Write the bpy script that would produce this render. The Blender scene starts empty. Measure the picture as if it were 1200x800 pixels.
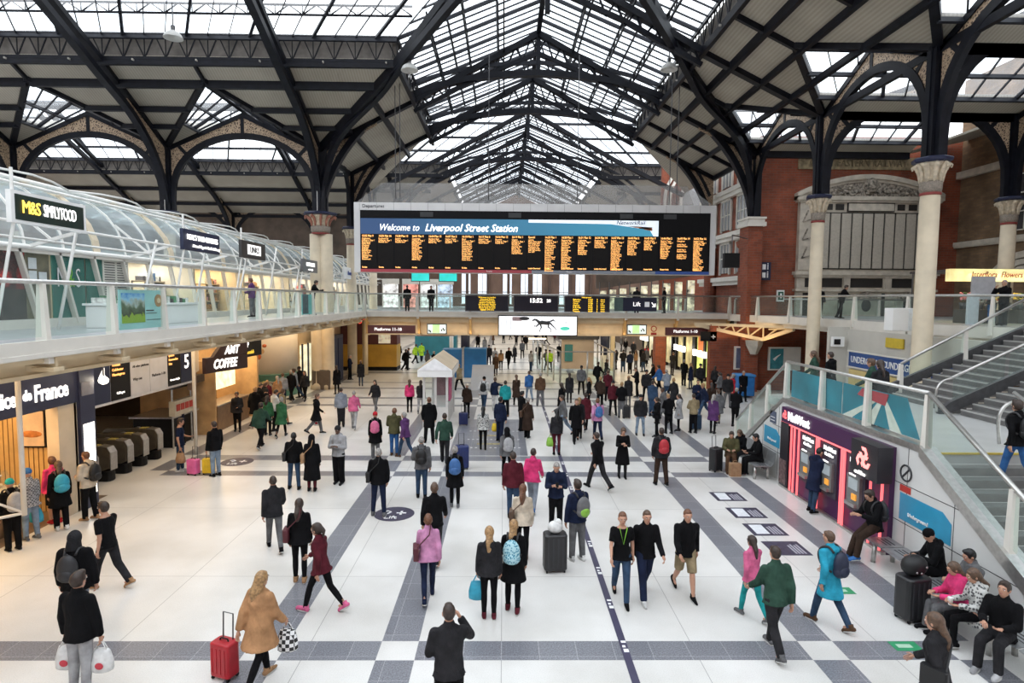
WORLD=2.75; EXPO=0.0
import bpy, math, random
from mathutils import Vector, Matrix
random.seed(7)
R = math.radians; PI = math.pi
V3 = Vector
C = bpy.context.scene.collection
H = 5.6; FP = 700.0
# ---------------------------------------------------------------- camera
def cam_basis():
    yaw, pit, rol = R(-.82), R(-4.1), R(-.45)
    f = V3((math.sin(-yaw)*math.cos(pit), math.cos(yaw)*math.cos(pit), math.sin(pit)))
    r = f.cross(V3((0, 0, 1))).normalized(); u = r.cross(f)
    return f, r*math.cos(rol)-u*math.sin(rol), r*math.sin(rol)+u*math.cos(rol)
CF, CR, CU = cam_basis()
cd = bpy.data.cameras.new('camera'); cam = bpy.data.objects.new('camera', cd); C.objects.link(cam)
cd.sensor_width = 36; cd.lens = FP/1200*36; cd.clip_start = .1; cd.clip_end = 400
m = Matrix.Identity(4)
for i in range(3):
    m[i][0], m[i][1], m[i][2] = CR[i], CU[i], -CF[i]
m.translation = (0, 0, H); cam.matrix_world = m
bpy.context.scene.camera = cam
def G(px, py, z=0.0):            # the point at height z seen at (px,py) of the photograph
    d = CF*FP + CR*(px-600) + CU*(400-py)
    t = (z-H)/d.z
    return V3((d.x*t, d.y*t, z))
# ---------------------------------------------------------------- materials
MATS = {}
def mat(name, col, rough=.6, metal=0., noise=.06, scale=6., emit=0., spec=.5, coat=0.):
    if name in MATS: return MATS[name]
    m = bpy.data.materials.new(name); m.use_nodes = True
    nt = m.node_tree; b = nt.nodes['Principled BSDF']
    b.inputs['Roughness'].default_value = rough; b.inputs['Metallic'].default_value = metal
    b.inputs['Specular IOR Level'].default_value = spec
    if coat: b.inputs['Coat Weight'].default_value = coat
    if noise:
        tc = nt.nodes.new('ShaderNodeTexCoord'); n = nt.nodes.new('ShaderNodeTexNoise'); n.inputs['Scale'].default_value = scale
        n.inputs['Detail'].default_value = 4
        nt.links.new(tc.outputs['Object'], n.inputs['Vector'])
        r = nt.nodes.new('ShaderNodeValToRGB'); e = r.color_ramp.elements
        e[0].position = .3; e[1].position = .7
        e[0].color = tuple(max(0, c*(1-noise*2)) for c in col)+(1,); e[1].color = tuple(min(1, c*(1+noise)) for c in col)+(1,)
        nt.links.new(n.outputs['Fac'], r.inputs['Fac']); nt.links.new(r.outputs['Color'], b.inputs['Base Color'])
        if emit: nt.links.new(r.outputs['Color'], b.inputs['Emission Color'])
    else:
        b.inputs['Base Color'].default_value = tuple(col)+(1,)
        if emit: b.inputs['Emission Color'].default_value = tuple(col)+(1,)
    if emit: b.inputs['Emission Strength'].default_value = emit
    MATS[name] = m
    return m
def nodes_mat(name):
    m = bpy.data.materials.new(name); m.use_nodes = True; MATS[name] = m
    return m, m.node_tree, m.node_tree.nodes['Principled BSDF']
def N(nt, t, **kw):
    n = nt.nodes.new('ShaderNode'+t)
    for k, v in kw.items():
        if k in n.inputs: n.inputs[k].default_value = v
        else: setattr(n, k, v)
    return n
def glass(name, tint, alpha, rough=.05, white=0.):
    """thin pane: mostly see-through, with a clear glossy skin and a little of its own tint"""
    m = bpy.data.materials.new(name); m.use_nodes = True; nt = m.node_tree; nt.nodes.clear()
    out = nt.nodes.new('ShaderNodeOutputMaterial'); tr = nt.nodes.new('ShaderNodeBsdfTransparent'); tr.inputs[0].default_value = tuple(tint)+(1,)
    p = nt.nodes.new('ShaderNodeBsdfPrincipled'); p.inputs['Base Color'].default_value = tuple(c*.8 for c in tint)+(1,); p.inputs['Roughness'].default_value = rough
    tc = nt.nodes.new('ShaderNodeTexCoord'); n = nt.nodes.new('ShaderNodeTexNoise'); n.inputs['Scale'].default_value = .8; n.inputs['Detail'].default_value = 5
    nt.links.new(tc.outputs['Object'], n.inputs['Vector'])
    mr = nt.nodes.new('ShaderNodeMapRange'); mr.inputs['To Min'].default_value = max(0, alpha*.6); mr.inputs['To Max'].default_value = min(1, alpha*1.4)
    nt.links.new(n.outputs['Fac'], mr.inputs['Value'])
    mx = nt.nodes.new('ShaderNodeMixShader'); nt.links.new(mr.outputs['Result'], mx.inputs[0]); nt.links.new(tr.outputs[0], mx.inputs[1])
    if white:
        tl = nt.nodes.new('ShaderNodeBsdfTranslucent'); tl.inputs[0].default_value = (.9, .92, .95, 1)
        m2 = nt.nodes.new('ShaderNodeMixShader'); m2.inputs[0].default_value = white
        nt.links.new(p.outputs[0], m2.inputs[1]); nt.links.new(tl.outputs[0], m2.inputs[2]); nt.links.new(m2.outputs[0], mx.inputs[2])
    else: nt.links.new(p.outputs[0], mx.inputs[2])
    nt.links.new(mx.outputs[0], out.inputs[0]); MATS[name] = m
    return m
# ---------------------------------------------------------------- mesh building
class MB:
    def __init__(s, T=None): s.v = []; s.f = []; s.mi = []; s.T = T
    def add(s, vs, fs, m=0):
        b = len(s.v)
        for v in vs:
            v = V3(v); s.v.append(s.T @ v if s.T else v)
        for f in fs: s.f.append(tuple(b+i for i in f)); s.mi.append(m)
        return s
    def box(s, x0, y0, z0, x1, y1, z1, m=0):
        x0, x1 = sorted((x0, x1)); y0, y1 = sorted((y0, y1)); z0, z1 = sorted((z0, z1))
        return s.add([(x0,y0,z0),(x1,y0,z0),(x1,y1,z0),(x0,y1,z0),(x0,y0,z1),(x1,y0,z1),(x1,y1,z1),(x0,y1,z1)],
              [(0,3,2,1),(4,5,6,7),(0,1,5,4),(1,2,6,5),(2,3,7,6),(3,0,4,7)], m)
    def rbox(s, x0, y0, z0, x1, y1, z1, r, m=0, n=3):      # box with rounded vertical edges
        pts = []
        for cx, cy, a in ((x1-r, y1-r, 0), (x0+r, y1-r, 90), (x0+r, y0+r, 180), (x1-r, y0+r, 270)):
            for k in range(n+1):
                t = R(a+90*k/n); pts.append((cx+r*math.cos(t), cy+r*math.sin(t)))
        k = len(pts); c = r*.35
        def ring(z, q):
            mx, my = (x0+x1)/2, (y0+y1)/2
            return [(mx+(x-mx)*q, my+(y-my)*q, z) for x, y in pts]
        q = 1-c*2/max(x1-x0, y1-y0)
        vs = ring(z0, q)+ring(z0+c, 1)+ring(z1-c, 1)+ring(z1, q)
        fs = [tuple(range(k))[::-1], tuple(range(3*k, 4*k))]
        for j in range(3):
            for i in range(k): fs.append((j*k+i, j*k+(i+1) % k, (j+1)*k+(i+1) % k, (j+1)*k+i))
        return s.add(vs, fs, m)
    def quad(s, a, b, c, d, m=0): return s.add([a, b, c, d], [(0, 1, 2, 3)], m)
    def slab(s, pts, off, m=0):                            # polygon given thickness along off
        pts = [V3(p) for p in pts]; off = V3(off); n = len(pts)
        fs = [tuple(range(n)), tuple(range(n, 2*n))[::-1]]+[((i+1) % n, i, n+i, n+(i+1) % n) for i in range(n)]
        return s.add(pts+[p+off for p in pts], fs, m)
    def bar(s, p, q, w=.1, d=None, m=0, up=(0, 0, 1)):
        p, q = V3(p), V3(q); d = d or w; t = (q-p)
        if t.length < 1e-6: return s
        t.normalize(); up = V3(up)
        if abs(t.dot(up)) > .99: up = V3((0, 1, 0)) if abs(t.y) < .9 else V3((1, 0, 0))
        a = t.cross(up).normalized(); b = a.cross(t)
        vs = []
        for e in (p, q):
            for i, j in ((-1,-1), (1,-1), (1,1), (-1,1)): vs.append(e+a*(i*w/2)+b*(j*d/2))
        return s.add(vs, [(3,2,1,0),(4,5,6,7),(0,1,5,4),(1,2,6,5),(2,3,7,6),(3,0,4,7)], m)
    def path(s, pts, w, d=None, m=0, up=(0, 0, 1)):        # rectangular section swept along points
        d = d or w; pts = [V3(p) for p in pts]; n = len(pts); up = V3(up); vs = []
        for i, p in enumerate(pts):
            t = (pts[min(i+1, n-1)]-pts[max(i-1, 0)]).normalized()
            a = t.cross(up)
            if a.length < 1e-3: a = V3((1, 0, 0))
            a.normalize(); b = a.cross(t)
            for k, j in ((-1,-1), (1,-1), (1,1), (-1,1)): vs.append(p+a*(k*w/2)+b*(j*d/2))
        fs = [(3,2,1,0), tuple(4*(n-1)+k for k in range(4))]
        for i in range(n-1):
            for k in range(4): fs.append((4*i+k, 4*i+(k+1) % 4, 4*i+4+(k+1) % 4, 4*i+4+k))
        return s.add(vs, fs, m)
    def tube(s, pts, r, n=8, m=0, cap=True):
        pts = [V3(p) for p in pts]; k = len(pts); vs = []
        rs = r if isinstance(r, (list, tuple)) else [r]*k
        a = None
        for i, p in enumerate(pts):
            t = (pts[min(i+1, k-1)]-pts[max(i-1, 0)])
            if t.length < 1e-9: t = V3((0, 0, 1))
            t.normalize()
            if a is None:
                a = t.orthogonal().normalized()
            a = (a-t*a.dot(t))
            if a.length < 1e-6: a = t.orthogonal()
            a.normalize(); b = t.cross(a)
            rr = rs[i]; rx, ry = rr if isinstance(rr, tuple) else (rr, rr)
            for j in range(n):
                g = 2*PI*j/n; vs.append(p+a*(rx*math.cos(g))+b*(ry*math.sin(g)))
        fs = [(i*n+j, i*n+(j+1) % n, (i+1)*n+(j+1) % n, (i+1)*n+j) for i in range(k-1) for j in range(n)]
        if cap: fs += [tuple(range(n))[::-1], tuple((k-1)*n+j for j in range(n))]
        return s.add(vs, fs, m)
    def loft(s, secs, n=12, m=0):                          # (z, cx, cy, rx, ry) sections
        vs = []
        for z, cx, cy, rx, ry in secs:
            for j in range(n):
                g = 2*PI*j/n; vs.append((cx+rx*math.cos(g), cy+ry*math.sin(g), z))
        k = len(secs)
        fs = [(i*n+j, i*n+(j+1) % n, (i+1)*n+(j+1) % n, (i+1)*n+j) for i in range(k-1) for j in range(n)]
        fs += [tuple(range(n))[::-1], tuple((k-1)*n+j for j in range(n))]
        return s.add(vs, fs, m)
    def lathe(s, prof, cx=0, cy=0, n=16, m=0, rot=0):
        return s.loft([(z, cx, cy, r, r) for r, z in prof], n, m)
    def ell(s, c, r, n=12, k=8, m=0, T=None):
        c = V3(c); r = (r, r, r) if not isinstance(r, (tuple, list)) else r; vs = []
        for i in range(1, k):
            p = PI*i/k
            for j in range(n):
                g = 2*PI*j/n; v = V3((r[0]*math.sin(p)*math.cos(g), r[1]*math.sin(p)*math.sin(g), r[2]*math.cos(p)))
                vs.append(c+(T @ v if T else v))
        t, b = V3((0, 0, r[2])), V3((0, 0, -r[2]))
        vs += [c+(T @ t if T else t), c+(T @ b if T else b)]; q = (k-1)*n
        fs = [(i*n+j, (i+1)*n+j, (i+1)*n+(j+1) % n, i*n+(j+1) % n) for i in range(k-2) for j in range(n)]
        fs += [(q, j, (j+1) % n) for j in range(n)]+[(q+1, (k-2)*n+(j+1) % n, (k-2)*n+j) for j in range(n)]
        return s.add(vs, fs, m)
    def mesh(s, name, mats, off=None, smooth=False):
        me = bpy.data.meshes.new(name)
        me.from_pydata([v-off for v in s.v] if off else s.v, [], s.f)
        for mm in (mats if isinstance(mats, (list, tuple)) else [mats]): me.materials.append(mm)
        me.polygons.foreach_set('material_index', s.mi)
        if smooth: me.polygons.foreach_set('use_smooth', [True]*len(me.polygons))
        me.update(); return me
    def build(s, name, mats, parent=None, smooth=False, bevel=0):
        off = ROOT.get(parent.name) if parent else None
        o = bpy.data.objects.new(name, s.mesh(name, mats, off, smooth)); C.objects.link(o)
        if parent:
            o.parent = parent; ROOT[o.name] = off or V3((0, 0, 0))
        if bevel:
            b = o.modifiers.new('edge', 'BEVEL'); b.width = bevel; b.segments = 2; b.limit_method = 'ANGLE'
        return o
ROOT = {}
def thing(name, label, cat, loc=(0, 0, 0), group=None, kind=None, local=False):
    """an Empty at the thing's base; its parts' meshes are written in world coordinates (or, local, about the base)"""
    o = bpy.data.objects.new(name, None); C.objects.link(o); o.location = loc; o.empty_display_size = .1
    ROOT[o.name] = V3((0, 0, 0)) if local else V3(loc)
    tag(o, label, cat, group, kind); return o
def tag(o, label=None, cat=None, group=None, kind=None):
    if label: o['label'] = label
    if cat: o['category'] = cat
    if group: o['group'] = group
    if kind: o['kind'] = kind
    return o
def struct(name, mb, mats, smooth=False, **k):
    o = mb.build(name, mats, None, smooth, **k); o['kind'] = 'structure'; return o
def copy_tree(o, parent=None):
    c = o.copy(); C.objects.link(c)
    if parent: c.parent = parent
    for ch in o.children: copy_tree(ch, c)
    return c
def frame(o, r, u):
    """matrix with local x = r (reading direction), z = u (up), y = into the wall"""
    r = V3(r).normalized(); u = V3(u).normalized(); n = u.cross(r); m = Matrix.Identity(4)
    for i in range(3): m[i][0], m[i][1], m[i][2] = r[i], n[i], u[i]
    m.translation = V3(o); return m
def text(name, body, size, T, pos, mt, parent, align='LEFT', ext=.01, shear=0., bold=0., sx=1., gap=1., sp=1.):
    """lettering standing on the face of frame T at local (x, z); T's y axis points into the wall"""
    c = bpy.data.curves.new(name, 'FONT'); c.body = body; c.size = size; c.extrude = ext; c.shear = shear; c.offset = bold
    c.align_x = align; c.align_y = 'CENTER'; c.space_line = gap; c.space_character = sp; c.resolution_u = 2; c.materials.append(mt)
    tmp = bpy.data.objects.new('tmp', c); C.objects.link(tmp)
    me = bpy.data.meshes.new_from_object(tmp); bpy.data.objects.remove(tmp); bpy.data.curves.remove(c)
    me.name = name; o = bpy.data.objects.new(name, me); C.objects.link(o)
    if not me.materials: me.materials.append(mt)
    L = Matrix.Translation((pos[0], -pos[2] if len(pos) > 2 else -.02, pos[1])) @ Matrix.Rotation(PI/2, 4, 'X') @ Matrix.Diagonal((sx, 1, 1, 1))
    o.parent = parent; off = ROOT.get(parent.name, V3((0, 0, 0)))
    o.matrix_local = Matrix.Translation(-off) @ T @ L
    return o
# ---------------------------------------------------------------- palette
iron = mat('dark_blue_iron', (.006, .007, .012), .5, 0, .25, 3, spec=.22)
iron2 = mat('grey_blue_iron', (.018, .020, .028), .5, 0, .2, 3, spec=.25)
cream = mat('cream_paint', (.68, .58, .43), .55, 0, .06, 2)
offwhite = mat('off_white_paint', (.72, .69, .63), .5, 0, .04, 2)
white = mat('white_enamel', (.85, .85, .84), .4, 0, .02, 2)
steel = mat('brushed_steel', (.55, .54, .52), .32, .85, .08, 12)
dsteel = mat('dark_steel', (.12, .12, .125), .4, .6, .1, 8)
black = mat('black_plastic', (.008, .008, .009), .5, 0, .1, 4, spec=.25)
beige = mat('beige_steel', (.66, .52, .33), .5, 0, .07, 1.5)
navy = mat('navy_board', (.012, .018, .055), .45, 0, .06, 2)
amber = mat('amber_led', (1., .48, .14), .5, 0, 0, 1, emit=1.5)
wlit = mat('white_lettering_lit', (1, .98, .95), .5, 0, 0, 1, emit=1.3)
wlet = mat('white_lettering', (.85, .85, .85), .5, 0, 0)
dlet = mat('dark_lettering', (.03, .03, .035), .5, 0, 0)
pane = glass('balustrade_glass', (.92, .97, .955), .03, .04)
shopglass = glass('shop_glass', (.95, .98, .98), .035, .03)
roofglass = glass('roof_glass', (.93, .97, 1.0), .22, .3, white=.75)
vaultglass = glass('vault_glass', (.72, .82, .84), .45, .12, white=.3)
# ================================================================ PEOPLE: shapes (built first, while the file is still empty)
_tmp = bpy.data.objects.new('tmp', bpy.data.meshes.new('tmp')); C.objects.link(_tmp)
_rm = _tmp.modifiers.new('r', 'REMESH'); _rm.mode = 'VOXEL'; _sm = _tmp.modifiers.new('s', 'SMOOTH')
def solid(mb, vox, it=3):
    """fuse overlapping closed shapes into one continuous skin"""
    me = mb.mesh('t', []); _tmp.data = me; _rm.voxel_size = vox; _sm.iterations = it; _sm.factor = .5
    dg = bpy.context.evaluated_depsgraph_get(); dg.update(); e = _tmp.evaluated_get(dg).data
    out = MB(); out.v = [v.co.copy() for v in e.vertices]; out.f = [tuple(p.vertices) for p in e.polygons]; out.mi = [0]*len(out.f)
    return out
def ang(v, a, ax): return Matrix.Rotation(a, 3, ax) @ v
POSES = {  # legs (hip fwd, knee bend)L,R ; arms (fwd, abduct, elbow, inward)L,R ; lean, head down
 'stand': (((2, 3), (-2, 3)), ((2, 9, 14, 0), (4, 9, 10, 0)), 0, 6, .09),
 'wide': (((4, 4), (-4, 4)), ((4, 12, 20, 5), (0, 12, 16, 5)), 0, 4, .15),
 'walk': (((19, 6), (-15, 24)), ((-18, 9, 22, 0), (22, 9, 28, 0)), 3, 4, .08),
 'walk2': (((-15, 24), (19, 5)), ((20, 9, 30, 0), (-18, 9, 22, 0)), 3, 4, .08),
 'stride': (((25, 8), (-20, 26)), ((-26, 10, 25, 0), (28, 10, 35, 0)), 5, 4, .08),
 'phone': (((3, 4), (-3, 4)), ((18, 10, 95, 28), (20, 10, 92, 28)), 2, 26, .10),
 'photo': (((2, 3), (-2, 3)), ((14, 14, 100, 50), (46, 22, 122, 30)), 0, 2, .12),
 'carry': (((3, 4), (-3, 4)), ((2, 14, 6, 0), (4, 14, 6, 0)), 0, 4, .11),
 'pull': (((18, 5), (-16, 18)), ((-24, 16, 8, 0), (14, 9, 26, 0)), 3, 2, .08),
 'hold': (((3, 4), (-3, 4)), ((10, 10, 75, 35), (2, 10, 14, 0)), 0, 8, .10),
 'cross': (((3, 4), (-3, 4)), ((16, 12, 95, 55), (14, 12, 95, 55)), 0, 4, .10),
 'point': (((8, 4), (-6, 10)), ((4, 10, 15, 0), (75, 20, 15, 0)), 0, 2, .12),
 'lean': (((4, 4), (-10, 10)), ((35, 14, 70, 10), (35, 14, 70, 10)), 14, 14, .10),
 'cash': (((2, 4), (-4, 6)), ((22, 8, 80, 12), (24, 8, 84, 12)), 6, 22, .11),
 'sit': (((84, 84), (80, 76)), ((22, 10, 68, 26), (24, 10, 70, 26)), 6, 18, .11),
 'sit2': (((78, 60), (84, 88)), ((20, 12, 80, 30), (26, 12, 60, 20)), 12, 26, .13),
 'perch': (((62, 50), (50, 30)), ((26, 10, 78, 28), (26, 10, 74, 28)), 6, 30, .13),
 'squat': (((84, 84), (80, 80)), ((22, 10, 68, 26), (24, 10, 70, 26)), 2, -4, .14),
}
def make_person(pose, sex, top, bottom, hair, near=True, seed=0):
    """returns ({part: mesh}, {joint: point}); local: feet on z=0, facing +Y"""
    rnd = random.Random(seed); legs, arms, lean, nod, spread = POSES[pose]; F = sex == 'f'; K = sex == 'k'
    j = lambda a, s=3: a+rnd.uniform(-s, s)
    legs = [(j(a, 2), max(0, j(b, 2))) for a, b in legs]; arms = [(j(a, 4), j(b, 2), j(c, 5), d) for a, b, c, d in arms]
    sitting = pose in ('sit', 'sit2', 'perch', 'squat')
    hip0 = V3((0, 0, 0)); jt = {}; feet = []
    for s, (a, b), nm in ((-1, legs[0], 'L'), (1, legs[1], 'R')):
        h = V3((s*.088, 0, 0)); sp = (spread-.088)/.85
        d1 = V3((s*sp, math.sin(R(a)), -math.cos(R(a)))).normalized(); k = h+d1*.43
        d2 = V3((s*sp, math.sin(R(a-b)), -math.cos(R(a-b)))).normalized(); an = k+d2*.42; feet.append(an.z)
        jt['hip'+nm], jt['knee'+nm], jt['ank'+nm] = h, k, an; jt['pit'+nm] = max(-32, min(0, (a-b)*.9+8)) if a-b < -8 else (8 if a-b > 14 and not sitting else 0)
    lift = -min(feet)+.085
    for k in jt:
        if not k.startswith('pit'): jt[k] = jt[k]+V3((0, 0, lift))
    P = V3((0, 0, lift)); TL = Matrix.Translation(P) @ Matrix.Rotation(R(-lean), 4, 'X')
    sw = .155 if F else .176
    up = lambda v: TL @ V3(v)
    neck = up((0, -.005, .56)); head = neck+ang(V3((0, .028, .118)), R(-lean*.4-nod), 'X'); jt['head'] = head; jt['neck'] = neck
    for s, (f, a, e, inn), nm in ((-1, arms[0], 'L'), (1, arms[1], 'R')):
        sh = up((s*sw, -.005, .448)); d1 = V3((s*math.sin(R(a)), math.sin(R(f))*math.cos(R(a)), -math.cos(R(f))*math.cos(R(a)))).normalized(); el = sh+d1*.285
        d2 = V3((-s*math.sin(R(inn)) if inn else s*.05, math.sin(R(f+e))*math.cos(R(inn)), -math.cos(R(f+e))*math.cos(R(inn)))).normalized(); wr = el+d2*.25
        jt['sh'+nm], jt['el'+nm], jt['wr'+nm], jt['hd'+nm] = sh, el, wr, d2; jt['hand'+nm] = wr+d2*.09
    secs_m = [(-.10, .12, .09), (-.03, .165, .115), (.05, .165, .112), (.16, .148, .100), (.28, .158, .108), (.39, .170, .112), (.455, .158, .098), (.51, .105, .078), (.55, .062, .058)]
    secs_f = [(-.10, .13, .10), (-.03, .172, .122), (.05, .162, .11), (.17, .125, .09), (.28, .142, .105), (.37, .155, .125), (.44, .142, .096), (.50, .092, .07), (.545, .052, .05)]
    secs = secs_f if F else secs_m
    hm = Matrix.Translation(head) @ Matrix.Rotation(R(-nod-lean*.4), 4, 'X')
    vox = .017 if near else .03
    b = MB(TL); b.loft([(z, 0, 0, rx, ry) for z, rx, ry in secs], 14)
    b.T = None; b.tube([neck+V3((0, -.01, -.06)), head+V3((0, -.01, -.04))], [.058 if not F else .050, .052 if not F else .045], 10)
    for nm in 'LR':
        w = .92 if F else 1
        b.tube([jt['hip'+nm]+V3((0, 0, .03)), jt['hip'+nm].lerp(jt['knee'+nm], .4), jt['knee'+nm], jt['knee'+nm].lerp(jt['ank'+nm], .35), jt['ank'+nm]], [.088*w, .078*w, .054*w, .056*w, .036], 10); b.ell(jt['knee'+nm], .054*w, 8, 6)
        b.tube([jt['sh'+nm], jt['el'+nm]], [.052*w, .040*w], 9); b.ell(jt['sh'+nm], .052*w, 9, 6); b.ell(jt['el'+nm], .040*w, 8, 6); b.tube([jt['el'+nm], jt['wr'+nm]], [.040*w, .026*w], 9)
        hd = jt['hd'+nm]; rot = hd.to_track_quat('Z', 'X').to_matrix(); b.ell(jt['wr'+nm]+hd*.05, (.024, .038, .055), 8, 6, 0, rot)
        an = jt['ank'+nm]; b.tube([an+V3((0, -.04, -.035)), an+V3((0, .12, -.055))], [.036, .026], 8)
    b.T = hm; b.ell((0, -.008, .012), (.076, .097, .108), 16, 12); b.ell((0, .022, -.062), (.055, .062, .055), 12, 8)
    b.ell((0, .096, -.008), (.014, .020, .026), 8, 6); b.ell((0, .088, .03), (.05, .012, .012), 8, 6); b.ell((0, .078, -.052), (.025, .014, .012), 8, 6); b.ell((0, .066, -.092), (.024, .018, .016), 8, 6)
    for s in (-1, 1): b.ell((s*.078, -.008, -.005), (.013, .02, .032), 8, 6)
    body = solid(b, vox if near else .028, 2)
    if near:
        body.T = hm
        for s in (-1, 1):
            body.ell((s*.031, .0845, .010), (.0135, .008, .0075), 8, 6, 1); body.ell((s*.031, .0915, .010), (.006, .004, .006), 8, 6, 2); body.bar((s*.014, .096, .031), (s*.048, .085, .031), .006, .007, 2)
        body.ell((0, .096, -.048), (.022, .006, .0045), 8, 4, 3); body.ell((0, .095, -.056), (.018, .006, .005), 8, 4, 3)
        body.T = None
        for s, nm in ((-1, 'L'), (1, 'R')):
            hd = jt['hd'+nm]; wr = jt['wr'+nm]; side = V3((0, 1, 0)).cross(hd); side = (side if side.length > .2 else V3((1, 0, 0))).normalized(); wid = hd.cross(side).normalized()
            if wid.y < 0: wid = -wid
            curl = side*(-s) if side.x > 0 else side*s
            for q in range(4):
                o = wr+hd*.085+wid*((q-1.5)*.0185); L_ = (.062, .074, .078, .066)[q]; c = .35+.1*q
                body.tube([o-hd*.02, o+hd*L_*.45+curl*L_*.12*c*3, o+hd*L_*.75+curl*L_*.42, o+hd*L_*.78+curl*L_*.72], [.0088, .0082, .0075, .0055], 6)
            o = wr+hd*.035+wid*.030; body.tube([o-wid*.012, o+wid*.018+hd*.025, o+wid*.022+hd*.055+curl*.012], [.011, .0095, .0065], 6)
    parts = {'body': body}
    # ---- clothes
    tlen, tfit = {'jacket': (-.10, .022), 'tee': (-.08, .014), 'shirt': (-.10, .016), 'coat': (-.34, .026), 'longcoat': (-.58, .028), 'dress': (-.46, .016), 'puffer': (-.12, .038), 'hoodie': (-.09, .024), 'robe': (-.74, .03), 'suit': (-.14, .022), 'cape': (-.30, .045)}[top]
    g = tfit; t = MB(TL); ss = [(z, rx+g, ry+g) for z, rx, ry in secs if z >= -.04 and z < .53]+([(.545, .072, .066)] if top not in ('tee', 'dress') else [])
    hx, hy = (.172+g, .122+g) if not F else (.178+g, .128+g)
    if tlen < -.2 and sitting: tlen = -.16
    n = 5; low = [(tlen+(-.06-tlen)*i/n, hx+(.055 if F or tlen < -.4 else .02)*(1-i/n), hy+(.05 if F or tlen < -.4 else .025)*(1-i/n)+(.05 if pose in ('walk', 'walk2', 'stride', 'pull') and tlen < -.2 else 0)*(1-i/n)) for i in range(n)] if tlen < -.07 else []
    ss = low+ss; t.loft([(z, 0, 0, rx, ry) for z, rx, ry in ss], 16); t.T = None
    cl = .60 if top not in ('tee', 'dress') else .55
    t.T = TL
    if top != 'tee' and top != 'dress': t.loft([(.47, 0, -.005, .125, .095), (.525, 0, -.008, .088, .076), (.56, 0, -.01, .072, .068), (cl, 0, -.008, .068, .066)], 12)
    if top in ('hoodie', 'coat', 'puffer') and 'hood' not in hair: t.ell((0, -.105, .50), (.10, .055, .07), 12, 8)
    t.T = None
    short = top in ('tee',)
    for nm in 'LR':
        w = .9 if F else 1; r0, r1, r2 = .060*w+g*.7, .048*w+g*.7, .036*w+g*.45
        t.ell(jt['sh'+nm], r0+.001, 10, 7)
        if short: t.tube([jt['sh'+nm], jt['sh'+nm].lerp(jt['el'+nm], .75)], [r0, r1+.008], 9)
        else: t.tube([jt['sh'+nm], jt['sh'+nm].lerp(jt['el'+nm], .5), jt['el'+nm]], [r0, (r0+r1)/2, r1], 10); t.ell(jt['el'+nm], r1, 9, 6); t.tube([jt['el'+nm], jt['wr'+nm]+jt['hd'+nm]*.005], [r1, r2+.006], 10)
    parts['top'] = solid(t, .019 if near else .032, 3)
    l = MB(); rr = {'trousers': (.104, .078, .066), 'jeans': (.098, .070, .054), 'leggings': (.092, .060, .043), 'shorts': (.108, .092, 0), 'skirt': (.1, .07, 0), 'wide': (.11, .095, .09)}[bottom]
    l.T = TL; l.loft([(-.12, 0, 0, .135, .115), (-.04, 0, 0, .178, .128), (.05, 0, 0, .174, .122), (.09, 0, 0, .16, .11)], 14); l.T = None
    for nm in 'LR':
        h, k, a = jt['hip'+nm], jt['knee'+nm], jt['ank'+nm]
        if bottom == 'shorts': l.tube([h, h.lerp(k, 1.0)], [rr[0], rr[1]], 10)
        elif bottom == 'skirt': l.tube([h, h.lerp(k, .8)], [.1, .11], 10)
        else: l.tube([h, h.lerp(k, .5), k], [rr[0], (rr[0]+rr[1])/2, rr[1]], 10); l.ell(k, rr[1], 9, 6); l.tube([k, k.lerp(a, .4), a+V3((0, 0, -.02))], [rr[1], rr[1]*.92 if bottom != 'leggings' else rr[1]*1.02, rr[2]], 10)
    parts['trousers' if bottom not in ('skirt', 'shorts') else bottom] = solid(l, .019 if near else .032, 3)
    for nm in 'LR':
        a = jt['ank'+nm]; M = Matrix.Translation(a) @ Matrix.Rotation(R(jt['pit'+nm]), 4, 'X'); s = MB(M)
        s.tube([(0, -.085, -.045), (0, -.06, -.04), (0, .0, -.03), (0, .09, -.048), (0, .16, -.058), (0, .185, -.062)], [(.03, .03), (.04, .042), (.043, .05), (.046, .034), (.042, .024), (.022, .014)], 10); s.tube([(0, -.02, -.04), (0, -.025, .04)], [.045, .046], 10)
        s.T = M; s.loft([(-.085, 0, .045, .046, .135), (-.066, 0, .045, .048, .137)], 12, 1); parts['shoe'+nm] = s
    hb = MB(hm)
    if hair in ('short', 'long', 'bun', 'grey', 'pony', 'crop', 'curly'):
        e_ = {'crop': .004, 'short': .010, 'grey': .008}.get(hair, .013); hb.ell((0, -.022, .022), (.077+e_, .092+e_, .103+e_), 16, 10); hb.ell((0, .045, .085), (.055, .03, .026), 10, 6)
    if hair in ('short', 'curly'): hb.ell((0, .03, .105), (.055, .06, .03), 10, 6)
    if hair == 'long': hb.T = None; q = head; hb.tube([q+V3((0, -.045, .04)), q+V3((0, -.085, -.06)), neck+V3((0, -.10, -.03)), neck+V3((0, -.115, -.19))], [(.075, .06), (.085, .055), (.095, .045), (.05, .025)], 12)
    if hair == 'pony': hb.tube([(0, -.11, .05), (0, -.15, -.02), (0, -.13, -.14)], [.03, .04, .015], 8)
    if hair == 'bun': hb.ell((0, -.075, .115), (.042, .042, .038), 10, 8)
    if hair in ('beanie', 'cap', 'turban'): hb.ell((0, -.012, .045), (.088, .106, .095), 16, 10); hb.loft([(.02, 0, -.012, .09, .108), (.055, 0, -.012, .091, .109)], 16); 
    if hair == 'cap': hb.ell((0, .10, .045), (.06, .06, .012), 12, 6)
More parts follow.
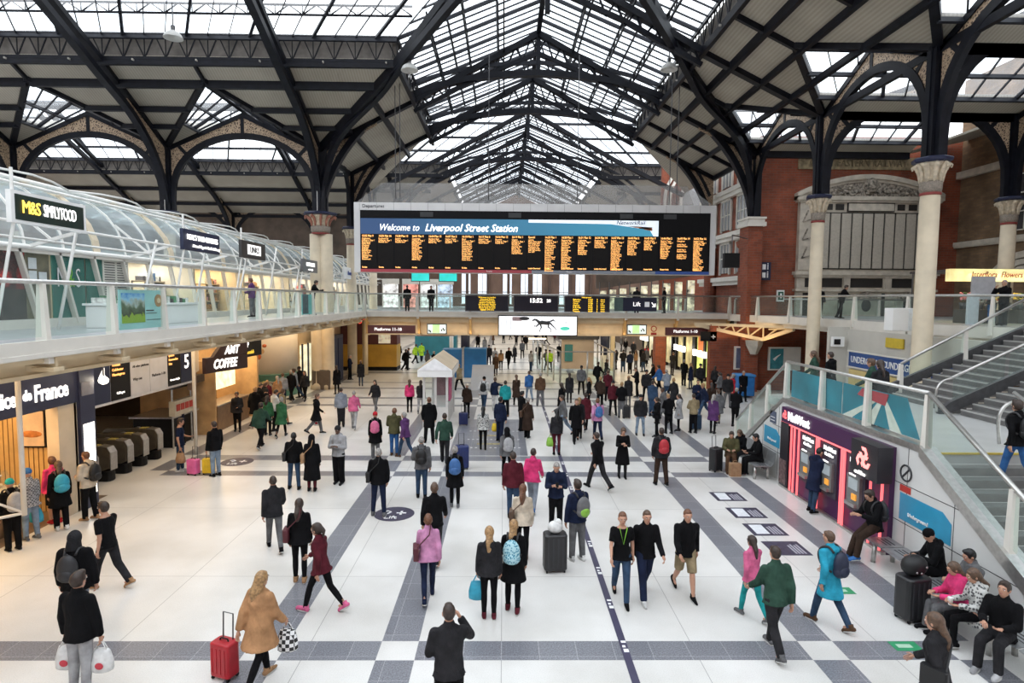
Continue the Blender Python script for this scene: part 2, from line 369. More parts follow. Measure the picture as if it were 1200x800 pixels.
    if hair in ('hood', 'hijab'): hb.ell((0, -.03, .012), (.10, .108, .125), 16, 10); hb.T = None; hb.tube([head+V3((0, -.05, -.03)), neck+V3((0, -.03, -.06))], [(.10, .09), (.12, .10)], 12)
    if hair == 'beanielong': hb.ell((0, -.012, .045), (.09, .108, .10), 16, 10); hb.T = None; 
    if hb.v:
        hb = solid(hb, .012 if near else .025, 2); parts['hair' if hair not in ('beanie', 'cap', 'hood', 'hijab', 'turban', 'beanielong') else {'beanie': 'beanie', 'cap': 'cap', 'hood': 'hood', 'hijab': 'headscarf', 'turban': 'hat', 'beanielong': 'beanie'}[hair]] = hb
    return parts, jt
COL = dict(black=(.005, .005, .006), char=(.022, .0215, .024), navy=(.012, .018, .045), grey=(.13, .13, .135), lgrey=(.36, .36, .37), white=(.68, .68, .67), cream=(.62, .53, .42), camel=(.42, .225, .11), brown=(.10, .055, .032), dbrown=(.04, .024, .017),
  red=(.42, .02, .03), maroon=(.09, .014, .022), pink=(.60, .13, .26), lilac=(.58, .26, .44), hotpink=(.68, .05, .18), teal=(.02, .30, .31), blue=(.04, .13, .34), cyan=(.03, .33, .48), denim=(.035, .065, .12), ldenim=(.22, .29, .38), green=(.035, .13, .06), dgreen=(.03, .07, .05), olive=(.09, .085, .04),
  yellow=(.75, .52, .02), orange=(.6, .2, .04), tan=(.36, .21, .11), purple=(.10, .04, .13), skin=(.50, .27, .18), skin2=(.36, .18, .11), skin3=(.11, .055, .035), blonde=(.36, .21, .09), ginger=(.15, .06, .028), hair=(.035, .02, .014), hgrey=(.32, .30, .28), khaki=(.28, .22, .13), hivis=(.45, .75, .05), steel=(.25, .28, .33))
def cm(c, kind='cloth'):
    if kind == 'skin': return mat('skin_'+c, COL[c], .55, 0, .05, 9)
    if kind == 'hair': return mat('hair_'+c, COL[c], .5, 0, .25, 30)
    m = mat('cloth_'+c, COL[c], .9, 0, .22, 5, spec=.15)
    if 'Bump' not in m.node_tree.nodes:
        nt = m.node_tree; tc = N(nt, 'TexCoord'); n = N(nt, 'TexNoise', Scale=9., Detail=3., Distortion=1.2); bp = N(nt, 'Bump', Strength=.9, Distance=.03); mp = N(nt, 'Mapping'); mp.inputs['Scale'].default_value = (1, 1, .45)
        nt.links.new(tc.outputs['Object'], mp.inputs[0]); nt.links.new(mp.outputs[0], n.inputs['Vector']); nt.links.new(n.outputs['Fac'], bp.inputs['Height']); nt.links.new(bp.outputs[0], nt.nodes['Principled BSDF'].inputs['Normal'])
    return m
eyew = mat('eye_white', (.7, .68, .66), .3, 0, 0); eyed = mat('eye_dark', (.02, .014, .01), .3, 0, 0); lipm = mat('lips', (.36, .12, .10), .5, 0, 0); sole = mat('shoe_sole', (.5, .5, .48), .6, 0, .05)
def pmeshes(parts):
    out = {}
    for k, mb in parts.items():
        me = mb.mesh(k, []); me.polygons.foreach_set('use_smooth', [True]*len(me.polygons)); n = 4 if k == 'body' else (2 if k.startswith('shoe') else 1)
        for q in range(n): me.materials.append(None)
        me.polygons.foreach_set('material_index', mb.mi); out[k] = me
    return out
PEOPLE = []   # filled by the tables below: (spec, meshes, joints)
# px, py (feet in the photograph) | or ('w', x, y) | facing (0 away, 180 towards, 90 left, -90 right) | pose | sex | top,colour | bottom,colour | hair,colour | skin | shoe | height | label | carried
NEAR = [
 (('w', -6.95, 9.55, 0), 8, 'carry', 'm', 'puffer', 'black', 'jeans', 'steel', 'hood', 'char', 'skin', 'black', 1.80, 'person with a black hood up seen from behind, wearing a black rucksack', 'rucksack:char'),
 (('w', -5.85, 8.05, 0), -8, 'carry', 'm', 'jacket', 'black', 'jeans', 'lgrey', 'short', 'hair', 'skin', 'black', 1.82, 'person in a black leather jacket and pale grey jeans holding two white carrier bags', 'bagL:white bagR:white'),
 ((128, 689), 80, 'walk', 'm', 'tee', 'black', 'trousers', 'char', 'short', 'hair', 'skin', 'tan', 1.75, 'person in black with tan shoes walking left near the bakery', ''),
 (('w', -3.48, 8.35, 0), -22, 'pull', 'f', 'cape', 'camel', 'leggings', 'black', 'long', 'blonde', 'skin', 'tan', 1.70, 'person with long blonde hair in a camel coat pulling a red suitcase', 'bagR:check'),
 (('w', -.66, 7.25, 0), 10, 'photo', 'm', 'jacket', 'char', 'trousers', 'black', 'crop', 'hair', 'skin', 'black', 1.79, 'person in a dark grey jacket taking a photo at the bottom of the picture', ''),
 (('w', -10.72, 12.9, 0), 60, 'stand', 'f', 'jacket', 'black', 'trousers', 'black', 'beanie', 'teal', 'skin', 'black', 1.62, 'person in a teal hat at the bakery counter beside the left frame edge', 'rucksack:lgrey'),
 (('w', -10.8, 13.5, 0), 70, 'hold', 'f', 'jacket', 'steel', 'jeans', 'ldenim', 'beanie', 'blue', 'skin', 'grey', 1.68, 'person in a striped grey top and blue beanie queueing at the bakery', 'bagR:cyan'),
 (('w', -11.0, 14.5, 0), 60, 'stand', 'f', 'jacket', 'hotpink', 'shorts', 'black', 'curly', 'ginger', 'skin', 'red', 1.68, 'person with ginger hair in a bright pink jacket at the bakery', ''),
 ((72, 620), 50, 'stand', 'f', 'coat', 'black', 'trousers', 'black', 'long', 'brown', 'skin', 'white', 1.68, 'person in a black coat with a bright cyan rucksack at the bakery', 'rucksack:cyan'),
 ((105, 609), 78, 'hold', 'm', 'hoodie', 'cream', 'trousers', 'black', 'crop', 'ginger', 'skin', 'tan', 1.76, 'person in a cream hooded top with a large black rucksack by the bakery corner', 'rucksack:black'),
 ((212, 552), -75, 'hold', 'm', 'tee', 'navy', 'jeans', 'denim', 'short', 'hair', 'skin', 'white', 1.74, 'person in a navy tee and jeans holding a brown paper bag near the ticket gates', 'bagR:tan'),
 ((253, 558), 60, 'stand', 'm', 'jacket', 'black', 'jeans', 'ldenim', 'crop', 'hair', 'skin', 'black', 1.76, 'person in a black hooded jacket and pale jeans beside the yellow suitcase', ''),
 ((345, 573), 4, 'wide', 'm', 'jacket', 'black', 'jeans', 'denim', 'crop', 'black', 'skin3', 'black', 1.70, 'person in a black jacket and jeans standing with feet apart left of the black headscarf', 'satchel:black'),
 ((366, 575), 5, 'stand', 'f', 'longcoat', 'black', 'leggings', 'maroon', 'hijab', 'black', 'skin3', 'black', 1.68, 'person in a black headscarf and long black coat with a tan shoulder bag', 'satchel:tan'),
 ((397, 567), 170, 'cross', 'm', 'hoodie', 'lgrey', 'wide', 'black', 'beanie', 'char', 'skin3', 'char', 1.80, 'person in a pale grey open top and wide black trousers with arms folded', ''),
 ((322, 644), 30, 'walk', 'm', 'jacket', 'char', 'jeans', 'grey', 'crop', 'hair', 'skin', 'black', 1.72, 'person in dark grey walking on the open white floor left of the maroon handbag', ''),
 ((352, 681), 8, 'stand', 'f', 'jacket', 'black', 'leggings', 'black', 'long', 'dbrown', 'skin', 'tan', 1.68, 'person with long dark hair and black clothes carrying a maroon handbag', 'satchel:maroon'),
 ((377, 716), 75, 'stride', 'f', 'jacket', 'maroon', 'leggings', 'black', 'pony', 'hair', 'skin', 'pink', 1.68, 'person in a maroon top and pink trainers striding left', ''),
 ((444, 604), 2, 'wide', 'm', 'jacket', 'black', 'jeans', 'navy', 'crop', 'hgrey', 'skin', 'grey', 1.78, 'balding person in a black jacket and navy jeans beside the round lift sticker', 'satchel:black'),
 ((494, 583), 6, 'hold', 'm', 'jacket', 'grey', 'jeans', 'denim', 'crop', 'hgrey', 'skin', 'black', 1.76, 'person in a grey jacket and blue jeans with a small black rucksack', 'rucksack:black'),
 ((533, 594), 4, 'stand', 'f', 'coat', 'black', 'leggings', 'black', 'bun', 'hgrey', 'skin', 'grey', 1.68, 'person with fair hair in a bun and a denim blue rucksack', 'rucksack:blue'),
 ((509, 658), 4, 'walk', 'm', 'jacket', 'black', 'trousers', 'char', 'short', 'brown', 'skin', 'char', 1.74, 'person in black walking just in front of the lilac jumper', ''),
 ((502, 702), 8, 'walk2', 'f', 'jacket', 'lilac', 'leggings', 'navy', 'short', 'ginger', 'skin', 'navy', 1.64, 'person in a lilac pink jumper and dark leggings walking away', 'satchel:maroon'),
 ((573, 724), 4, 'stand', 'f', 'hoodie', 'char', 'leggings', 'black', 'long', 'blonde', 'skin', 'maroon', 1.66, 'person with blonde hair in a charcoal hooded jacket carrying a bright blue bag', 'bagL:cyan'),
 ((601, 715), -10, 'hold', 'f', 'coat', 'black', 'leggings', 'black', 'long', 'blonde', 'skin', 'maroon', 1.68, 'person in a black coat with a pale blue patterned rucksack', 'rucksack:cyanp'),
 ((612, 655), -6, 'stand', 'f', 'jacket', 'cream', 'leggings', 'black', 'long', 'ginger', 'skin', 'brown', 1.66, 'person with ginger hair in a cream jacket behind the patterned rucksack', 'satchel:brown'),
 ((601, 607), 2, 'stand', 'm', 'jacket', 'maroon', 'jeans', 'denim', 'crop', 'hair', 'skin', 'black', 1.74, 'person in a dark maroon jumper next to the pink jacket', ''),
 ((624, 598), -12, 'walk', 'f', 'hoodie', 'hotpink', 'jeans', 'steel', 'crop', 'hair', 'skin', 'blue', 1.72, 'person in a pink hooded jacket and blue grey trousers', ''),
 ((651, 621), 178, 'phone', 'm', 'jacket', 'navy', 'trousers', 'black', 'crop', 'hgrey', 'skin', 'black', 1.74, 'person in a navy jacket facing us and looking down at a phone', ''),
 ((676, 656), 25, 'carry', 'm', 'hoodie', 'navy', 'trousers', 'grey', 'short', 'hair', 'skin2', 'white', 1.78, 'person in a blue hooded top and grey trousers beside the tall black suitcase', 'rucksack:lime'),
 ((700, 573), 35, 'stride', 'm', 'jacket', 'black', 'trousers', 'char', 'crop', 'hair', 'skin', 'black', 1.78, 'person in black striding left of the long black dress', ''),
 ((729, 560), 176, 'phone', 'f', 'dress', 'black', 'leggings', 'char', 'long', 'brown', 'skin', 'black', 1.66, 'person with long brown hair in a black knee length dress facing us', ''),
 ((774, 568), 4, 'wide', 'm', 'jacket', 'char', 'trousers', 'dbrown', 'crop', 'hair', 'skin2', 'black', 1.78, 'person in grey with a bright red rucksack', 'rucksack:red'),
 ((727, 703), 176, 'walk', 'f', 'tee', 'black', 'jeans', 'denim', 'crop', 'ginger', 'skin', 'black', 1.76, 'person in a black top and blue jeans walking towards us with a green lanyard', ''),
 ((755, 700), 182, 'walk2', 'm', 'shirt', 'black', 'trousers', 'navy', 'crop', 'brown', 'skin', 'white', 1.76, 'person in a black shirt and navy trousers walking towards us', ''),
 ((802, 697), 184, 'walk', 'm', 'jacket', 'black', 'shorts', 'khaki', 'crop', 'ginger', 'skin', 'black', 1.74, 'person in khaki shorts and an open black jacket walking towards us', ''),
 ((880, 724), 20, 'walk', 'f', 'jacket', 'pink', 'leggings', 'teal', 'long', 'hair', 'skin', 'grey', 1.52, 'child sized person in a pink top and teal leggings', ''),
 ((906, 764), 6, 'walk2', 'm', 'jacket', 'dgreen', 'trousers', 'char', 'crop', 'hair', 'skin', 'grey', 1.78, 'person in a dark green jacket walking beside the pink top', ''),
 ((970, 733), 24, 'walk', 'm', 'coat', 'cyan', 'jeans', 'denim', 'crop', 'brown', 'skin', 'brown', 1.72, 'person in a bright cyan coat', 'rucksack:navy'),
 (('w', 5.5, 7.15, 0), 35, 'walk', 'f', 'coat', 'char', 'trousers', 'black', 'long', 'brown', 'skin', 'black', 1.74, 'person with brown hair in a dark coat at the bottom right edge', 'satchel:black'),
 ((953, 600), -75, 'cash', 'm', 'coat', 'navy', 'jeans', 'denim', 'crop', 'black', 'skin', 'black', 1.78, 'person in a navy parka using the first cash machine', ''),
 (('w', 8.05, 12.5, 0), 95, 'perch', 'm', 'jacket', 'black', 'trousers', 'dbrown', 'short', 'hair', 'skin', 'blue', 1.78, 'person perched on the end of the bench in black with blue trainers', 'rucksack:char'),
 (('w', 8.3, 10.9, 0), 75, 'sit2', 'm', 'coat', 'black', 'trousers', 'black', 'beanielong', 'black', 'skin', 'black', 1.72, 'person in a black beanie and coat sitting behind the stacked black luggage', ''),
 (('w', 8.22, 9.95, 0), 85, 'sit', 'm', 'jacket', 'grey', 'trousers', 'grey', 'short', 'black', 'skin', 'char', 1.70, 'person with short dark hair in a grey jacket on the bench beside the pink coat', ''),
 (('w', 7.7, 9.62, 0), 80, 'sit', 'f', 'puffer', 'hotpink', 'trousers', 'grey', 'long', 'brown', 'skin', 'black', 1.62, 'person in a bright pink puffer jacket on the bench', ''),
 (('w', 7.72, 9.22, 0), 80, 'sit', 'f', 'coat', 'lgrey', 'leggings', 'black', 'long', 'brown', 'skin', 'black', 1.68, 'person with long brown hair in a grey patterned coat holding a paper cup', 'cup'),
 (('w', 7.68, 8.72, 0), 120, 'squat', 'm', 'jacket', 'black', 'trousers', 'char', 'short', 'hair', 'skin', 'lgrey', 1.74, 'person in a black jacket looking at the camera from the nearest end of the bench', ''),
 (('w', 8.22, 18.75, 0), 85, 'sit', 'm', 'jacket', 'black', 'trousers', 'black', 'short', 'black', 'skin', 'black', 1.74, 'person in black sitting at the near end of the slatted bench', ''),
 (('w', 7.55, 19.35, 0), 160, 'sit', 'm', 'puffer', 'olive', 'trousers', 'brown', 'short', 'hair', 'skin', 'brown', 1.70, 'person in an olive puffer jacket seated at the far end of the slatted bench', ''),
 (('w', 8.1, 19.75, 0), 120, 'sit2', 'f', 'coat', 'black', 'trousers', 'char', 'long', 'brown', 'skin', 'brown', 1.66, 'person in a dark coat seated behind the olive puffer jacket', ''),
 (('w', 10.0, 11.3, 2.05), 5, 'walk', 'f', 'jacket', 'black', 'jeans', 'blue', 'curly', 'dbrown', 'skin', 'black', 1.72, 'person with dark hair and a black rucksack on the staircase', 'rucksack:black'),
 (('w', 9.35, 17.7, 2.5), 60, 'walk', 'f', 'jacket', 'dgreen', 'jeans', 'navy', 'long', 'brown', 'skin', 'black', 1.66, 'person in dark green on the landing farthest along the glass', ''),
 (('w', 9.5, 17.1, 2.5), 30, 'stand', 'f', 'coat', 'black', 'jeans', 'navy', 'crop', 'hair', 'skin', 'black', 1.66, 'person in a black coat on the landing', ''),
 (('w', 9.55, 15.2, 2.5), 40, 'walk2', 'f', 'jacket', 'dgreen', 'trousers', 'grey', 'short', 'brown', 'skin', 'black', 1.68, 'person in a green jacket walking on the landing behind the glass', ''),
 (('w', 9.2, 14.35, 2.5), 5, 'hold', 'f', 'coat', 'char', 'leggings', 'navy', 'long', 'dbrown', 'skin', 'black', 1.70, 'person with very long dark hair standing on the landing', ''),
 ((371, 508), -80, 'walk', 'f', 'coat', 'black', 'trousers', 'grey', 'short', 'brown', 'skin', 'black', 1.70, 'person in a black coat with a white bag beyond the folded arms', 'bagL:white'),
 ((400, 500), 15, 'stand', 'm', 'jacket', 'steel', 'trousers', 'char', 'crop', 'hair', 'skin', 'black', 1.74, 'person in a blue grey jacket standing beside the pale pink top', ''),
 ((415, 503), 6, 'walk', 'f', 'jacket', 'pink', 'jeans', 'lgrey', 'crop', 'hgrey', 'skin', 'grey', 1.70, 'person in a pale pink top and light grey jeans', ''),
 ((440, 483), 172, 'walk', 'f', 'jacket', 'char', 'jeans', 'grey', 'long', 'dbrown', 'skin', 'black', 1.66, 'person with long dark hair in charcoal left of the hot pink top', ''),
 ((480, 483), 5, 'stand', 'f', 'jacket', 'hotpink', 'leggings', 'black', 'long', 'brown', 'skin', 'black', 1.64, 'person in a hot pink top and black leggings left of the kiosk', ''),
 ((493, 484), 0, 'walk2', 'f', 'jacket', 'char', 'jeans', 'lgrey', 'long', 'hair', 'skin', 'grey', 1.66, 'person in charcoal beside the hot pink top next to the kiosk', ''),
 ((440, 537), 8, 'stand', 'f', 'coat', 'black', 'trousers', 'grey', 'turban', 'red', 'skin', 'grey', 1.66, 'person in a black coat and red hat with a pink rucksack', 'rucksack:pink'),
 ((462, 534), 0, 'phone', 'm', 'puffer', 'olive', 'jeans', 'blue', 'short', 'ginger', 'skin', 'brown', 1.74, 'person in an olive brown jacket beside the red hat', ''),
 ((475, 536), 60, 'walk', 'f', 'puffer', 'purple', 'jeans', 'denim', 'grey', 'hgrey', 'skin', 'brown', 1.66, 'person in a purple puffer jacket beside the olive brown jacket', ''),
 ((503, 519), 4, 'wide', 'm', 'coat', 'black', 'trousers', 'black', 'crop', 'ginger', 'skin', 'black', 1.82, 'person in a black coat standing at the front of the white kiosk', ''),
 ((521, 543), 4, 'pull', 'm', 'jacket', 'dgreen', 'trousers', 'char', 'crop', 'hair', 'skin', 'black', 1.78, 'person in a green jumper pulling a tall navy suitcase', ''),
 ((547, 490), -10, 'hold', 'f', 'puffer', 'dbrown', 'leggings', 'black', 'beanie', 'cream', 'skin', 'black', 1.66, 'person in a cream hat standing with a small navy suitcase beside the kiosk', ''),
 ((567, 481), -10, 'walk', 'm', 'jacket', 'white', 'jeans', 'denim', 'beanie', 'black', 'skin2', 'white', 1.76, 'person in a white top with a black rucksack beyond the kiosk', 'rucksack:black'),
 ((580, 481), -15, 'point', 'f', 'jacket', 'navy', 'trousers', 'white', 'short', 'brown', 'skin', 'white', 1.70, 'person in navy and white with one arm stretched out', ''),
 ((592, 488), -8, 'wide', 'm', 'jacket', 'teal', 'trousers', 'black', 'crop', 'hair', 'skin', 'brown', 1.76, 'person in a bright teal top and black trousers', ''),
 ((566, 527), 2, 'stand', 'f', 'jacket', 'steel', 'leggings', 'black', 'long', 'black', 'skin', 'black', 1.64, 'person with long black hair in a pale patterned top and short black skirt', ''),
 ((586, 517), -35, 'carry', 'm', 'suit', 'navy', 'trousers', 'navy', 'short', 'black', 'skin', 'black', 1.78, 'person in a navy suit holding a bright yellow bag', 'bagL:yellow'),
 ((605, 475), 10, 'walk', 'f', 'dress', 'dbrown', 'leggings', 'black', 'long', 'brown', 'skin', 'black', 1.68, 'slim person in a dark brown dress right of the teal top', ''),
 ((633, 476), 6, 'wide', 'm', 'jacket', 'brown', 'trousers', 'grey', 'crop', 'hgrey', 'skin', 'grey', 1.78, 'person in a brown jacket and grey trousers on the purple tape', ''),
 ((620, 470), 15, 'walk', 'm', 'jacket', 'blue', 'jeans', 'ldenim', 'crop', 'brown', 'skin', 'grey', 1.74, 'person in a blue top beside the brown jacket on the tape', ''),
 ((618, 513), -30, 'stand', 'f', 'longcoat', 'dbrown', 'trousers', 'black', 'grey', 'hgrey', 'skin', 'black', 1.66, 'person in a long dark brown coat with grey hair', 'satchel:brown'),
 ((611, 505), -60, 'stand', 'm', 'jacket', 'black', 'trousers', 'black', 'short', 'black', 'skin', 'black', 1.74, 'person in black behind the long dark brown coat', ''),
 ((652, 533), 4, 'stand', 'f', 'jacket', 'char', 'leggings', 'maroon', 'long', 'black', 'skin', 'black', 1.68, 'person with black hair carrying a bright green bag', 'bagL:lime'),
 ((594, 561), 10, 'walk', 'f', 'puffer', 'grey', 'leggings', 'black', 'hood', 'black', 'skin', 'char', 1.68, 'person in a black hood with a grey patterned rucksack', 'rucksack:lgrey'),
 ((675, 518), 176, 'walk2', 'm', 'coat', 'black', 'trousers', 'black', 'crop', 'brown', 'skin', 'black', 1.78, 'person in a black coat walking towards us left of the blue rucksack', ''),
 ((700, 516), 6, 'walk', 'm', 'jacket', 'lilac', 'jeans', 'navy', 'crop', 'ginger', 'skin', 'black', 1.74, 'person with a large blue rucksack walking away', 'rucksack:blue'),
 (('w', -9.55, 30.0, 4.7), -60, 'lean', 'm', 'jacket', 'black', 'trousers', 'black', 'short', 'hair', 'skin', 'black', 1.78, 'person in a black jacket leaning on the balcony rail before the double column', ''),
 (('w', -11.0, 26.3, 4.7), 90, 'hold', 'm', 'jacket', 'purple', 'trousers', 'grey', 'short', 'ginger', 'skin', 'black', 1.72, 'person in a purple top walking past the warm lit gift shop', ''),
 (('w', 17.4, 30.6, 4.7), -100, 'lean', 'm', 'jacket', 'black', 'trousers', 'black', 'short', 'dbrown', 'skin', 'black', 1.78, 'person in black at the balcony rail before the memorial, facing right', ''),
 (('w', 16.8, 31.6, 4.7), 180, 'stand', 'm', 'jacket', 'black', 'trousers', 'black', 'short', 'dbrown', 'skin', 'black', 1.72, 'person in black at the balcony rail partly behind the slim cream column', ''),
 (('w', 20.6, 25.0, 4.7), 20, 'stand', 'f', 'jacket', 'char', 'trousers', 'blue', 'long', 'brown', 'skin', 'black', 1.70, 'person just beyond the thick cream column on the balcony', ''),
 (('w', 19.6, 23.2, 4.7), 100, 'photo', 'm', 'jacket', 'black', 'trousers', 'black', 'crop', 'hgrey', 'skin', 'black', 1.80, 'person in black raising both hands before the flower stall', ''),
 (('w', 20.9, 23.4, 4.7), 90, 'hold', 'm', 'suit', 'black', 'trousers', 'black', 'short', 'black', 'skin', 'black', 1.82, 'person in a black suit before the flower stall', ''),
 (('w', 21.6, 23.9, 4.7), 60, 'stand', 'f', 'jacket', 'red', 'trousers', 'black', 'short', 'hair', 'skin', 'black', 1.74, 'person in red by the flower stall', ''),
]
_z = 4.7
def _spec_fix(s): return s
for i, s in enumerate(NEAR):
    where, face, pose, sex, top, tc_, bot, bc, hair, hc, skin, shoe, ht, label, extra = s
    if not isinstance(where[0], str): p = G(where[0], where[1])
    else: p = V3(where[1:4])
    near = p.y < 24
    PEOPLE.append(None)
    parts, jt = make_person(pose, sex, top, bot, hair, near, i)
    if sex == 'f' and top in ('dress',): pass
    PEOPLE[-1] = (s, p, pmeshes(parts), jt)
POOLSPEC = [('stand', 'm', 'jacket', 'trousers', 'crop'), ('walk', 'm', 'coat', 'trousers', 'crop'), ('walk2', 'm', 'jacket', 'jeans', 'short'), ('stand', 'f', 'coat', 'leggings', 'long'), ('walk', 'f', 'jacket', 'leggings', 'long'),
            ('hold', 'f', 'puffer', 'jeans', 'pony'), ('phone', 'm', 'jacket', 'jeans', 'crop'), ('walk2', 'f', 'coat', 'leggings', 'bun'), ('wide', 'm', 'puffer', 'jeans', 'beanie'), ('stride', 'm', 'suit', 'trousers', 'short'), ('cross', 'm', 'jacket', 'trousers', 'crop'), ('carry', 'f', 'jacket', 'jeans', 'long')]
POOL = []
for i, q in enumerate(POOLSPEC): parts, jt = make_person(*q, False, 100+i); POOL.append((pmeshes(parts), jt))
bpy.data.objects.remove(_tmp)
# ================================================================ ROOF
ZC = 10.62          # top of the capitals
ZE = 14.5           # roof level over the column lines
ZG = 17.35           # foot of the glazing
XR, XL, XM = 15.1, -11.05, 1.95
XGR, XGL = 9.25, -5.4
YA, YG, YM = 36.5, 30.8, 22.0     # arcade line, foot of the transept glazing, transept ridge
ZR = 21.5
YF, YB = 58.0, 92.0                # far side of second transept, end of the nave
corr = None
m_, nt, b = nodes_mat('corrugated_cream_soffit'); corr = m_
tc = N(nt, 'TexCoord'); w = N(nt, 'TexWave', Scale=2.2, bands_direction='X'); w2 = N(nt, 'TexWave', Scale=2.2, bands_direction='Y')
no = N(nt, 'TexNoise', Scale=.5, Detail=4.)
mx = N(nt, 'ValToRGB'); mx.color_ramp.elements[0].color = (.20, .18, .145, 1); mx.color_ramp.elements[1].color = (.42, .385, .32, 1)
ad = N(nt, 'Math', operation='ADD'); mu = N(nt, 'Math', operation='MULTIPLY'); mu.inputs[1].default_value = .35
a2 = N(nt, 'Math', operation='ADD'); 
nt.links.new(tc.outputs['Object'], w.inputs['Vector']); nt.links.new(tc.outputs['Object'], no.inputs['Vector'])
nt.links.new(w.outputs['Fac'], mu.inputs[0]); nt.links.new(mu.outputs[0], ad.inputs[0]); nt.links.new(no.outputs['Fac'], ad.inputs[1])
nt.links.new(ad.outputs[0], mx.inputs['Fac']); nt.links.new(mx.outputs[0], b.inputs['Base Color']); b.inputs['Roughness'].default_value = .7
m_, nt, b = nodes_mat('filigree_spandrel'); filig = m_
tc = N(nt, 'TexCoord'); vo = N(nt, 'TexVoronoi', Scale=9., feature='DISTANCE_TO_EDGE'); no = N(nt, 'TexNoise', Scale=5., Detail=2.)
va = N(nt, 'VectorMath', operation='ADD'); rp = N(nt, 'ValToRGB'); e = rp.color_ramp.elements
e[0].position = .10; e[0].color = (.46, .34, .23, 1); e[1].position = .24; e[1].color = (.07, .045, .03, 1)
nt.links.new(tc.outputs['Object'], va.inputs[0]); nt.links.new(no.outputs['Color'], va.inputs[1]); nt.links.new(va.outputs[0], vo.inputs['Vector'])
nt.links.new(vo.outputs['Distance'], rp.inputs['Fac']); nt.links.new(rp.outputs[0], b.inputs['Base Color'])

def roof_z(x): return ZE+(ZG-ZE)*min(1, (XR-x)/(XR-XGR)) if x > XM else ZE+(ZG-ZE)*min(1, (x-XL)/(XGL-XL))
def tz(y): return ZE+(ZG-ZE)*(YA-y)/(YA-YG)
UPS = 1.15           # upstand between the soffit and the glazing
GL = MB(); BARS = MB(); SO = MB(); PUR = MB()
def lerp(a, b, t): return V3(a).lerp(V3(b), t)
def glazed(a, b, c, d, nu, nv, pw=.1, bw=.04, thick=3):
    """glass quad a-b (foot) c-d (head); bars run up the slope, purlins across"""
    a, b, c, d = map(V3, (a, b, c, d)); GL.quad(a, b, c, d)
    nrm = (b-a).cross(d-a).normalized()
    if nrm.z < 0: nrm = -nrm
    for i in range(nu+1):
        t = i/nu; w_ = .13 if i % thick == 0 else bw; BARS.bar(a.lerp(b, t)-nrm*.05, d.lerp(c, t)-nrm*.05, w_, w_+.04, up=nrm)
    for j in range(nv+1):
        t = j/nv; BARS.bar(a.lerp(d, t)-nrm*.16, b.lerp(c, t)-nrm*.16, pw, .2, m=0, up=nrm)
ZG2 = ZG+UPS
# nave: right slope all the way, left slope behind the transept
def bays(y0, y1, p): 
    n = max(1, round((y1-y0)/p)); return [y0+(y1-y0)*i/n for i in range(n+1)]
glazed((XGR, 9.5, ZG2), (XGR, YA+7.2, ZG2), (XM, YA+7.2, ZR), (XM, 9.5, ZR), 48, 3, thick=4)
glazed((XGR, YF, ZG2), (XGR, YB, ZG2), (XM, YB, ZR), (XM, YF, ZR), 36, 4)
glazed((XGL, YF, ZG2), (XGL, YB, ZG2), (XM, YB, ZR), (XM, YF, ZR), 36, 4)
# left slope between transepts
glazed((XGL, YG, ZG2), (XGL, 43.7, ZG2), (XM, 43.7, ZR), (XM, YG, ZR), 18, 3)
# valley triangle over the crossing
GL.add([(XGL, YG, ZG2), (XM, YG, ZR), (XM, YM, ZR)], [(0, 1, 2)])
for k in range(1, 10):
    t = k/10; y = YG+(YM-YG)*t
    BARS.bar((XGL+(XM-XGL)*t, y, ZG2+(ZR-ZG2)*t), (XM, y, ZR), .06, .1)
# second crossing, valleys between the two naves
for X in (XGL, XGR):
    GL.add([(X, 43.7, ZG2), (XM, 43.7, ZR), (XM, 50.8, ZR)], [(0, 1, 2)])
    GL.add([(X, YF, ZG2), (XM, YF, ZR), (XM, 50.8, ZR)], [(0, 1, 2)])
    for k in range(1, 9):
        t = k/9
        BARS.bar((X+(XM-X)*t, 43.7+7.1*t, ZG2+(ZR-ZG2)*t), (XM, 43.7+7.1*t, ZR), .06, .1)
        BARS.bar((X+(XM-X)*t, YF-7.2*t, ZG2+(ZR-ZG2)*t), (XM, YF-7.2*t, ZR), .06, .1)
# transept 1 (left): back slope rising towards the camera
XT = -47.0
glazed((XT, YG, ZG2), (XGL, YG, ZG2), (XM, YM, ZR), (XT, YM, ZR), 40, 3)
# transept 2: back slope seen over the aisles
glazed((XT, 2*YA-YG, ZG2), (XGL, 2*YA-YG, ZG2), (XGL, 50.8, ZR), (XT, 50.8, ZR), 30, 4)
glazed((XT, YF, ZG2), (XGL, YF, ZG2), (XM, 50.8, ZR), (XT, 50.8, ZR), 30, 4)
glazed((XGR, YF, ZG2), (30, YF, ZG2), (30, 50.8, ZR), (XM, 50.8, ZR), 18, 4)
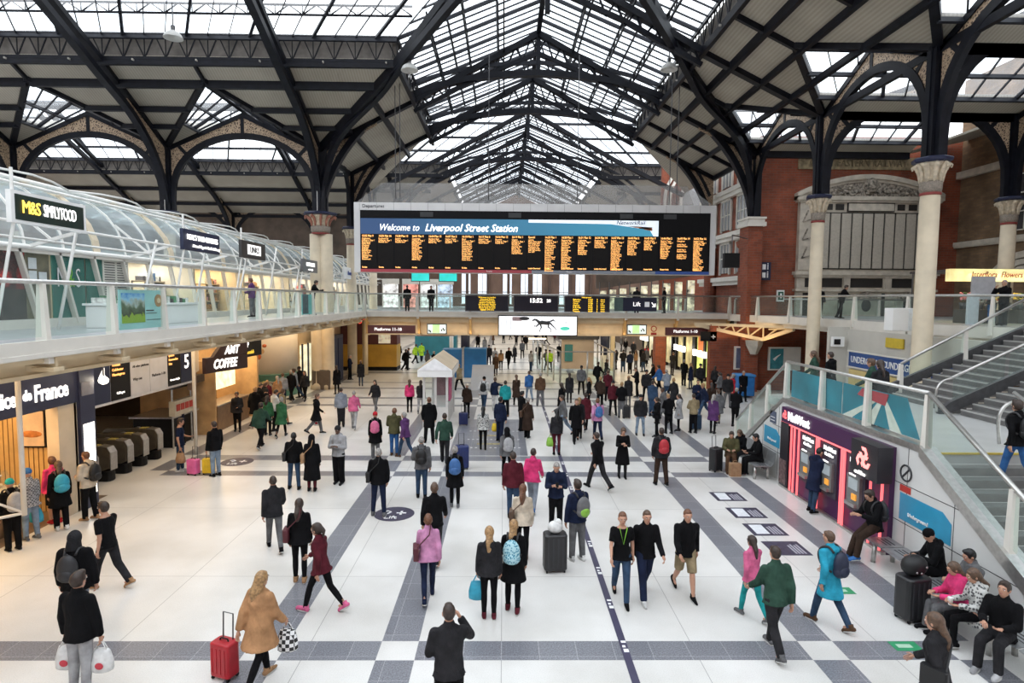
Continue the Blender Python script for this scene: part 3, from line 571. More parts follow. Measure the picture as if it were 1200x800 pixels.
# front slopes of transept 2 (seen from below)
# soffits -------------------------------------------------------
TH = V3((0, 0, .12))
def soff(*p): SO.slab(p, TH)
def dorm_along_y(xa, xb, y1, zap=None, L=2.0):
    """bay of the transept back slope between two columns, with a little gable running away over the aisle"""
    xm = (xa+xb)/2; ya = 32.0; za = tz(ya)
    soff((xa, YA, ZE), (xa, YG, ZG), (xm, YG, ZG), (xm, ya, za)); soff((xb, YA, ZE), (xm, ya, za), (xm, YG, ZG), (xb, YG, ZG))
    yb_ = 2*YA-ya; yg = 2*YA-YG
    soff((xa, YA, ZE), (xm, yb_, za), (xm, yg, ZG), (xa, yg, ZG)); soff((xb, YA, ZE), (xb, yg, ZG), (xm, yg, ZG), (xm, yb_, za))
    r0, r1 = V3((xm, ya, za)), V3((xm, yb_, za))
    for x in (xa, xb):
        e0 = V3((x, YA, ZE)); f = .42; g0, g1 = e0.lerp(r0, f), e0.lerp(r1, f); soff(e0, g1, g0)
        glazed(g0, g1, r1, r0, 8, 2, .1, .05); PUR.bar(e0, r0, .30, .34); PUR.bar(e0, r1, .30, .34)
    PUR.bar(r0, r1, .16, .2)
cols_x = [-11.05, -20.1, -29.15, -38.2]
for xa, xb in zip(cols_x[1:], cols_x[:-1]): dorm_along_y(xa, xb, 50.5)
soff((-47, YA, ZE), (-47, YG, ZG), (-38.2, YG, ZG), (-38.2, YA, ZE))
soff((XL, YA, ZE), (XL, YG, ZG), (XGL, YG, ZG))
# nave soffit left behind the arcade and right side
soff((XL, YA, ZE), (XGL, YG, ZG), (XGL, 43.7, ZG), (XL, 50.5, ZE))
soff((XT, YF, ZG), (XT, YF+7.2, ZE), (XL, YF+7.2, ZE), (XL, YF+7.2, ZE), (XGL, YF, ZG))
soff((XGL, YF, ZG), (XL, YF+7.2, ZE), (XL, YB, ZE), (XGL, YB, ZG))
soff((XGR, YF, ZG), (XR, YF+7.2, ZE), (XR, YB, ZE), (XGR, YB, ZG))
soff((XGR, YF, ZG), (30, YF, ZG), (30, YF+7.2, ZE), (XR, YF+7.2, ZE))
rows = [9.6, 13.7, 21.3, 28.9, YA]
def rz(x): return ZE+(ZG-ZE)*(XR-x)/(XR-XGR)
for ya_, yb_ in zip(rows[:-1], rows[1:]):
    ym = (ya_+yb_)/2; xa = 11.9; za = rz(xa)
    soff((XR, ya_, ZE), (xa, ym, za), (XGR, ym, ZG), (XGR, ya_, ZG)); soff((XR, yb_, ZE), (XGR, yb_, ZG), (XGR, ym, ZG), (xa, ym, za))
    X1 = 24.4
    for y in (ya_, yb_):
        f = .3
        e0, e1 = V3((XR, y, ZE)), V3((X1, y, ZE)); r0, r1 = V3((xa, ym, za)), V3((X1, ym, za))
        g0 = e0.lerp(r0, f); g1 = e1.lerp(r1, f); soff(e0, g0, g1, e1)
        glazed(g0, g1, r1, r0, 10, 2, .1, .05)
        PUR.bar(e0, r0, .30, .36); PUR.bar(e0-TH, e1-TH, .3, .4)
    PUR.bar((xa, ym, za), (X1, ym, za), .16, .2)
soff((XR, YA, ZE), (XGR, YA, ZG), (XGR, 43.7, ZG), (XR, 50.5, ZE))
soff((24.4, 9.6, ZE), (24.4, YA, ZE), (33, YA, ZE+2), (33, 9.6, ZE+2))
# purlins under the soffits
for y, d in ((YG+.05, .3), (32.1, .42), (33.7, .26), (34.9, .24), (YA-.1, .3)):
    x1 = XGL+(XL-XGL)*(y-YG)/(YA-YG)
    segs = [(-47, x1)]
    if y > 32.0:
        f = (y-32.0)/(YA-32.0); segs = []
        for a_, b_ in zip(cols_x[1:], cols_x[:-1]):
            mid = (a_+b_)/2; h = (b_-a_)/2*f; segs.append((mid-h, a_)) if 0 else None
            segs += [(a_, a_+(mid-a_)*(1-f)*0+h*0+ (mid-h-a_))] if 0 else []
            segs += [(a_, a_+(mid-a_)*f) if 0 else (a_, a_)]
        segs = []
        for a_, b_ in zip(cols_x[1:], cols_x[:-1]):
            mid = (a_+b_)/2; h = (b_-a_)/2*f
            segs += [(a_, mid-h), (mid+h, b_)]
        segs.append((cols_x[0], x1)); segs.append((-47, cols_x[-1]))
    for a_, b_ in segs:
        if b_-a_ > .1: PUR.bar((a_, y, tz(y)-.15), (b_, y, tz(y)-.15), .2, d)
for x, d in ((XGR, .34), (10.6, .42), (12.1, .26), (13.5, .26), (XR, .3)):
    PUR.bar((x, 9.6, rz(x)-.15), (x, 43.7, rz(x)-.15), .2, d)
for x, d in ((XGL, .34), (-7.2, .36), (-9.1, .26), (XL, .3)):
    y0 = YG+(YA-YG)*(XGL-x)/(XGL-XL)
    PUR.bar((x, y0, roof_z(x)-.15), (x, 46, roof_z(x)-.15), .2, d); PUR.bar((x, YF+7.2, roof_z(x)-.15), (x, YB, roof_z(x)-.15), .2, d)
for x in (XGR, XR, 12): PUR.bar((x, YF+2, roof_z(x)-.15), (x, YB, roof_z(x)-.15), .2, .3)
for y in (YF, 60.5, 63, 65.2): PUR.bar((XT, y, ZG-(y-YF)/7.2*3-.15), (XGL-(y-YF)*.78, y, ZG-(y-YF)/7.2*3-.15), .2, .3); PUR.bar((XGR+(y-YF)*.8, y, ZG-(y-YF)/7.2*3-.15), (30, y, ZG-(y-YF)/7.2*3-.15), .2, .3)
# intermediate ribs under soffit, valley rafters
for x in [XL-4.5-9.05*k for k in range(4)]+cols_x[1:]: PUR.bar((x, YG, ZG-.1), (x, 32.0, tz(32.0)-.1), .14, .2)
for y in (17.5, 21.3, 25.1, 28.9, 32.7, 36.5, 40): PUR.bar((XGR, y, ZG-.12), (12.0 if y not in (40,) else XR, y, rz(12.0 if y != 40 else XR)-.12), .16, .24)
PUR.bar((XL, YA, ZE-.2), (XGL, YG, ZG-.2), .34, .5); 
PUR.bar((XM, 9.5, ZR-.1), (XM, YB, ZR-.1), .22, .4)
GL.quad((-47, -30, 19.5), (33, -30, 19.5), (33, 9.5, 19.5), (-47, 9.5, 19.5)); GL.quad((-47, 9.5, 19.5), (XM, 9.5, ZR), (XM, YM, ZR), (-47, YM, ZR))
for k in range(14): BARS.bar((-47+k*6, -30, 19.3), (-47+k*6, 9.5, 19.3), .3, .4)
struct('wall_hall_back', MB().box(-47, -30.4, 0, 33, -30, 22), mat('hall_brick', (.25, .13, .09), .8, 0, .15, .5))
struct('wall_hall_left', MB().box(-47.4, -30, 4.7, -47, 66, 19), MATS['hall_brick']); struct('wall_hall_right', MB().box(33, -30, 4.7, 33.4, 38, 22), MATS['hall_brick'])
struct('ceiling_glass', GL, roofglass); struct('ceiling_glazing_bars', BARS, iron2)
struct('ceiling_soffit', SO, corr); struct('ceiling_purlins', PUR, iron)

# lattice girders at the foot of the glazing ---------------------
def girder(p, q, depth, label, group, cell=1.05, w=.12, back=None, mt=iron):
    p, q = V3(p), V3(q); L = (q-p).length; n = max(2, round(L/cell)); up = V3((0, 0, depth))
    t = thing('lattice_girder', label, 'girder', tuple((p+q)/2), group)
    MB().bar(p, q, w, w*1.2).bar(p+up, q+up, w, w*1.2).build('chord', mt, t)
    d = MB()
    for i in range(n):
        a, b = p.lerp(q, i/n), p.lerp(q, (i+1)/n); c = a.lerp(b, .5)
        d.bar(a, c+up, .05, .05); d.bar(c+up, b, .05, .05); d.bar(a, a+up, .04, .04)
    d.build('lattice_bracing', mt, t)
    if back is not None:
        nn = V3(back); MB().slab([p+nn, q+nn, q+nn+up, p+nn+up], nn*.3).build('backing_panel', mat('dusty_grey_board', (.17, .155, .14), .8, 0, .2, 2), t)
        c = MB()
        for i in range(0, n, 3): a = p.lerp(q, (i+.5)/n); c.bar(a-nn*.8+V3((0, 0, -.12)), a+nn*.2+V3((0, 0, -.12)), .05, .08)
        c.build('bracket', mat('grey_cleat', (.4, .38, .34), .7), t)
    return t
girder((XT, YG, ZG), (XGL, YG, ZG), UPS, 'long lattice girder at the foot of the glass roof above the glazed shops', None, back=(0, .25, 0))
girder((XT, 29.3, 18.85), (XGL+1, 29.3, 18.85), .45, 'slim lattice purlin crossing in front of the upper left roof glass', None, 1.3, .07)
girder((XGR, 9.6, ZG), (XGR, 43.7, ZG), UPS, 'lattice girder at the foot of the roof glass towards the red brick wall', None, back=(.25, 0, 0))
girder((XGL, YG, ZG), (XGL, 43.7, ZG), UPS, 'lattice girder at the foot of the nave glass beside the double column', None, back=(-.25, 0, 0))
girder((XT, YF, ZG), (XGL, YF, ZG), UPS, 'distant lattice girder under the far roof glass, over the shop row', None, back=(0, .25, 0))
girder((XGR, YF, ZG), (30, YF, ZG), UPS, 'distant lattice girder under the far roof glass, beside the gothic gable', None, back=(0, .25, 0))
for i, dx in enumerate((.28, .55, .78)):
    for s in (-1, 1):
        X = XM+s*7.3*dx; Z = ZR-(ZR-ZG2)*dx-.55
        y0 = 11 if s > 0 else max(YG, 0)+(-(7.2)*(1-dx))
        girder((X, y0, Z), (X, 43.7, Z), .4, 'lattice purlin under the nave glass, %s the ridge on the %s side' % (('nearest', 'halfway down from', 'lowest from')[i], 'brick wall' if s > 0 else 'shop row'), 'lattice purlins of the nave roof', 1.2, .08)
# ---------------------------------------------------------------- trusses
def catm(pts, n=6):
    pts = [V3(p) for p in pts]; P = [pts[0]*2-pts[1]]+pts+[pts[-1]*2-pts[-2]]; out = []
    for i in range(1, len(P)-2):
        for k in range(n):
            t = k/n; a, b, c, d = P[i-1:i+3]
            out.append(.5*((2*b)+(c-a)*t+(2*a-5*b+4*c-d)*t*t+(3*b-a-3*c+d)*t**3))
    out.append(pts[-1]); return out
def nave_truss(y, label, group, gable=True, arch=True, sides=(0, 1)):
    t = thing('roof_truss', label, 'roof truss', (XM, y, ZC), group)
    ht = ZR-.3
    if gable:
        for s, xe, ze in [((-1, XL, ZE), (1, XR, ZE))[k_] for k_ in sides]:
            xg = XGL if s < 0 else XGR
            MB().path([(XM, y, ht), (xg, y, ZG-.1), (xe, y, ze-.1)], .3, .38, up=(0, 1, 0)).build('rafter', iron, t)
            MB().path([(XM, y, ht-1.1), (XM+(xg-XM)*.5, y, ht-1.0-(ht-ZG)*.42), (xg, y, ZG-.7)], .22, .2, up=(0, 1, 0)).build('lower_chord', iron, t)
            d = MB(); k = 8
            for i in range(k):
                a = V3((XM, y, ht)).lerp(V3((xg, y, ZG-.1)), (i+.5)/k); b = V3((XM, y, ht-1.1)).lerp(V3((xg, y, ZG-.7)), i/k); c = V3((XM, y, ht-1.1)).lerp(V3((xg, y, ZG-.7)), (i+1)/k)
                d.bar(a, b, .09, .09, up=(0, 1, 0)); d.bar(a, c, .09, .09, up=(0, 1, 0))
            d.build('strut', iron, t)
        MB().bar((XM, y, ht+.2), (XM, y, 18.9), .24, .24).build('king_post', iron, t)
    if arch:
        for s, xe in ((-1, XL), (1, XR)):
            a = abs(xe-XM); pts = []
            prof = [(0, 18.95), (.22, 18.75), (.44, 18.2), (.62, 17.3), (.77, 16.0), (.885, 14.3), (.955, 12.6), (.985, 11.4), (.992, ZC+.05)]
            pts = catm([(XM+s*a*u, y, z) for u, z in prof], 4)
            MB().path(pts, .34, .42, up=(0, 1, 0)).build('arch_rib', iron, t)
            pts2 = [p+V3((s*.0, 0, .62)) if abs(p.x-XM) < a*.6 else p+V3((s*.34, 0, .5)) for p in pts[:-8]]
            MB().path(pts2, .22, .14, up=(0, 1, 0)).build('arch_chord', iron2, t)
            d = MB()
            for i in range(1, len(pts)-10, 2):
                p = pts[i]; zt = roof_line(p.x)
                if gable and zt-p.z > .5: d.bar(p, (p.x+s*-.7, y, roof_line(p.x-s*.7)-.2), .08, .08, up=(0, 1, 0)); d.bar(p, (p.x+s*.5, y, roof_line(p.x+s*.5)-.2), .08, .08, up=(0, 1, 0))
            if d.v: d.build('web_bar', iron, t)
            # solid haunch with filigree between arch and rafter
            q = [p for p in pts if abs(p.x-XM) > a*.70]
            poly = [p for p in q]+[V3((xe, y, 11.0)), V3((xe, y, ZE-.3)), V3((q[0].x, y, roof_line(q[0].x)-.4))]
            MB().slab([p+V3((0, -.05, 0)) for p in poly], (0, .1, 0)).build('filigree_panel', filig, t)
    return t
def roof_line(x):
    xg = XGL if x < XM else XGR
    if abs(x-XM) < abs(xg-XM): return (ZR-.3)+(ZG-.1-ZR+.3)*abs(x-XM)/abs(xg-XM)
    return roof_z(x)
nave_truss(YA, 'great arched roof truss rising from the tall double column and the brick pier', None)
nave_truss(43.7, 'second arched roof truss, just behind the hanging departure board', None)
nave_truss(51, 'light gabled truss high over the second crossing behind the board', None, True, False)
for y, w in ((YF+.2, 'first'), (65.2, 'second'), (72.5, 'third'), (80, 'fourth')):
    nave_truss(y, 'small distant gabled truss over the far nave, %s behind the second crossing' % w, 'far nave trusses', True, y < 60)
nave_truss(28.9, 'gabled truss nearest overhead, springing above the slim cream column', None, True, False, (1,))
# diagonal trusses of the crossing
for s, xe, nm in ((-1, XL, 'tall double column by the shops'), (1, XR, 'brick pier')):
    t = thing('diagonal_truss', 'diagonal truss rising from the %s to the ridge' % nm, 'roof truss', (xe, YA, ZC))
    xg = XGL if s < 0 else XGR
    MB().path(catm([(xe, YA, ZE-.3), (xg, YG, ZG-.1), (XM+s*.2, YM, ZR-.2)], 4), .34, .4).build('rafter', iron, t)
    lp = catm([(xe+s*-.15, YA, ZC+.1), (xe-s*.4, YA-.4, 12.6), (xe-s*1.7, YA-1.8, 14.7), (xg-s*-1.2, YG+1.6, 16.3), (xg-s*.6, YG-.8, 17.2), (XM+s*3, YM+3, 18.6), (XM, YM, 19.4)], 5)
    MB().path(lp, .3, .34).build('lower_rib', iron, t)
    d = MB()
    for k in range(5, len(lp)-1, 3):
        p = lp[k]; q = lp[k+1]; f = (YA-p.y)/(YA-YG)
        zt = lambda v: (ZE-.3+(ZG+.2-ZE)*(YA-v.y)/(YA-YG)) if v.y > YG else ZG-.1+(ZR-.1-ZG)*(YG-v.y)/(YG-YM)
        d.bar(p, (p.x, p.y, zt(p)), .09, .09); d.bar(p, (q.x, q.y, zt(q)), .09, .09)
    d.build('strut', iron, t)
# principals of the transept over the shops
for dy, wh in ((0, 'side transept'), (28.7, 'far transept')):
  for k, x in enumerate(cols_x):
    t = thing('transept_rib', 'roof rib of the %s, %s column line counted from the tall double column' % (wh, ('first', 'second', 'third', 'fourth')[k]), 'roof rib', (x, YA+dy, ZC), 'ribs of the '+wh); D = V3((0, dy, 0))
    lp = catm([V3(q)+D for q in ((x, YA, ZC+.1), (x, 35.9, 12.5), (x, 34.8, 14.1), (x, 33, 15.5), (x, 30.6, 16.6), (x, 27, 18.3), (x, YM, 20.3))], 5)
    MB().path(lp, .3, .36, up=(1, 0, 0)).build('lower_rib', iron, t)
    MB().path([V3(q)+D for q in ((x, YA, ZE-.2), (x, YG, ZG-.1), (x, YM, ZR-.2))], .26, .34, up=(1, 0, 0)).build('rafter', iron, t)
    poly = [p for p in lp if p.y > 32.8+dy]+[V3((x, 32.8, tz(32.8)-.2))+D, V3((x, YA, ZE-.3))+D]
    MB().slab([p+V3((-.05, 0, 0)) for p in poly], (.1, 0, 0)).build('filigree_panel', filig, t)
# ---------------------------------------------------------------- arcade arches
def arcade(p, q, label, group, zlo=ZE-.25, zhi=16.3, crown=15.1, gable=True, gw=.26):
    p, q = V3(p), V3(q); ax = (q-p).normalized(); L = (q-p).length; mid = (p+q)/2; side = ax.cross(V3((0, 0, 1)))
    t = thing('arcade_arch', label, 'arch', (mid.x, mid.y, ZC), group)
    a = L/2-.28; zs = ZC+.7
    arc = [(-a, ZC)]+[(-a*math.cos(PI*i/24), zs+(crown-zs)*math.sin(PI*i/24)**.85) for i in range(25)]+[(a, ZC)]
    W = lambda u, z, s=0: mid+ax*u+V3((0, 0, z-mid.z))+side*s
    MB().path([W(u, z) for u, z in arc], .34, .22, up=side).build('arch_ring', iron, t)
    if gable:
        MB().path([W(-L/2, zlo), W(0, zhi), W(L/2, zlo)], gw, .2, up=side).build('gable_bar', iron, t)
        top = lambda u: zhi-(zhi-zlo)*abs(u)/(L/2)
    else:
        MB().bar(W(-L/2, zhi), W(L/2, zhi), .26, .3).build('gable_bar', iron, t); top = lambda u: zhi
    sp = MB(); 
    up_ = arc[1:-1]
    for (u0, z0), (u1, z1) in zip(up_[:-1], up_[1:]):
        a4 = [W(u0, z0, -.05), W(u1, z1, -.05), W(u1, max(z1, top(u1)), -.05), W(u0, max(z0, top(u0)), -.05)]
        sp.slab(a4, side*.1)
    sp.slab([W(-L/2, ZC+.2, -.05), W(-a, ZC+.2, -.05), W(-a, zs, -.05), W(-a, zlo, -.05), W(-L/2, zlo, -.05)], side*.1)
    sp.slab([W(a, ZC+.2, -.05), W(L/2, ZC+.2, -.05), W(L/2, zlo, -.05), W(a, zlo, -.05), W(a, zs, -.05)], side*.1)
    sp.build('filigree_spandrel', filig, t)
    d = MB()
    for ang in (40, 90, 140):
        u, z = -a*math.cos(R(ang)), zs+(crown-zs)*math.sin(R(ang))**.85
        k = .6 if ang != 90 else 0
        uu = u+(-k if ang < 90 else k); MB().bar(W(u, z), W(uu, top(uu)), .2, .16, up=side).build('spandrel_bar', iron, t)
n_ = ('first', 'second', 'third')
for k, (a_, b_) in enumerate(zip(cols_x[1:], cols_x[:-1])):
    arcade((a_, YA, ZC), (b_, YA, ZC), 'ornate arch over the glazed shops, %s from the double column' % n_[k], 'transept arcade arches')
    arcade((a_, 65.2, ZC), (b_, 65.2, ZC), 'distant ornate arch far beyond the shop vault, seen through the %s front arch' % n_[k], 'rear arcade arches')
arcade((XL, YA, ZC), (XL, 43.7, ZC), 'narrow arch running back from the tall double column', 'left nave arches')
arcade((XL, 43.7, ZC), (XL, 50.9, ZC), 'further narrow arch behind the one beside the tall double column', 'left nave arches')
for a_, b_, w in ((9.6, 21.3, 'out of the frame beside the thick cream column'), (21.3, 28.9, 'between the thick and the slim cream column'), (28.9, YA, 'between the slim cream column and the brick pier')):
    if a_ < 10: a_ = 13.7
    arcade((XR, a_, ZC), (XR, b_, ZC), 'ornate iron arch '+w, 'brick wall side arches', zhi=16.0, crown=15.0)
arcade((XR, 21.3, ZC), (24.4, 21.3, ZC), 'large near arch reaching out to the corner from the thick cream column', None, zlo=13.8, zhi=16.1, crown=15.3, gw=.9)
arcade((XR, 28.9, ZC), (24.4, 28.9, ZC), 'arch between the slim cream column and the column by the flower stall', None, zhi=15.9, crown=15.0)
arcade((24.4, 21.3, ZC), (24.4, 28.9, ZC), 'arch beyond the flower stall column', None, zhi=15.9)
# ---------------------------------------------------------------- columns
capm = mat('capital_stone_paint', (.62, .53, .40), .6, 0, .15, 8); capd = mat('capital_grey_moulding', (.27, .23, .19), .7, 0, .2, 20)
cap_red = mat('capital_leaf_red', (.38, .16, .11), .6, 0, .15, 8); redband = mat('red_band', (.25, .04, .035), .6)
def column(x, y, r, label, group=None, double=False, zb=0.0, red=False):
    t = thing('iron_column', label, 'column', (x, y, zb), group)
    offs = [(-r*.55, 0), (r*.62, .05)] if double else [(0, 0)]
    zt = ZC-1.25
    s = MB()
    for dx, dy in offs:
        rr = r*.75 if double else r
        s.lathe([(rr*1.25, zb), (rr*1.25, zb+.25), (rr*1.08, zb+.4), (rr*1.05, zb+2.5), (rr, zt)], x+dx, y+dy, 20)
    s.build('shaft', cream, t, smooth=True)
    MB().lathe([(r*1.02, zt-.02), (r*1.08, zt), (r*1.08, zt+.06), (r*1.02, zt+.08)], x, y, 20).build('necking', redband, t, smooth=True)
    MB().lathe([(r*1.03, zt+.08), (r*1.12, zt+.2), (r*1.15, zt+.42), (r*1.1, zt+.46)], x, y, 20).build('collar_moulding', capd, t, smooth=True)
    b = MB().lathe([(r*.98, zt+.44), (r*1.0, zt+.7), (r*1.2, zt+.95), (r*1.65, zt+1.12)], x, y, 20)
    for k in range(10):
        a = 2*PI*k/10; ca, sa = math.cos(a), math.sin(a)
        pts = [(x+ca*q, y+sa*q, zt+h) for q, h in ((r*1.04, .44), (r*1.08, .7), (r*1.3, .92), (r*1.72, 1.05), (r*1.86, 1.0), (r*1.82, .9))]
        b.tube(pts, [.05, .085, .09, .075, .05, .03], 6, 1)
    b.build('leaf_capital', [capm, cap_red if red else capm], t, smooth=True)
    MB().lathe([(r*1.75, zt+1.1), (r*2.0, zt+1.15), (r*2.05, zt+1.24), (r*1.9, zt+1.28)], x, y, 8).build('abacus', navy, t)
    MB().box(x-r*.75, y-r*.75, ZC, x+r*.75, y+r*.75, ZE).box(x-r*.2, y-r*.9, ZC, x+r*.2, y+r*.9, ZE).box(x-r*.9, y-r*.2, ZC, x+r*.9, y+r*.2, ZE).build('iron_post', iron, t)
    MB().bar((x-.03, y-r*.95, ZC+.05), (x-.03, y-r*.95, ZE-.3), .03, .05).build('downpipe', steel, t)
column(XL, YA, .50, 'tall cream double column with red-tipped leaf capital beside the glazed shops', double=True, red=True)
for k, x in enumerate(cols_x[1:]): column(x, YA, .32, 'cream column hidden behind the glass shop vault, %s from the double column' % n_[k], 'columns behind the shop vault')
for k, x in enumerate(cols_x[1:]): column(x, 65.2, .32, 'distant rear column far behind the shop row, %s beyond the double column line' % n_[k], 'columns behind the shop vault')
column(XL, 43.7, .32, 'cream column standing just behind the tall double column', 'left nave columns')
column(XL, 50.9, .32, 'cream column standing furthest behind the tall double column', 'left nave columns')
column(XR, 21.3, .31, 'thick round cream column nearest the staircase')
column(XR, 28.9, .285, 'slim cream column in front of the marble memorial')
column(24.4, 28.9, .31, 'cream column standing behind the flower stall sign', zb=4.7)
column(24.4, 21.3, .31, 'cream column out beyond the near corner arch', zb=4.7)
# dome lamps under the roof
for k, (px, py, Y_, w) in enumerate(((203, 45, 28.6, 'above the glazed shops'), (480, 83, 30, 'above the departure board, on the shop side'), (784, 82, 30, 'above the departure board, on the brick wall side'),
        (500, 124, 42.8, 'far back on the shop side'), (750, 124, 42.8, 'far back on the brick wall side'))):
    d = CF*FP+CR*(px-600)+CU*(400-py); p = V3((0, 0, H))+d*(Y_/d.y)
    t = thing('dome_lamp', 'grey dome lamp hanging from the roof '+w, 'lamp', (p.x, p.y, p.z))
    MB().lathe([(.06, .36), (.16, .33), (.33, .2), (.42, .02), (.42, 0), (.38, .0), (.28, .16), (.05, .28)], 0, 0, 18).build('lamp_dome', mat('grey_lamp_shell', (.5, .5, .48), .4), t, smooth=True).location = (0, 0, 0)
    ROOT['x'] = 0
    o = t.children[0]; 
    for v in o.data.vertices: v.co += ROOT[t.name]
    MB().tube([p+V3((0, 0, .34)), p+V3((0, 0, 1.6))], .03, 6).lathe([(.09, p.z+.3), (.1, p.z+.55), (.05, p.z+.6)], p.x, p.y, 10).build('lamp_stem', dsteel, t)
# ================================================================ FLOOR
m_, nt, b = nodes_mat('white_terrazzo'); terr = m_
tc = N(nt, 'TexCoord'); br = N(nt, 'TexBrick', Scale=1.0); br.offset = 0
br.inputs['Color1'].default_value = (.74, .725, .70, 1); br.inputs['Color2'].default_value = (.70, .69, .67, 1); br.inputs['Mortar'].default_value = (.36, .35, .34, 1)
br.inputs['Mortar Size'].default_value = .006; br.inputs['Brick Width'].default_value = 3.1; br.inputs['Row Height'].default_value = 3.9
no = N(nt, 'TexNoise', Scale=.45, Detail=8.); sp = N(nt, 'TexNoise', Scale=60., Detail=2.)
rp = N(nt, 'ValToRGB'); e = rp.color_ramp.elements; e[0].position = .32; e[0].color = (.78, .77, .75, 1); e[1].position = .6; e[1].color = (1, 1, 1, 1)
r2 = N(nt, 'ValToRGB'); e = r2.color_ramp.elements; e[0].position = .3; e[0].color = (.88, .88, .87, 1); e[1].position = .55; e[1].color = (1, 1, 1, 1)
m1 = N(nt, 'MixRGB', blend_type='MULTIPLY'); m1.inputs[0].default_value = 1; m2 = N(nt, 'MixRGB', blend_type='MULTIPLY'); m2.inputs[0].default_value = 1
nt.links.new(tc.outputs['Object'], br.inputs['Vector']); nt.links.new(tc.outputs['Object'], no.inputs['Vector']); nt.links.new(tc.outputs['Object'], sp.inputs['Vector'])
nt.links.new(no.outputs['Fac'], rp.inputs['Fac']); nt.links.new(sp.outputs['Fac'], r2.inputs['Fac'])
nt.links.new(br.outputs['Color'], m1.inputs[1]); nt.links.new(rp.outputs[0], m1.inputs[2]); nt.links.new(m1.outputs[0], m2.inputs[1]); nt.links.new(r2.outputs[0], m2.inputs[2])
nt.links.new(m2.outputs[0], b.inputs['Base Color']); b.inputs['Roughness'].default_value = .28
m_, nt, b = nodes_mat('grey_granite_band'); gran = m_
tc = N(nt, 'TexCoord'); br = N(nt, 'TexBrick', Scale=1.0); br.offset = 0
br.inputs['Color1'].default_value = (.175, .18, .205, 1); br.inputs['Color2'].default_value = (.215, .22, .245, 1); br.inputs['Mortar'].default_value = (.36, .36, .38, 1)
br.inputs['Mortar Size'].default_value = .006; br.inputs['Brick Width'].default_value = .6; br.inputs['Row Height'].default_value = .6
sp = N(nt, 'TexNoise', Scale=45., Detail=3.); r2 = N(nt, 'ValToRGB'); e = r2.color_ramp.elements; e[0].position = .35; e[0].color = (.6, .6, .6, 1); e[1].position = .65; e[1].color = (1.25, 1.25, 1.25, 1)
m1 = N(nt, 'MixRGB', blend_type='MULTIPLY'); m1.inputs[0].default_value = 1
nt.links.new(tc.outputs['Object'], br.inputs['Vector']); nt.links.new(tc.outputs['Object'], sp.inputs['Vector']); nt.links.new(sp.outputs['Fac'], r2.inputs['Fac'])
nt.links.new(br.outputs['Color'], m1.inputs[1]); nt.links.new(r2.outputs[0], m1.inputs[2]); nt.links.new(m1.outputs[0], b.inputs['Base Color']); b.inputs['Roughness'].default_value = .3
xb = [(-11.35, -10.75), (-4.05, -3.47), (-1.95, -1.35), (4.88, 5.46), (7.2, 7.75)]
yb = [(8.9, 9.42), (18.5, 19.02), (20.3, 20.95), (30.7, 31.2), (33.0, 33.5), (36.6, 37.1), (39.2, 39.6), (44.3, 44.8), (47, 47.4), (52, 52.5), (55, 55.4), (60, 60.5), (66, 66.6), (73, 73.6)]
xs = [-47]+[v for p in xb for v in p]+[33]; ys = [-30]+[v for p in yb for v in p]+[96]
FL = MB()
for i in range(len(xs)-1):
    for j in range(len(ys)-1):
        bx = i % 2 == 1; by = j % 2 == 1
        g = bx != by
        if xs[i] >= 7.7 and by: g = False
        if xs[i] < -11.35 and by: g = False
        if xs[i] == -11.35 and ys[j] < 18: g = False
        if by and xs[i] == -47: g = False
        FL.box(xs[i], ys[j], -.3, xs[i+1], ys[j+1], 0, 1 if g else 0)
# dark paved patch round the kiosk
struct('floor', FL, [terr, gran])
pv = MB().box(-1.9, 21.0, 0, .9, 27.4, .006)
struct('floor_paving_patch', pv, gran)
fd = struct('floor_tiles_by_shops', MB().box(-22, 4, 0, -11.1, 16.6, .006), mat('brown_floor_tiles', (.20, .14, .095), .35, 0, .15, 4))
for k, (x, y) in enumerate(((-1.0, 22.6), (-1.0, 24.0))):
    o = MB().box(x, y, .007, x+1.3, y+.22, .011).build('floor_lettering', mat('worn_yellow_print', (.45, .38, .2), .6, 0, .3, 9)); tag(o, 'worn yellow floor print on the dark paving beside the kiosk, %s strip' % ('nearer', 'farther')[k], 'floor marking')
for k, y in enumerate((22.1, 23.4, 24.9)):
    t = thing('stud_line', 'line of white studs in the dark paving by the kiosk, %s of three' % ('nearest', 'middle', 'farthest')[k], 'floor studs', (-.5, y, 0)); s = MB()
    for i in range(12): s.box(-1.4+i*.18, y, .007, -1.32+i*.18, y+.06, .012)
    o = s.build('stud_dots', wlet, t); o['kind'] = 'stuff'
# queue tape
t = thing('floor_tape', 'long purple printed tape strip running straight down the middle of the floor', 'floor tape', (2, 20, 0))
tp = MB().slab([(1.90, 5, .004), (2.02, 5, .004), (2.17, 34, .004), (2.05, 34, .004)], (0, 0, .003)); tp.build('tape_strip', mat('purple_tape', (.05, .045, .09), .5, 0, .1, 3), t)
pr = MB()
for k in range(18):
    y = 6.4+k*1.35; x = 1.93+(y-5)*.15/29
    for q in range(3): pr.box(x+.005, y+q*.13, .0075, x+.085-(q % 2)*.03, y+q*.13+.06+.03*(q == 0), .0085)
o = pr.build('tape_print', wlet, t); o['kind'] = 'stuff'
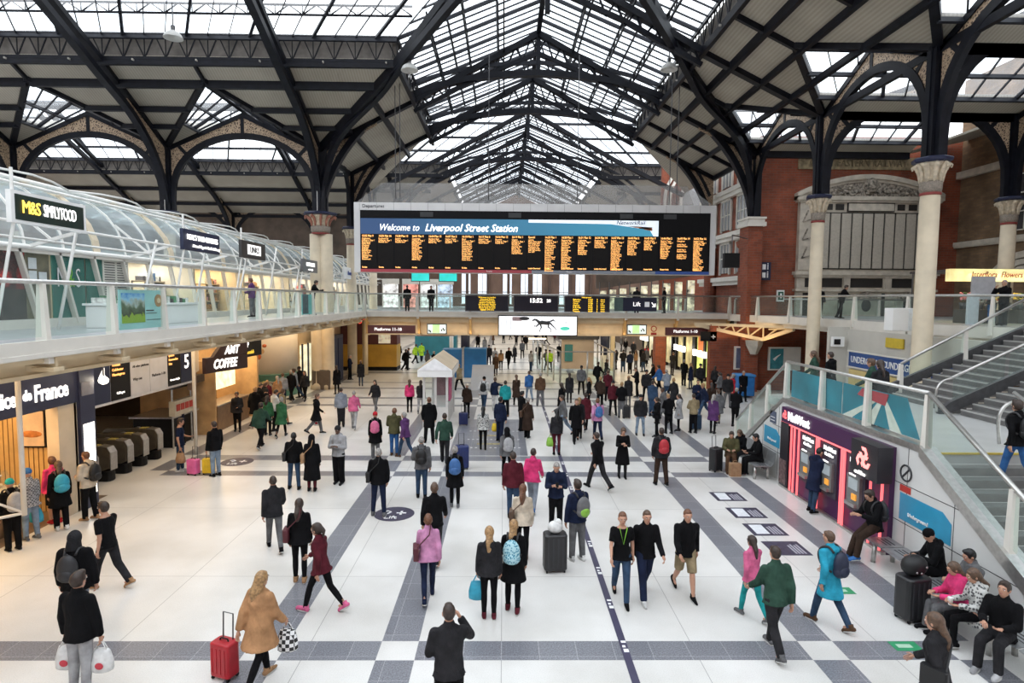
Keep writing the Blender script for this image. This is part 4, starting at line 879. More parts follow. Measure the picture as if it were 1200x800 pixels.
# advertising stickers on the floor
for k, (x, y) in enumerate(((6.45, 16.65), (6.45, 15.35), (6.45, 14.2), (6.45, 13.1))):
    t = thing('floor_sticker', 'dark advert sticker on the floor near the cash machines, %s of four' % ('farthest', 'second farthest', 'second nearest', 'nearest')[k], 'floor sticker', (x, y, 0), 'advert stickers on the floor')
    MB().box(x-.42, y-.38, .002, x+.42, y+.38, .006).build('sticker_base', mat('sticker_dark', (.05, .045, .08), .5, 0, .2, 9), t)
    if k < 3: MB().slab([(x-.32, y-.28, .0065), (x+.0, y-.28, .0065), (x+.02, y+.3, .0065), (x-.3, y+.3, .0065)], (0, 0, .002)).build('phone_picture', mat('sticker_white', (.75, .77, .8), .5, 0, .05, 9), t)
    s = MB(); 
    for q in range(4): s.box(x+.08+q*.07, y-.3, .0065, x+.12+q*.07, y+.15+.05*(q % 2), .008)
    o = s.build('sticker_print', mat('sticker_grey', (.4, .4, .45), .5), t); o['kind'] = 'stuff'
for k, (px, py) in enumerate(((462, 602), (278, 541))):
    p = G(px, py); t = thing('round_floor_sign', ('round dark lift direction sticker on the floor behind the balding man in a black jacket', 'round dark sticker on the floor beside the yellow suitcase')[k], 'floor sticker', tuple(p))
    MB().lathe([(.52, .002), (.52, .006)], p.x, p.y, 28).build('sticker_disc', mat('sticker_dark', (.05, .045, .08)), t)
    MB().tube([(p.x-.28, p.y+.1, .008), (p.x-.2, p.y+.2, .008), (p.x-.1, p.y+.12, .008), (p.x-.18, p.y-.02, .008)], .02, 4).box(p.x+.05, p.y+.03, .006, p.x+.3, p.y+.09, .009).box(p.x+.14, p.y-.06, .006, p.x+.2, p.y+.2, .009).build('arrow_symbol', wlet, t)
    text('lettering', 'Lift', .26, frame(p+V3((-.22, -.28, .012)), (1, 0, 0), (0, 1, 0)), (0, 0, 0), wlet, t)
for k, (px, py) in enumerate(((986, 692), (1061, 757))):
    p = G(px, py); t = thing('green_floor_marker', 'small green safety sticker on the %s' % ('white floor in front of the black suitcase', 'grey band at the lower right corner')[k], 'floor sticker', tuple(p))
    MB().box(p.x-.22, p.y-.13, .002, p.x+.22, p.y+.13, .006).build('sticker_base', mat('safety_green', (.03, .28, .12), .5), t)
    MB().box(p.x-.14, p.y-.05, .006, p.x+.1, p.y+.05, .008).build('sticker_symbol', mat('pale_green', (.4, .6, .45)), t)

# ================================================================ LEFT BALCONY
XE = -8.85; ZD = 4.7; ZU = 4.0
def tapered_post(mb, x, y, nx, ny, z0, z1, w0=.26, w1=.12, t=.07, m=0):
    """fin standing across the rail: (nx,ny) points outwards"""
    n = V3((nx, ny, 0)); a = V3((-ny, nx, 0)); p = V3((x, y, 0))
    pts = []
    vs = []
    for z, w in ((z0, w0), (z1, w1)):
        for s, q in ((-1, -1), (1, -1), (1, 1), (-1, 1)): vs.append(p+a*(s*t/2*(2.0 if z == z0 else 1.2))+n*(q*w/2)+V3((0, 0, z)))
    mb.add(vs, [(3,2,1,0),(4,5,6,7),(0,1,5,4),(1,2,6,5),(2,3,7,6),(3,0,4,7)], m)
def balustrade(pts, label, pitch=2.6, zr=5.85, zd=ZD, posts=True, name='glass_balustrade', w0=.26, slope=False, skip=(), drop=.35, pst=None, railr=.045):
    """posts, glass panes and a hand rail along a polyline (each vertex may carry its own height)"""
    P = [V3((p[0], p[1], p[2] if len(p) > 2 else zd)) for p in pts]; hr = zr-zd
    t = thing(name, label, 'balustrade', tuple(P[0]))
    rail = MB(); rail.tube([p+V3((0, 0, hr)) for p in P], railr, 8); rail.build('hand_rail', steel, t, smooth=True)
    n = 0
    for a, b in zip(P[:-1], P[1:]):
        L = (b-a).length; k = max(1, round(L/pitch)); d = (b-a).normalized(); nx, ny = (V3((d.y, -d.x, 0))).normalized()[:2]
        for i in range(k):
            q, r = a.lerp(b, i/k), a.lerp(b, (i+1)/k)
            e = d*.07
            MB().slab([q+e+V3((0, 0, .10)), r-e+V3((0, 0, .10)), r-e+V3((0, 0, hr-.05)), q+e+V3((0, 0, hr-.05))], V3((nx, ny, 0))*.018).build('glass_pane', pane, t)
            if posts:
                mb = MB(); tapered_post(mb, q.x, q.y, nx, ny, q.z-drop, q.z+hr-.03, w0); mb.build('post', pst or offwhite, t)
    if posts:
        mb = MB(); tapered_post(mb, P[-1].x, P[-1].y, nx, ny, P[-1].z-drop, P[-1].z+hr-.03, w0); mb.build('post', pst or offwhite, t)
    return t
creambeam = mat('cream_beam_paint', (.70, .57, .38), .5, 0, .05, 2)  # one even cream for beams, brackets and pillars
struct('floor_shop_balcony', MB().box(-30, 4, ZD-.28, XE+.05, 38, ZD), mat('grey_walkway', (.40, .41, .42), .3, 0, .08, 2))
fs = MB().box(XE+.05, 4, ZD-.30, XE+.14, 38, ZD+.04).box(XE+.14, 4, ZD-.28, XE+.20, 38, ZD-.20)
struct('trim_balcony_edge', fs, offwhite)
struct('trim_balcony_beam', MB().box(XE-.55, 4, ZU, XE-.35, 38, ZD-.28).box(XE-.62, 4, ZU-.02, XE-.28, 38, ZU+.06).box(XE-.30, 4, ZD-.40, XE+.04, 38, ZD-.30), creambeam)
struct('ceiling_under_balcony', MB().box(-30, 4, ZD-.30, XE-.6, 38, ZD-.28), mat('cream_ceiling', (.6, .5, .36), .6, 0, .05, 1))
t = balustrade([(XE, 5.5), (XE, 38)], 'long glass balustrade of the left balcony in front of the glazed shops', 2.08, drop=.42)
for k, y in enumerate([5.5+2.08*i for i in range(16)]):
    t = thing('beam_bracket', 'cream steel bracket under the left balcony edge', 'bracket', (XE, y, ZU), 'brackets under the left balcony')
    MB().box(XE-.5, y-.14, ZU+.12, XE+.16, y+.14, ZU+.2).slab([(XE-.45, y-.03, ZU+.2), (XE+.12, y-.03, ZU+.2), (XE+.12, y-.03, ZU+.38), (XE-.45, y-.03, ZD-.3)], (0, .06, 0)).build('bracket_plate', creambeam, t)
    s = MB()
    for dy in (-.55, .55): s.bar((XE-.1, y, ZU+.16), (XE-1.2, y+dy, ZU+.3), .1, .1)
    s.build('knee_brace', creambeam, t)
    MB().box(XE-3.2, y-.08, ZD-.7, XE-.5, y+.08, ZD-.28).build('cross_beam', creambeam, t)

# ================================================================ GLAZED SHOP ROW (upper level)
XF = -12.7
tubew = mat('white_tube', (.80, .79, .76), .35, 0, .03, 3)
vx, vz, vr = -15.3, 6.75, 2.45
def vault(a): return V3((vx+vr*math.cos(a)*1.06, 0, vz+vr*math.sin(a)*.93))
t = thing('glass_vault', 'long curved glass vault over the row of balcony shops', 'glass roof', (XF, 20, 7), None)
pn = MB(); A = [PI/2*1.35*i/9 for i in range(10)]
for i in range(9):
    a, b2 = vault(A[i]), vault(A[i+1])
    pn.quad(a+V3((0, 6, 0)), a+V3((0, 60, 0)), b2+V3((0, 60, 0)), b2+V3((0, 6, 0)))
pn.build('curved_glass', vaultglass, t, smooth=True)
y = 6.2; k = 0
while y < 60:
    big = k % 3 == 0
    MB().path([vault(a)+V3((0, y, .02)) for a in A], .07, .3 if big else .06, up=(0, 1, 0)).build('vault_rib', cream if big else tubew, t)
    y += 1.42; k += 1
for nm, a, r in (('eaves_tube', 0.0, .07), ('upper_tube', .95, .05), ('ridge_tube', 1.45, .08)):
    p = vault(a)+V3((.12 if a < .5 else .05, 0, .12)); MB().tube([p+V3((0, 6, 0)), p+V3((0, 60, 0))], r, 8).build(nm, tubew, t, smooth=True)
for nm, dx, z, r in (('outrigger_rail', 1.5, 7.28, .04), ('outrigger_rail', .8, 7.0, .035)): MB().tube([(XF+dx, 6, z), (XF+dx, 58, z)], r, 6).build(nm, tubew, t, smooth=True)
p = vault(.95)
k = 0; y = 7.6
while y < 58:      # scalloped top hoops between the ribs and arms out to the rail
    MB().tube([vault(1.3)+V3((.1, y, .12)), vault(1.2)+V3((.2, y+1.1, .26)), vault(1.15)+V3((.25, y+2.1, .32)), vault(1.2)+V3((.2, y+3.1, .26)), vault(1.3)+V3((.1, y+4.26, .12))], .035, 6).build('scalloped_hoop', tubew, t, smooth=True)
    MB().bar(vault(0)+V3((0, y, .1)), (XF+1.5, y, 7.28), .05, .09).bar(vault(.5)+V3((0, y, .1)), (XF+.8, y, 7.0), .04, .06).build('outrigger_arm', tubew, t)
    y += 4.26
# leaning front frames: one thing, each mullion a part
t = thing('shopfront', 'leaning white framed glass front of the balcony shops', 'shopfront', (XF, 20, ZD))
MB().slab([(XF, 6, ZD+.25), (XF, 58, ZD+.25), (XF, 58, 6.8), (XF, 6, 6.8)], (-.02, 0, 0)).build('front_glass', shopglass, t)
MB().box(XF-.1, 6, ZD, XF+.1, 58, ZD+.25).build('plinth', offwhite, t)
MB().box(XF-.12, 6, 6.72, XF+.12, 58, 6.88).build('head_rail', offwhite, t)
y = 7.3; k = 0
while y < 58:
    MB().bar((XF+.05, y, 6.8), (XF+.05, y+.65, ZD+.1), .08, .14, up=(1, 0, 0)).build('leaning_mullion', offwhite, t)
    y += 1.42; k += 1
k = 0; y = 6.0
while y < 40:
    MB().tube([(XF+1.5, y, 8.0 if k % 2 else 7.4), (XF+1.1, y-.5, ZD)], .04, 6).build('raking_post', tubew, t, smooth=True)
    y += 3.4; k += 1
# interiors
def lit(name, col, e): return mat(name, col, .6, 0, 0, 1, emit=e)
struct('wall_shop_row_back', MB().box(-17.2, 6, ZD, -17.0, 60, 7.2), mat('shop_back_wall', (.46, .38, .28), .7, 0, .35, 1.3))
struct('ceiling_shop_row', MB().box(-17, 6, 7.0, XF-.4, 60, 7.08), mat('shop_ceiling', (.7, .68, .62), .7))
divs = [6.0, 18.4, 20.5, 25.4, 30.2, 36.5, 43.5, 51, 58]
dw = MB()
for y in divs[1:-1]: dw.box(-17, y-.06, ZD, XF-.3, y+.06, 7.0)
struct('wall_shop_dividers', dw, mat('shop_divider', (.6, .52, .4), .7, 0, .1, 2))
goods = [mat('goods_%s' % n, c, .5, 0, .25, 12) for n, c in (('white', (.7, .7, .68)), ('blue', (.08, .16, .3)), ('amber', (.5, .26, .08)), ('red', (.45, .05, .05)), ('dark', (.05, .045, .05)), ('green', (.12, .3, .16)), ('pink', (.6, .3, .32)))]
shopdesc = [('bright white cosmetics shop next to the louvred panel', (20.5, 25.4), (0, 0, 0, 1, 4), (1, .95, .88), 1), ('warm orange lit gift shop', (25.4, 30.2), (2, 2, 4, 6, 0), (1, .72, .40), 1),
            ('shop with tan displays in front of the double column', (30.2, 36.5), (0, 2, 6, 4, 5), (1, .85, .66), 1), ('shop with pale displays behind the double column', (36.5, 43.5), (0, 0, 4, 3, 1), (1, .93, .85), 1),
            ('distant shop with red displays', (43.5, 51), (0, 3, 3, 4), (1, .95, .9), 1), ('furthest shop in the balcony row', (51, 58), (0, 1, 4, 6), (1, .95, .9), 1)]
for nm, (y0, y1), gs, lc, pw in shopdesc:
    n = max(2, int((y1-y0)/1.3)); 
    for i in range(n):
        a = y0+.15+(y1-y0-.3)*i/n; bq = a+(y1-y0-.3)/n-.1; X0 = -16.9 if i % 2 else -14.6
        t = thing('display_shelf', 'stocked display shelf inside the '+nm, 'shelf', (X0, (a+bq)/2, ZD), 'display shelves in the '+nm)
        s = MB().box(X0, a, ZD, X0+.06, bq, ZD+(2.0 if X0 < -16 else 1.5)).box(X0, a, ZD, X0+.5, a+.04, ZD+1.5).box(X0, bq-.04, ZD, X0+.5, bq, ZD+1.5)
        for q in range(4): s.box(X0, a, ZD+.25+q*.4, X0+.5, bq, ZD+.29+q*.4)
        sf = s.build('shelf_frame', mat('shelf_wood', (.5, .4, .28), .6, 0, .1, 3), t)
        g = MB()
        for q in range(4):
            y = a+.06
            while y < bq-.15:
                w_ = random.uniform(.08, .22); h = random.uniform(.16, .34); g.box(X0+.12, y, ZD+.29+q*.4, X0+.42, min(y+w_, bq-.06), ZD+.29+q*.4+h, random.randrange(len(gs))); y += w_+.03
        o = g.build('stacked_goods', [goods[q] for q in gs], sf); o['kind'] = 'stuff'
    L = bpy.data.lights.new('shop_light', 'AREA'); L.shape = 'RECTANGLE'; L.size = 2.5; L.size_y = y1-y0-.6; L.energy = 52*(y1-y0); L.color = lc
    o = bpy.data.objects.new('shop_light', L); C.objects.link(o); o.location = (-14.8, (y0+y1)/2, 6.95)
    for q in range(int((y1-y0)/1.6)):
        y = y0+.8+q*1.6; o = MB().lathe([(.14, 6.9), (.14, 6.99)], -14.2, y, 12).build('ceiling_spotlight', lit('warm_spot', (1, .85, .62), 9)); tag(o, 'small round ceiling light inside the '+nm, 'light', 'ceiling lights in the '+nm)
L = bpy.data.lights.new('food_shop_light', 'AREA'); L.shape = 'RECTANGLE'; L.size = 2.5; L.size_y = 10; L.energy = 160; L.color = (1, .88, .7)
o = bpy.data.objects.new('food_shop_light', L); C.objects.link(o); o.location = (-14.8, 12.5, 6.95)
# food shop: raspberry poster, green panels, louvres, notices
TF = lambda y, z, dx=-.08: frame((XF+dx, y, z), (0, 1, 0), (0, 0, 1))
m_, nt, b = nodes_mat('raspberry_print'); tc = N(nt, 'TexCoord'); vo = N(nt, 'TexVoronoi', Scale=2.0); v2 = N(nt, 'TexVoronoi', Scale=14.)
rp = N(nt, 'ValToRGB'); e = rp.color_ramp.elements; e[0].position = .30; e[0].color = (.55, .03, .03, 1); e[1].position = .55; e[1].color = (.06, .012, .012, 1)
r2 = N(nt, 'ValToRGB'); e = r2.color_ramp.elements; e[0].position = .1; e[0].color = (1.9, 1.5, 1.4, 1); e[1].position = .5; e[1].color = (.7, .7, .7, 1); mm = N(nt, 'MixRGB', blend_type='MULTIPLY'); mm.inputs[0].default_value = 1
nt.links.new(tc.outputs['Object'], vo.inputs['Vector']); nt.links.new(tc.outputs['Object'], v2.inputs['Vector']); nt.links.new(vo.outputs['Distance'], rp.inputs['Fac']); nt.links.new(v2.outputs['Distance'], r2.inputs['Fac'])
nt.links.new(rp.outputs[0], mm.inputs[1]); nt.links.new(r2.outputs[0], mm.inputs[2]); nt.links.new(mm.outputs[0], b.inputs['Base Color'])
o = MB().box(XF-.06, 13.0, 5.75, XF-.03, 16.15, 6.75).build('berry_poster', m_); tag(o, 'large poster of red raspberries in the food shop window', 'poster')
dk = MB().box(XF-.06, 13.0, ZD+.25, XF-.03, 16.15, 5.75).build('window_graphic', mat('dark_brown_graphic', (.05, .035, .03), .4, 0, .3, 3)); tag(dk, 'dark brown window panel under the raspberry poster', 'panel')
dk = MB().box(XF-.06, 16.15, ZD+.25, XF-.03, 17.0, 6.75).build('window_graphic', mat('olive_brown_graphic', (.22, .18, .11), .4, 0, .3, 2)); tag(dk, 'olive brown window panel with notices between the raspberry poster and green panel', 'panel')
grn = mat('deep_green_panel', (.002, .17, .13), .4, 0, .12, 1.2)
t = thing('green_window_panel', 'deep green shop window panel carrying thin M&S lettering', 'panel', (XF, 18, ZD)); MB().box(XF-.06, 17.1, ZD+.25, XF-.025, 18.4, 6.75).build('panel_face', grn, t)
MB().box(XF-.06, 18.5, ZD+.25, XF-.025, 19.2, 6.75).build('side_panel', grn, t)
text('lettering', 'M', .82, TF(17.2, 6.08, .0), (0, 0), wlet, t, sx=.62, bold=-.012, ext=.006); text('lettering', '&', .82, TF(17.65, 6.08, .0), (0, 0), mat('lime_letter', (.2, .5, .05)), t, sx=.5, bold=-.012, ext=.006); text('lettering', 'S', .82, TF(17.95, 6.08, .0), (0, 0), wlet, t, sx=.62, bold=-.012, ext=.006)
t = thing('louvred_panel', 'white slatted louvre panel between the green panel and the bright shop', 'panel', (XF, 21, ZD)); MB().box(XF-.04, 19.2, ZD+.2, XF+.0, 20.5, 6.75).build('louvre_frame', offwhite, t)
s = MB()
for q in range(22):
    for a in (19.28, 19.9): s.box(XF-.005, a, 5.0+q*.078, XF+.012, a+.5, 5.03+q*.078)
s.build('louvre_slots', mat('louvre_shadow_gap', (.10, .10, .10)), t)
for k, (a, z) in enumerate(((16.25, 6.3), (16.25, 5.95), (16.6, 5.93))):
    o = MB().box(XF-.02, a, z, XF-.012, a+.28, z+.3).build('paper_notice', mat('paper_white', (.8, .82, .84))); tag(o, 'white paper notice in the olive brown window panel', 'notice', 'paper notices in the food shop window')
# hanging shop signs
def hung_sign(y0, y1, z0, z1, face, label, lines, border=None, th=.12, x=-11.0):
    t = thing('shop_sign', label, 'sign', (x, (y0+y1)/2, z0)); T = frame((x+.0, y0, z0), (0, 1, 0), (0, 0, 1)); w, h = y1-y0, z1-z0
    s = MB(T); s.box(0, 0, 0, w, th, h); sb = s.build('sign_box', border or face, t)
    if border: MB(T).box(.1, -.012, .08, w-.1, .01, h-.08).build('sign_face', face, t)
    for body, size, px, pz, mt, kw in lines: text('lettering', body, size, T, (px, pz, .03), mt, sb, **kw)
    MB().tube([(x-.05, y0+.1, z1+.5), (x-.05, y0+.1, z0), (x-.35, y0-.2, ZD)], .035, 6).build('support_post', tubew, t)
    return t
yl = mat('yellow_lettering_lit', (1, .72, .12), .5, 0, 0, 1, emit=1.2)
hung_sign(13.66, 16.05, 7.22, 7.95, mat('sign_dark_green', (.006, .022, .016), .4), 'lit dark green food shop sign reading M&S SIMPLY FOOD', [('M&S', .42, .26, .37, yl, dict(sx=.78, sp=.85)), ('SIMPLY FOOD', .42, .9, .37, wlit, dict(sx=.50, sp=.80, bold=-.004))], white)
hung_sign(20.84, 23.45, 7.2, 7.92, navy, "navy shop sign reading NEAL'S YARD REMEDIES", [("NEAL'S YARD REMEDIES", .27, 1.3, .45, wlit, dict(align='CENTER', sx=.78)), ('Natural Organic Health & Beauty', .15, 1.55, .17, wlit, dict(align='CENTER', shear=.3))])
hung_sign(25.4, 27.9, 7.25, 7.98, mat('sign_charcoal', (.03, .028, .028), .4), 'charcoal shop sign with a lit white name panel, third in the row', [('LINKS', .36, 1.25, .37, dlet, dict(align='CENTER'))])
o = MB(frame((-11.0, 26.0, 7.42), (0, 1, 0), (0, 0, 1))).box(0, -.02, 0, 1.35, 0, .42).build('lit_name_panel', mat('lit_panel_white', (1, .98, .95), .5, 0, 0, 1, emit=1.1), [q for q in C.objects if q.get('label', '').startswith('charcoal shop sign')][0])
hung_sign(33.0, 35.6, 7.0, 7.7, mat('sign_grey', (.12, .12, .13), .4), 'grey shop sign hanging just before the tall double column', [('PAPERCHASE', .3, 1.3, .42, wlit, dict(align='CENTER', sx=.85)), ('cards and gifts', .14, 1.3, .15, wlit, dict(align='CENTER'))])
hung_sign(41.5, 44.2, 6.9, 7.7, white, 'white shop sign with blue lettering just beyond the double column', [('Boots', .42, 1.35, .4, mat('blue_letter', (.02, .06, .3)), dict(align='CENTER', shear=.25))])
# posters clipped behind the balustrade
m_, nt, b = nodes_mat('garden_photo_print'); tc = N(nt, 'TexCoord'); sx = N(nt, 'SeparateXYZ'); no = N(nt, 'TexNoise', Scale=6., Detail=6.); ad = N(nt, 'Math', operation='MULTIPLY_ADD'); ad.inputs[1].default_value = .55
rp = N(nt, 'ValToRGB'); e = rp.color_ramp.elements; e[0].position = .0; e[0].color = (.25, .42, .02, 1); e[1].position = 1; e[1].color = (.02, .22, .65, 1)
for q, c in ((.26, (.28, .40, .03, 1)), (.30, (.03, .04, .02, 1)), (.5, (.10, .14, .08, 1)), (.62, (.42, .44, .40, 1)), (.75, (.35, .6, .8, 1))): el = e.new(q); el.color = c
mr = N(nt, 'MapRange'); mr.inputs['From Min'].default_value = 4.9+.28; mr.inputs['From Max'].default_value = 5.75+.28
nt.links.new(tc.outputs['Object'], sx.inputs[0]); nt.links.new(tc.outputs['Object'], no.inputs['Vector']); nt.links.new(no.outputs['Fac'], ad.inputs[0]); nt.links.new(sx.outputs['Z'], ad.inputs[2])
nt.links.new(ad.outputs[0], mr.inputs['Value']); nt.links.new(mr.outputs['Result'], rp.inputs['Fac']); nt.links.new(rp.outputs[0], b.inputs['Base Color']); garden = m_
pb = mat('pale_cyan_poster', (.38, .66, .68), .4, 0, .05, 2)
t = thing('balcony_poster', 'pale blue poster with a garden photo fixed behind the balcony glass', 'poster', (XE-.06, 14.9, 4.8), local=True); t.location = (0, 0, 0)
ps = MB().box(XE-.06, 13.95, 4.80, XE-.03, 15.75, 5.74).build('poster_sheet', pb, t); MB().box(XE-.03, 14.02, 4.95, XE-.02, 14.92, 5.66).build('garden_photo', garden, ps)
MB(Matrix.Translation((XE-.02, 15.5, 5.48)) @ Matrix.Rotation(PI/2, 4, 'Y')).lathe([(.16, -.005), (.16, .005)], 0, 0, 20).build('round_emblem', mat('bronze_emblem', (.45, .25, .12)), t); MB(Matrix.Translation((XE-.012, 15.5, 5.48)) @ Matrix.Rotation(PI/2, 4, 'Y')).lathe([(.07, -.004), (.07, .004)], 0, 0, 16).build('emblem_centre', mat('pale_emblem', (.8, .6, .4)), t)
s = MB().box(XE-.03, 14.98, 5.22, XE-.022, 15.3, 5.25).box(XE-.03, 14.98, 5.16, XE-.022, 15.42, 5.175).box(XE-.03, 14.98, 5.0, XE-.022, 15.6, 5.012); s.build('small_print', dlet, ps)
t = thing('balcony_poster', 'turquoise poster fixed behind the balcony glass beneath the man leaning on the rail', 'poster', (0, 0, 0), local=True)
MB().box(XE-.06, 26.5, 4.82, XE-.03, 28.1, 5.72).build('poster_sheet', mat('turquoise_poster', (.18, .58, .60), .4, 0, .1, 1.5), t); MB().box(XE-.03, 26.55, 4.86, XE-.02, 27.3, 5.7).build('dark_photo', mat('poster_dark_photo', (.05, .10, .14), .4, 0, .3, 4), t); MB().box(XE-.03, 27.8, 5.1, XE-.02, 28.05, 5.6).build('green_patch', mat('poster_green', (.08, .5, .2)), t)
# cafe tables seen through the glass: white counters on the walkway
for k, (y0, y1) in enumerate(((16.6, 18.7), (19.1, 21.3))):
    t = thing('walkway_counter', 'low white display counter on the balcony walkway, %s one' % ('nearer', 'farther')[k], 'counter', (-11.2, (y0+y1)/2, ZD)); MB().box(-11.5, y0, ZD, -10.8, y1, ZD+.62).build('counter_body', white, t, bevel=.02); MB().box(-11.55, y0-.05, ZD+.62, -10.75, y1+.05, ZD+.68).build('counter_top', white, t)
    o = MB()
    for q in range(10): a = y0+.1+q*(y1-y0-.3)/10; o.box(-11.4, a, ZD+.68, -11.0, a+.12, ZD+.68+random.uniform(.08, .25), q % 3)
    o = o.build('counter_goods', [goods[0], goods[4], goods[5]], t); o['kind'] = 'stuff'

# ================================================================ GROUND LEVEL LEFT
def post(nm, x, y, r, z0, z1, m, label, cat='column', n=16): o = MB().lathe([(r, z0), (r, z1)], x, y, n).build(nm, m, None, smooth=True); tag(o, label, cat); return o
# bakery
bnavy = mat('bakery_navy', (.03, .035, .075), .45, 0, .06, 2); bwood = mat('bakery_warm_wall', (.68, .44, .18), .6, 0, .12, 2)
t = thing('bakery_sign', 'long navy bakery fascia reading Délice de France', 'sign', (-11, 13, 2.9))
MB().box(-11.2, 7, 2.86, -10.95, 15.4, 3.72).build('sign_box', bnavy, t); T = frame((-10.95, 12.5, 3.25), (0, 1, 0), (0, 0, 1))
text('lettering', 'Délice', .50, T, (0, 0), wlit, t, sx=.72, bold=.012); text('lettering', 'de', .34, T, (1.12, .03), wlit, t, sx=.75, bold=.01); text('lettering', 'France', .56, T, (1.45, 0.02), wlit, t, sx=.72, bold=.012)
MB().box(-11.15, 15.4, 0, -10.9, 15.95, 3.72).build('corner_pilaster', bnavy, t)
MB().box(-11.16, 15.45, 3.0, -10.88, 15.9, 3.35).build('small_side_sign', mat('grey_plaque', (.2, .2, .24)), t)
MB().box(-10.92, 15.48, .35, -10.885, 15.88, 2.25).build('lit_poster_case', mat('lit_case', (1, .96, .88), .5, 0, 0, 1, emit=2.6), t)
struct('wall_bakery_back', MB().box(-14.2, 6, 0, -14.0, 15.4, 3.9).box(-14, 15.3, 0, -11.0, 15.38, 2.9), bwood)
s = MB()
for q in range(24): s.box(-13.95+q*.125, 15.28, 0, -13.94+q*.125, 15.3, 2.9)
struct('trim_bakery_boards', s, mat('dark_joint', (.3, .17, .06)))
struct('wall_bakery_pilaster', MB().box(-11.3, 14.75, 0, -11.0, 15.4, 2.88), mat('pale_cream_wall', (.72, .60, .44), .6, 0, .05, 2))
t = thing('framed_poster', 'framed poster of bread on the bakery wall', 'poster', (-12, 14.3, 1.7)); T = frame((-12.42, 15.28, 1.7), (1, 0, 0), (0, 0, 1)); MB(T).box(0, -.04, 0, .72, 0, .98).build('poster_frame', black, t); MB(T).box(.04, -.05, .04, .68, -.03, .94).build('poster_print', mat('cream_print', (.75, .55, .38), .5, 0, .1, 3), t); MB(T).ell((.36, -.05, .35), (.28, .012, .09), 14, 6).build('bread_picture', mat('bread_print', (.55, .2, .05), .6, 0, .2, 8), t, smooth=True)
t = thing('bakery_counter', 'bakery serving counter stacked with pastries', 'counter', (-12, 11, 0)); MB().box(-12.6, 6.5, 0, -11.5, 14.2, 1.0).build('counter_body', mat('counter_brown', (.25, .15, .08), .5, 0, .15, 3), t, bevel=.02); MB().box(-12.65, 6.5, 1.0, -11.45, 14.2, 1.05).build('counter_top', mat('counter_top_steel', (.5, .45, .36), .3), t)
MB().slab([(-11.5, 6.6, 1.05), (-11.5, 14.1, 1.05), (-11.8, 14.1, 1.45), (-11.8, 6.6, 1.45)], (-.01, 0, 0)).build('sneeze_glass', shopglass, t)
pas = MB(); pc = [mat('pastry_gold', (.65, .38, .12), .6, 0, .2, 20), mat('salad_green', (.25, .35, .08), .6, 0, .2, 20), mat('pastry_brown', (.35, .15, .05), .6, 0, .2, 20), mat('icing', (.8, .68, .45))]
for q in range(190): pas.ell((random.uniform(-12.5, -11.85), random.uniform(10, 14.0), 1.08+random.random()*.04), (.06, .09, .045), 6, 4, random.choice((0, 0, 2, 3, 1)))
o = pas.build('pastries', pc, t, smooth=True); o['kind'] = 'stuff'
t = thing('red_box', 'red cardboard box on the bakery counter', 'box', (-12.1, 13.3, 1.05)); MB().box(-12.3, 13.1, 1.05, -11.95, 13.45, 1.4).build('box_body', mat('box_red', (.6, .08, .05), .6), t); MB().box(-12.28, 13.12, 1.4, -11.97, 13.43, 1.43).build('box_lid', mat('box_lid_red', (.7, .15, .1)), t)
t = thing('bread_basket', 'white tray on the bakery counter next to the red box', 'tray', (-12.1, 13.8, 1.05)); MB().box(-12.35, 13.6, 1.05, -11.9, 14.1, 1.12).box(-12.35, 13.6, 1.3, -11.9, 14.1, 1.33).build('tray_shelf', white, t)
t = thing('bakery_oven', 'dark oven cabinet behind the bakery counter', 'oven', (-13.8, 12.9, 0)); MB().box(-13.95, 12.2, 0, -13.2, 13.8, 2.1).build('cabinet_body', black, t); MB().box(-13.2, 12.3, 1.2, -13.17, 13.7, 1.9).build('oven_door', dsteel, t)
L = bpy.data.lights.new('bakery_light', 'AREA'); L.shape = 'RECTANGLE'; L.size = 2; L.size_y = 7; L.energy = 330; L.color = (1, .66, .32); o = bpy.data.objects.new('bakery_light', L); C.objects.link(o); o.location = (-12.6, 10.6, 3.75)
# white tube frame in front of the bakery
t = thing('sign_post', 'thin white post with a cross arm in front of the bakery sign', 'post', (-9.9, 12.3, 0)); MB().tube([(-10.0, 12.35, 1.0), (-10.0, 12.35, 4.0)], .05, 8).build('post_tube', offwhite, t, smooth=True); MB().tube([(-10, 12.35, 1.05), (-10.4, 11.9, 1.05)], .03, 6).tube([(-10, 12.35, 1.05), (-10.6, 11.7, 1.7)], .025, 6).build('cross_arm', offwhite, t)
# globe lamp
t = thing('globe_lamp', 'bright white lamp hanging by the corner of the bakery sign', 'lamp', (-10.7, 16.1, 3.3)); MB().ell((-10.75, 16.1, 3.32), (.12, .12, .10), 14, 8).build('lamp_globe', mat('lamp_glow', (1, .9, .72), .5, 0, 0, 1, emit=14), t, smooth=True); MB().tube([(-10.75, 16.1, 3.44), (-10.75, 16.1, 4.3)], .02, 6).build('lamp_stem', dsteel, t)
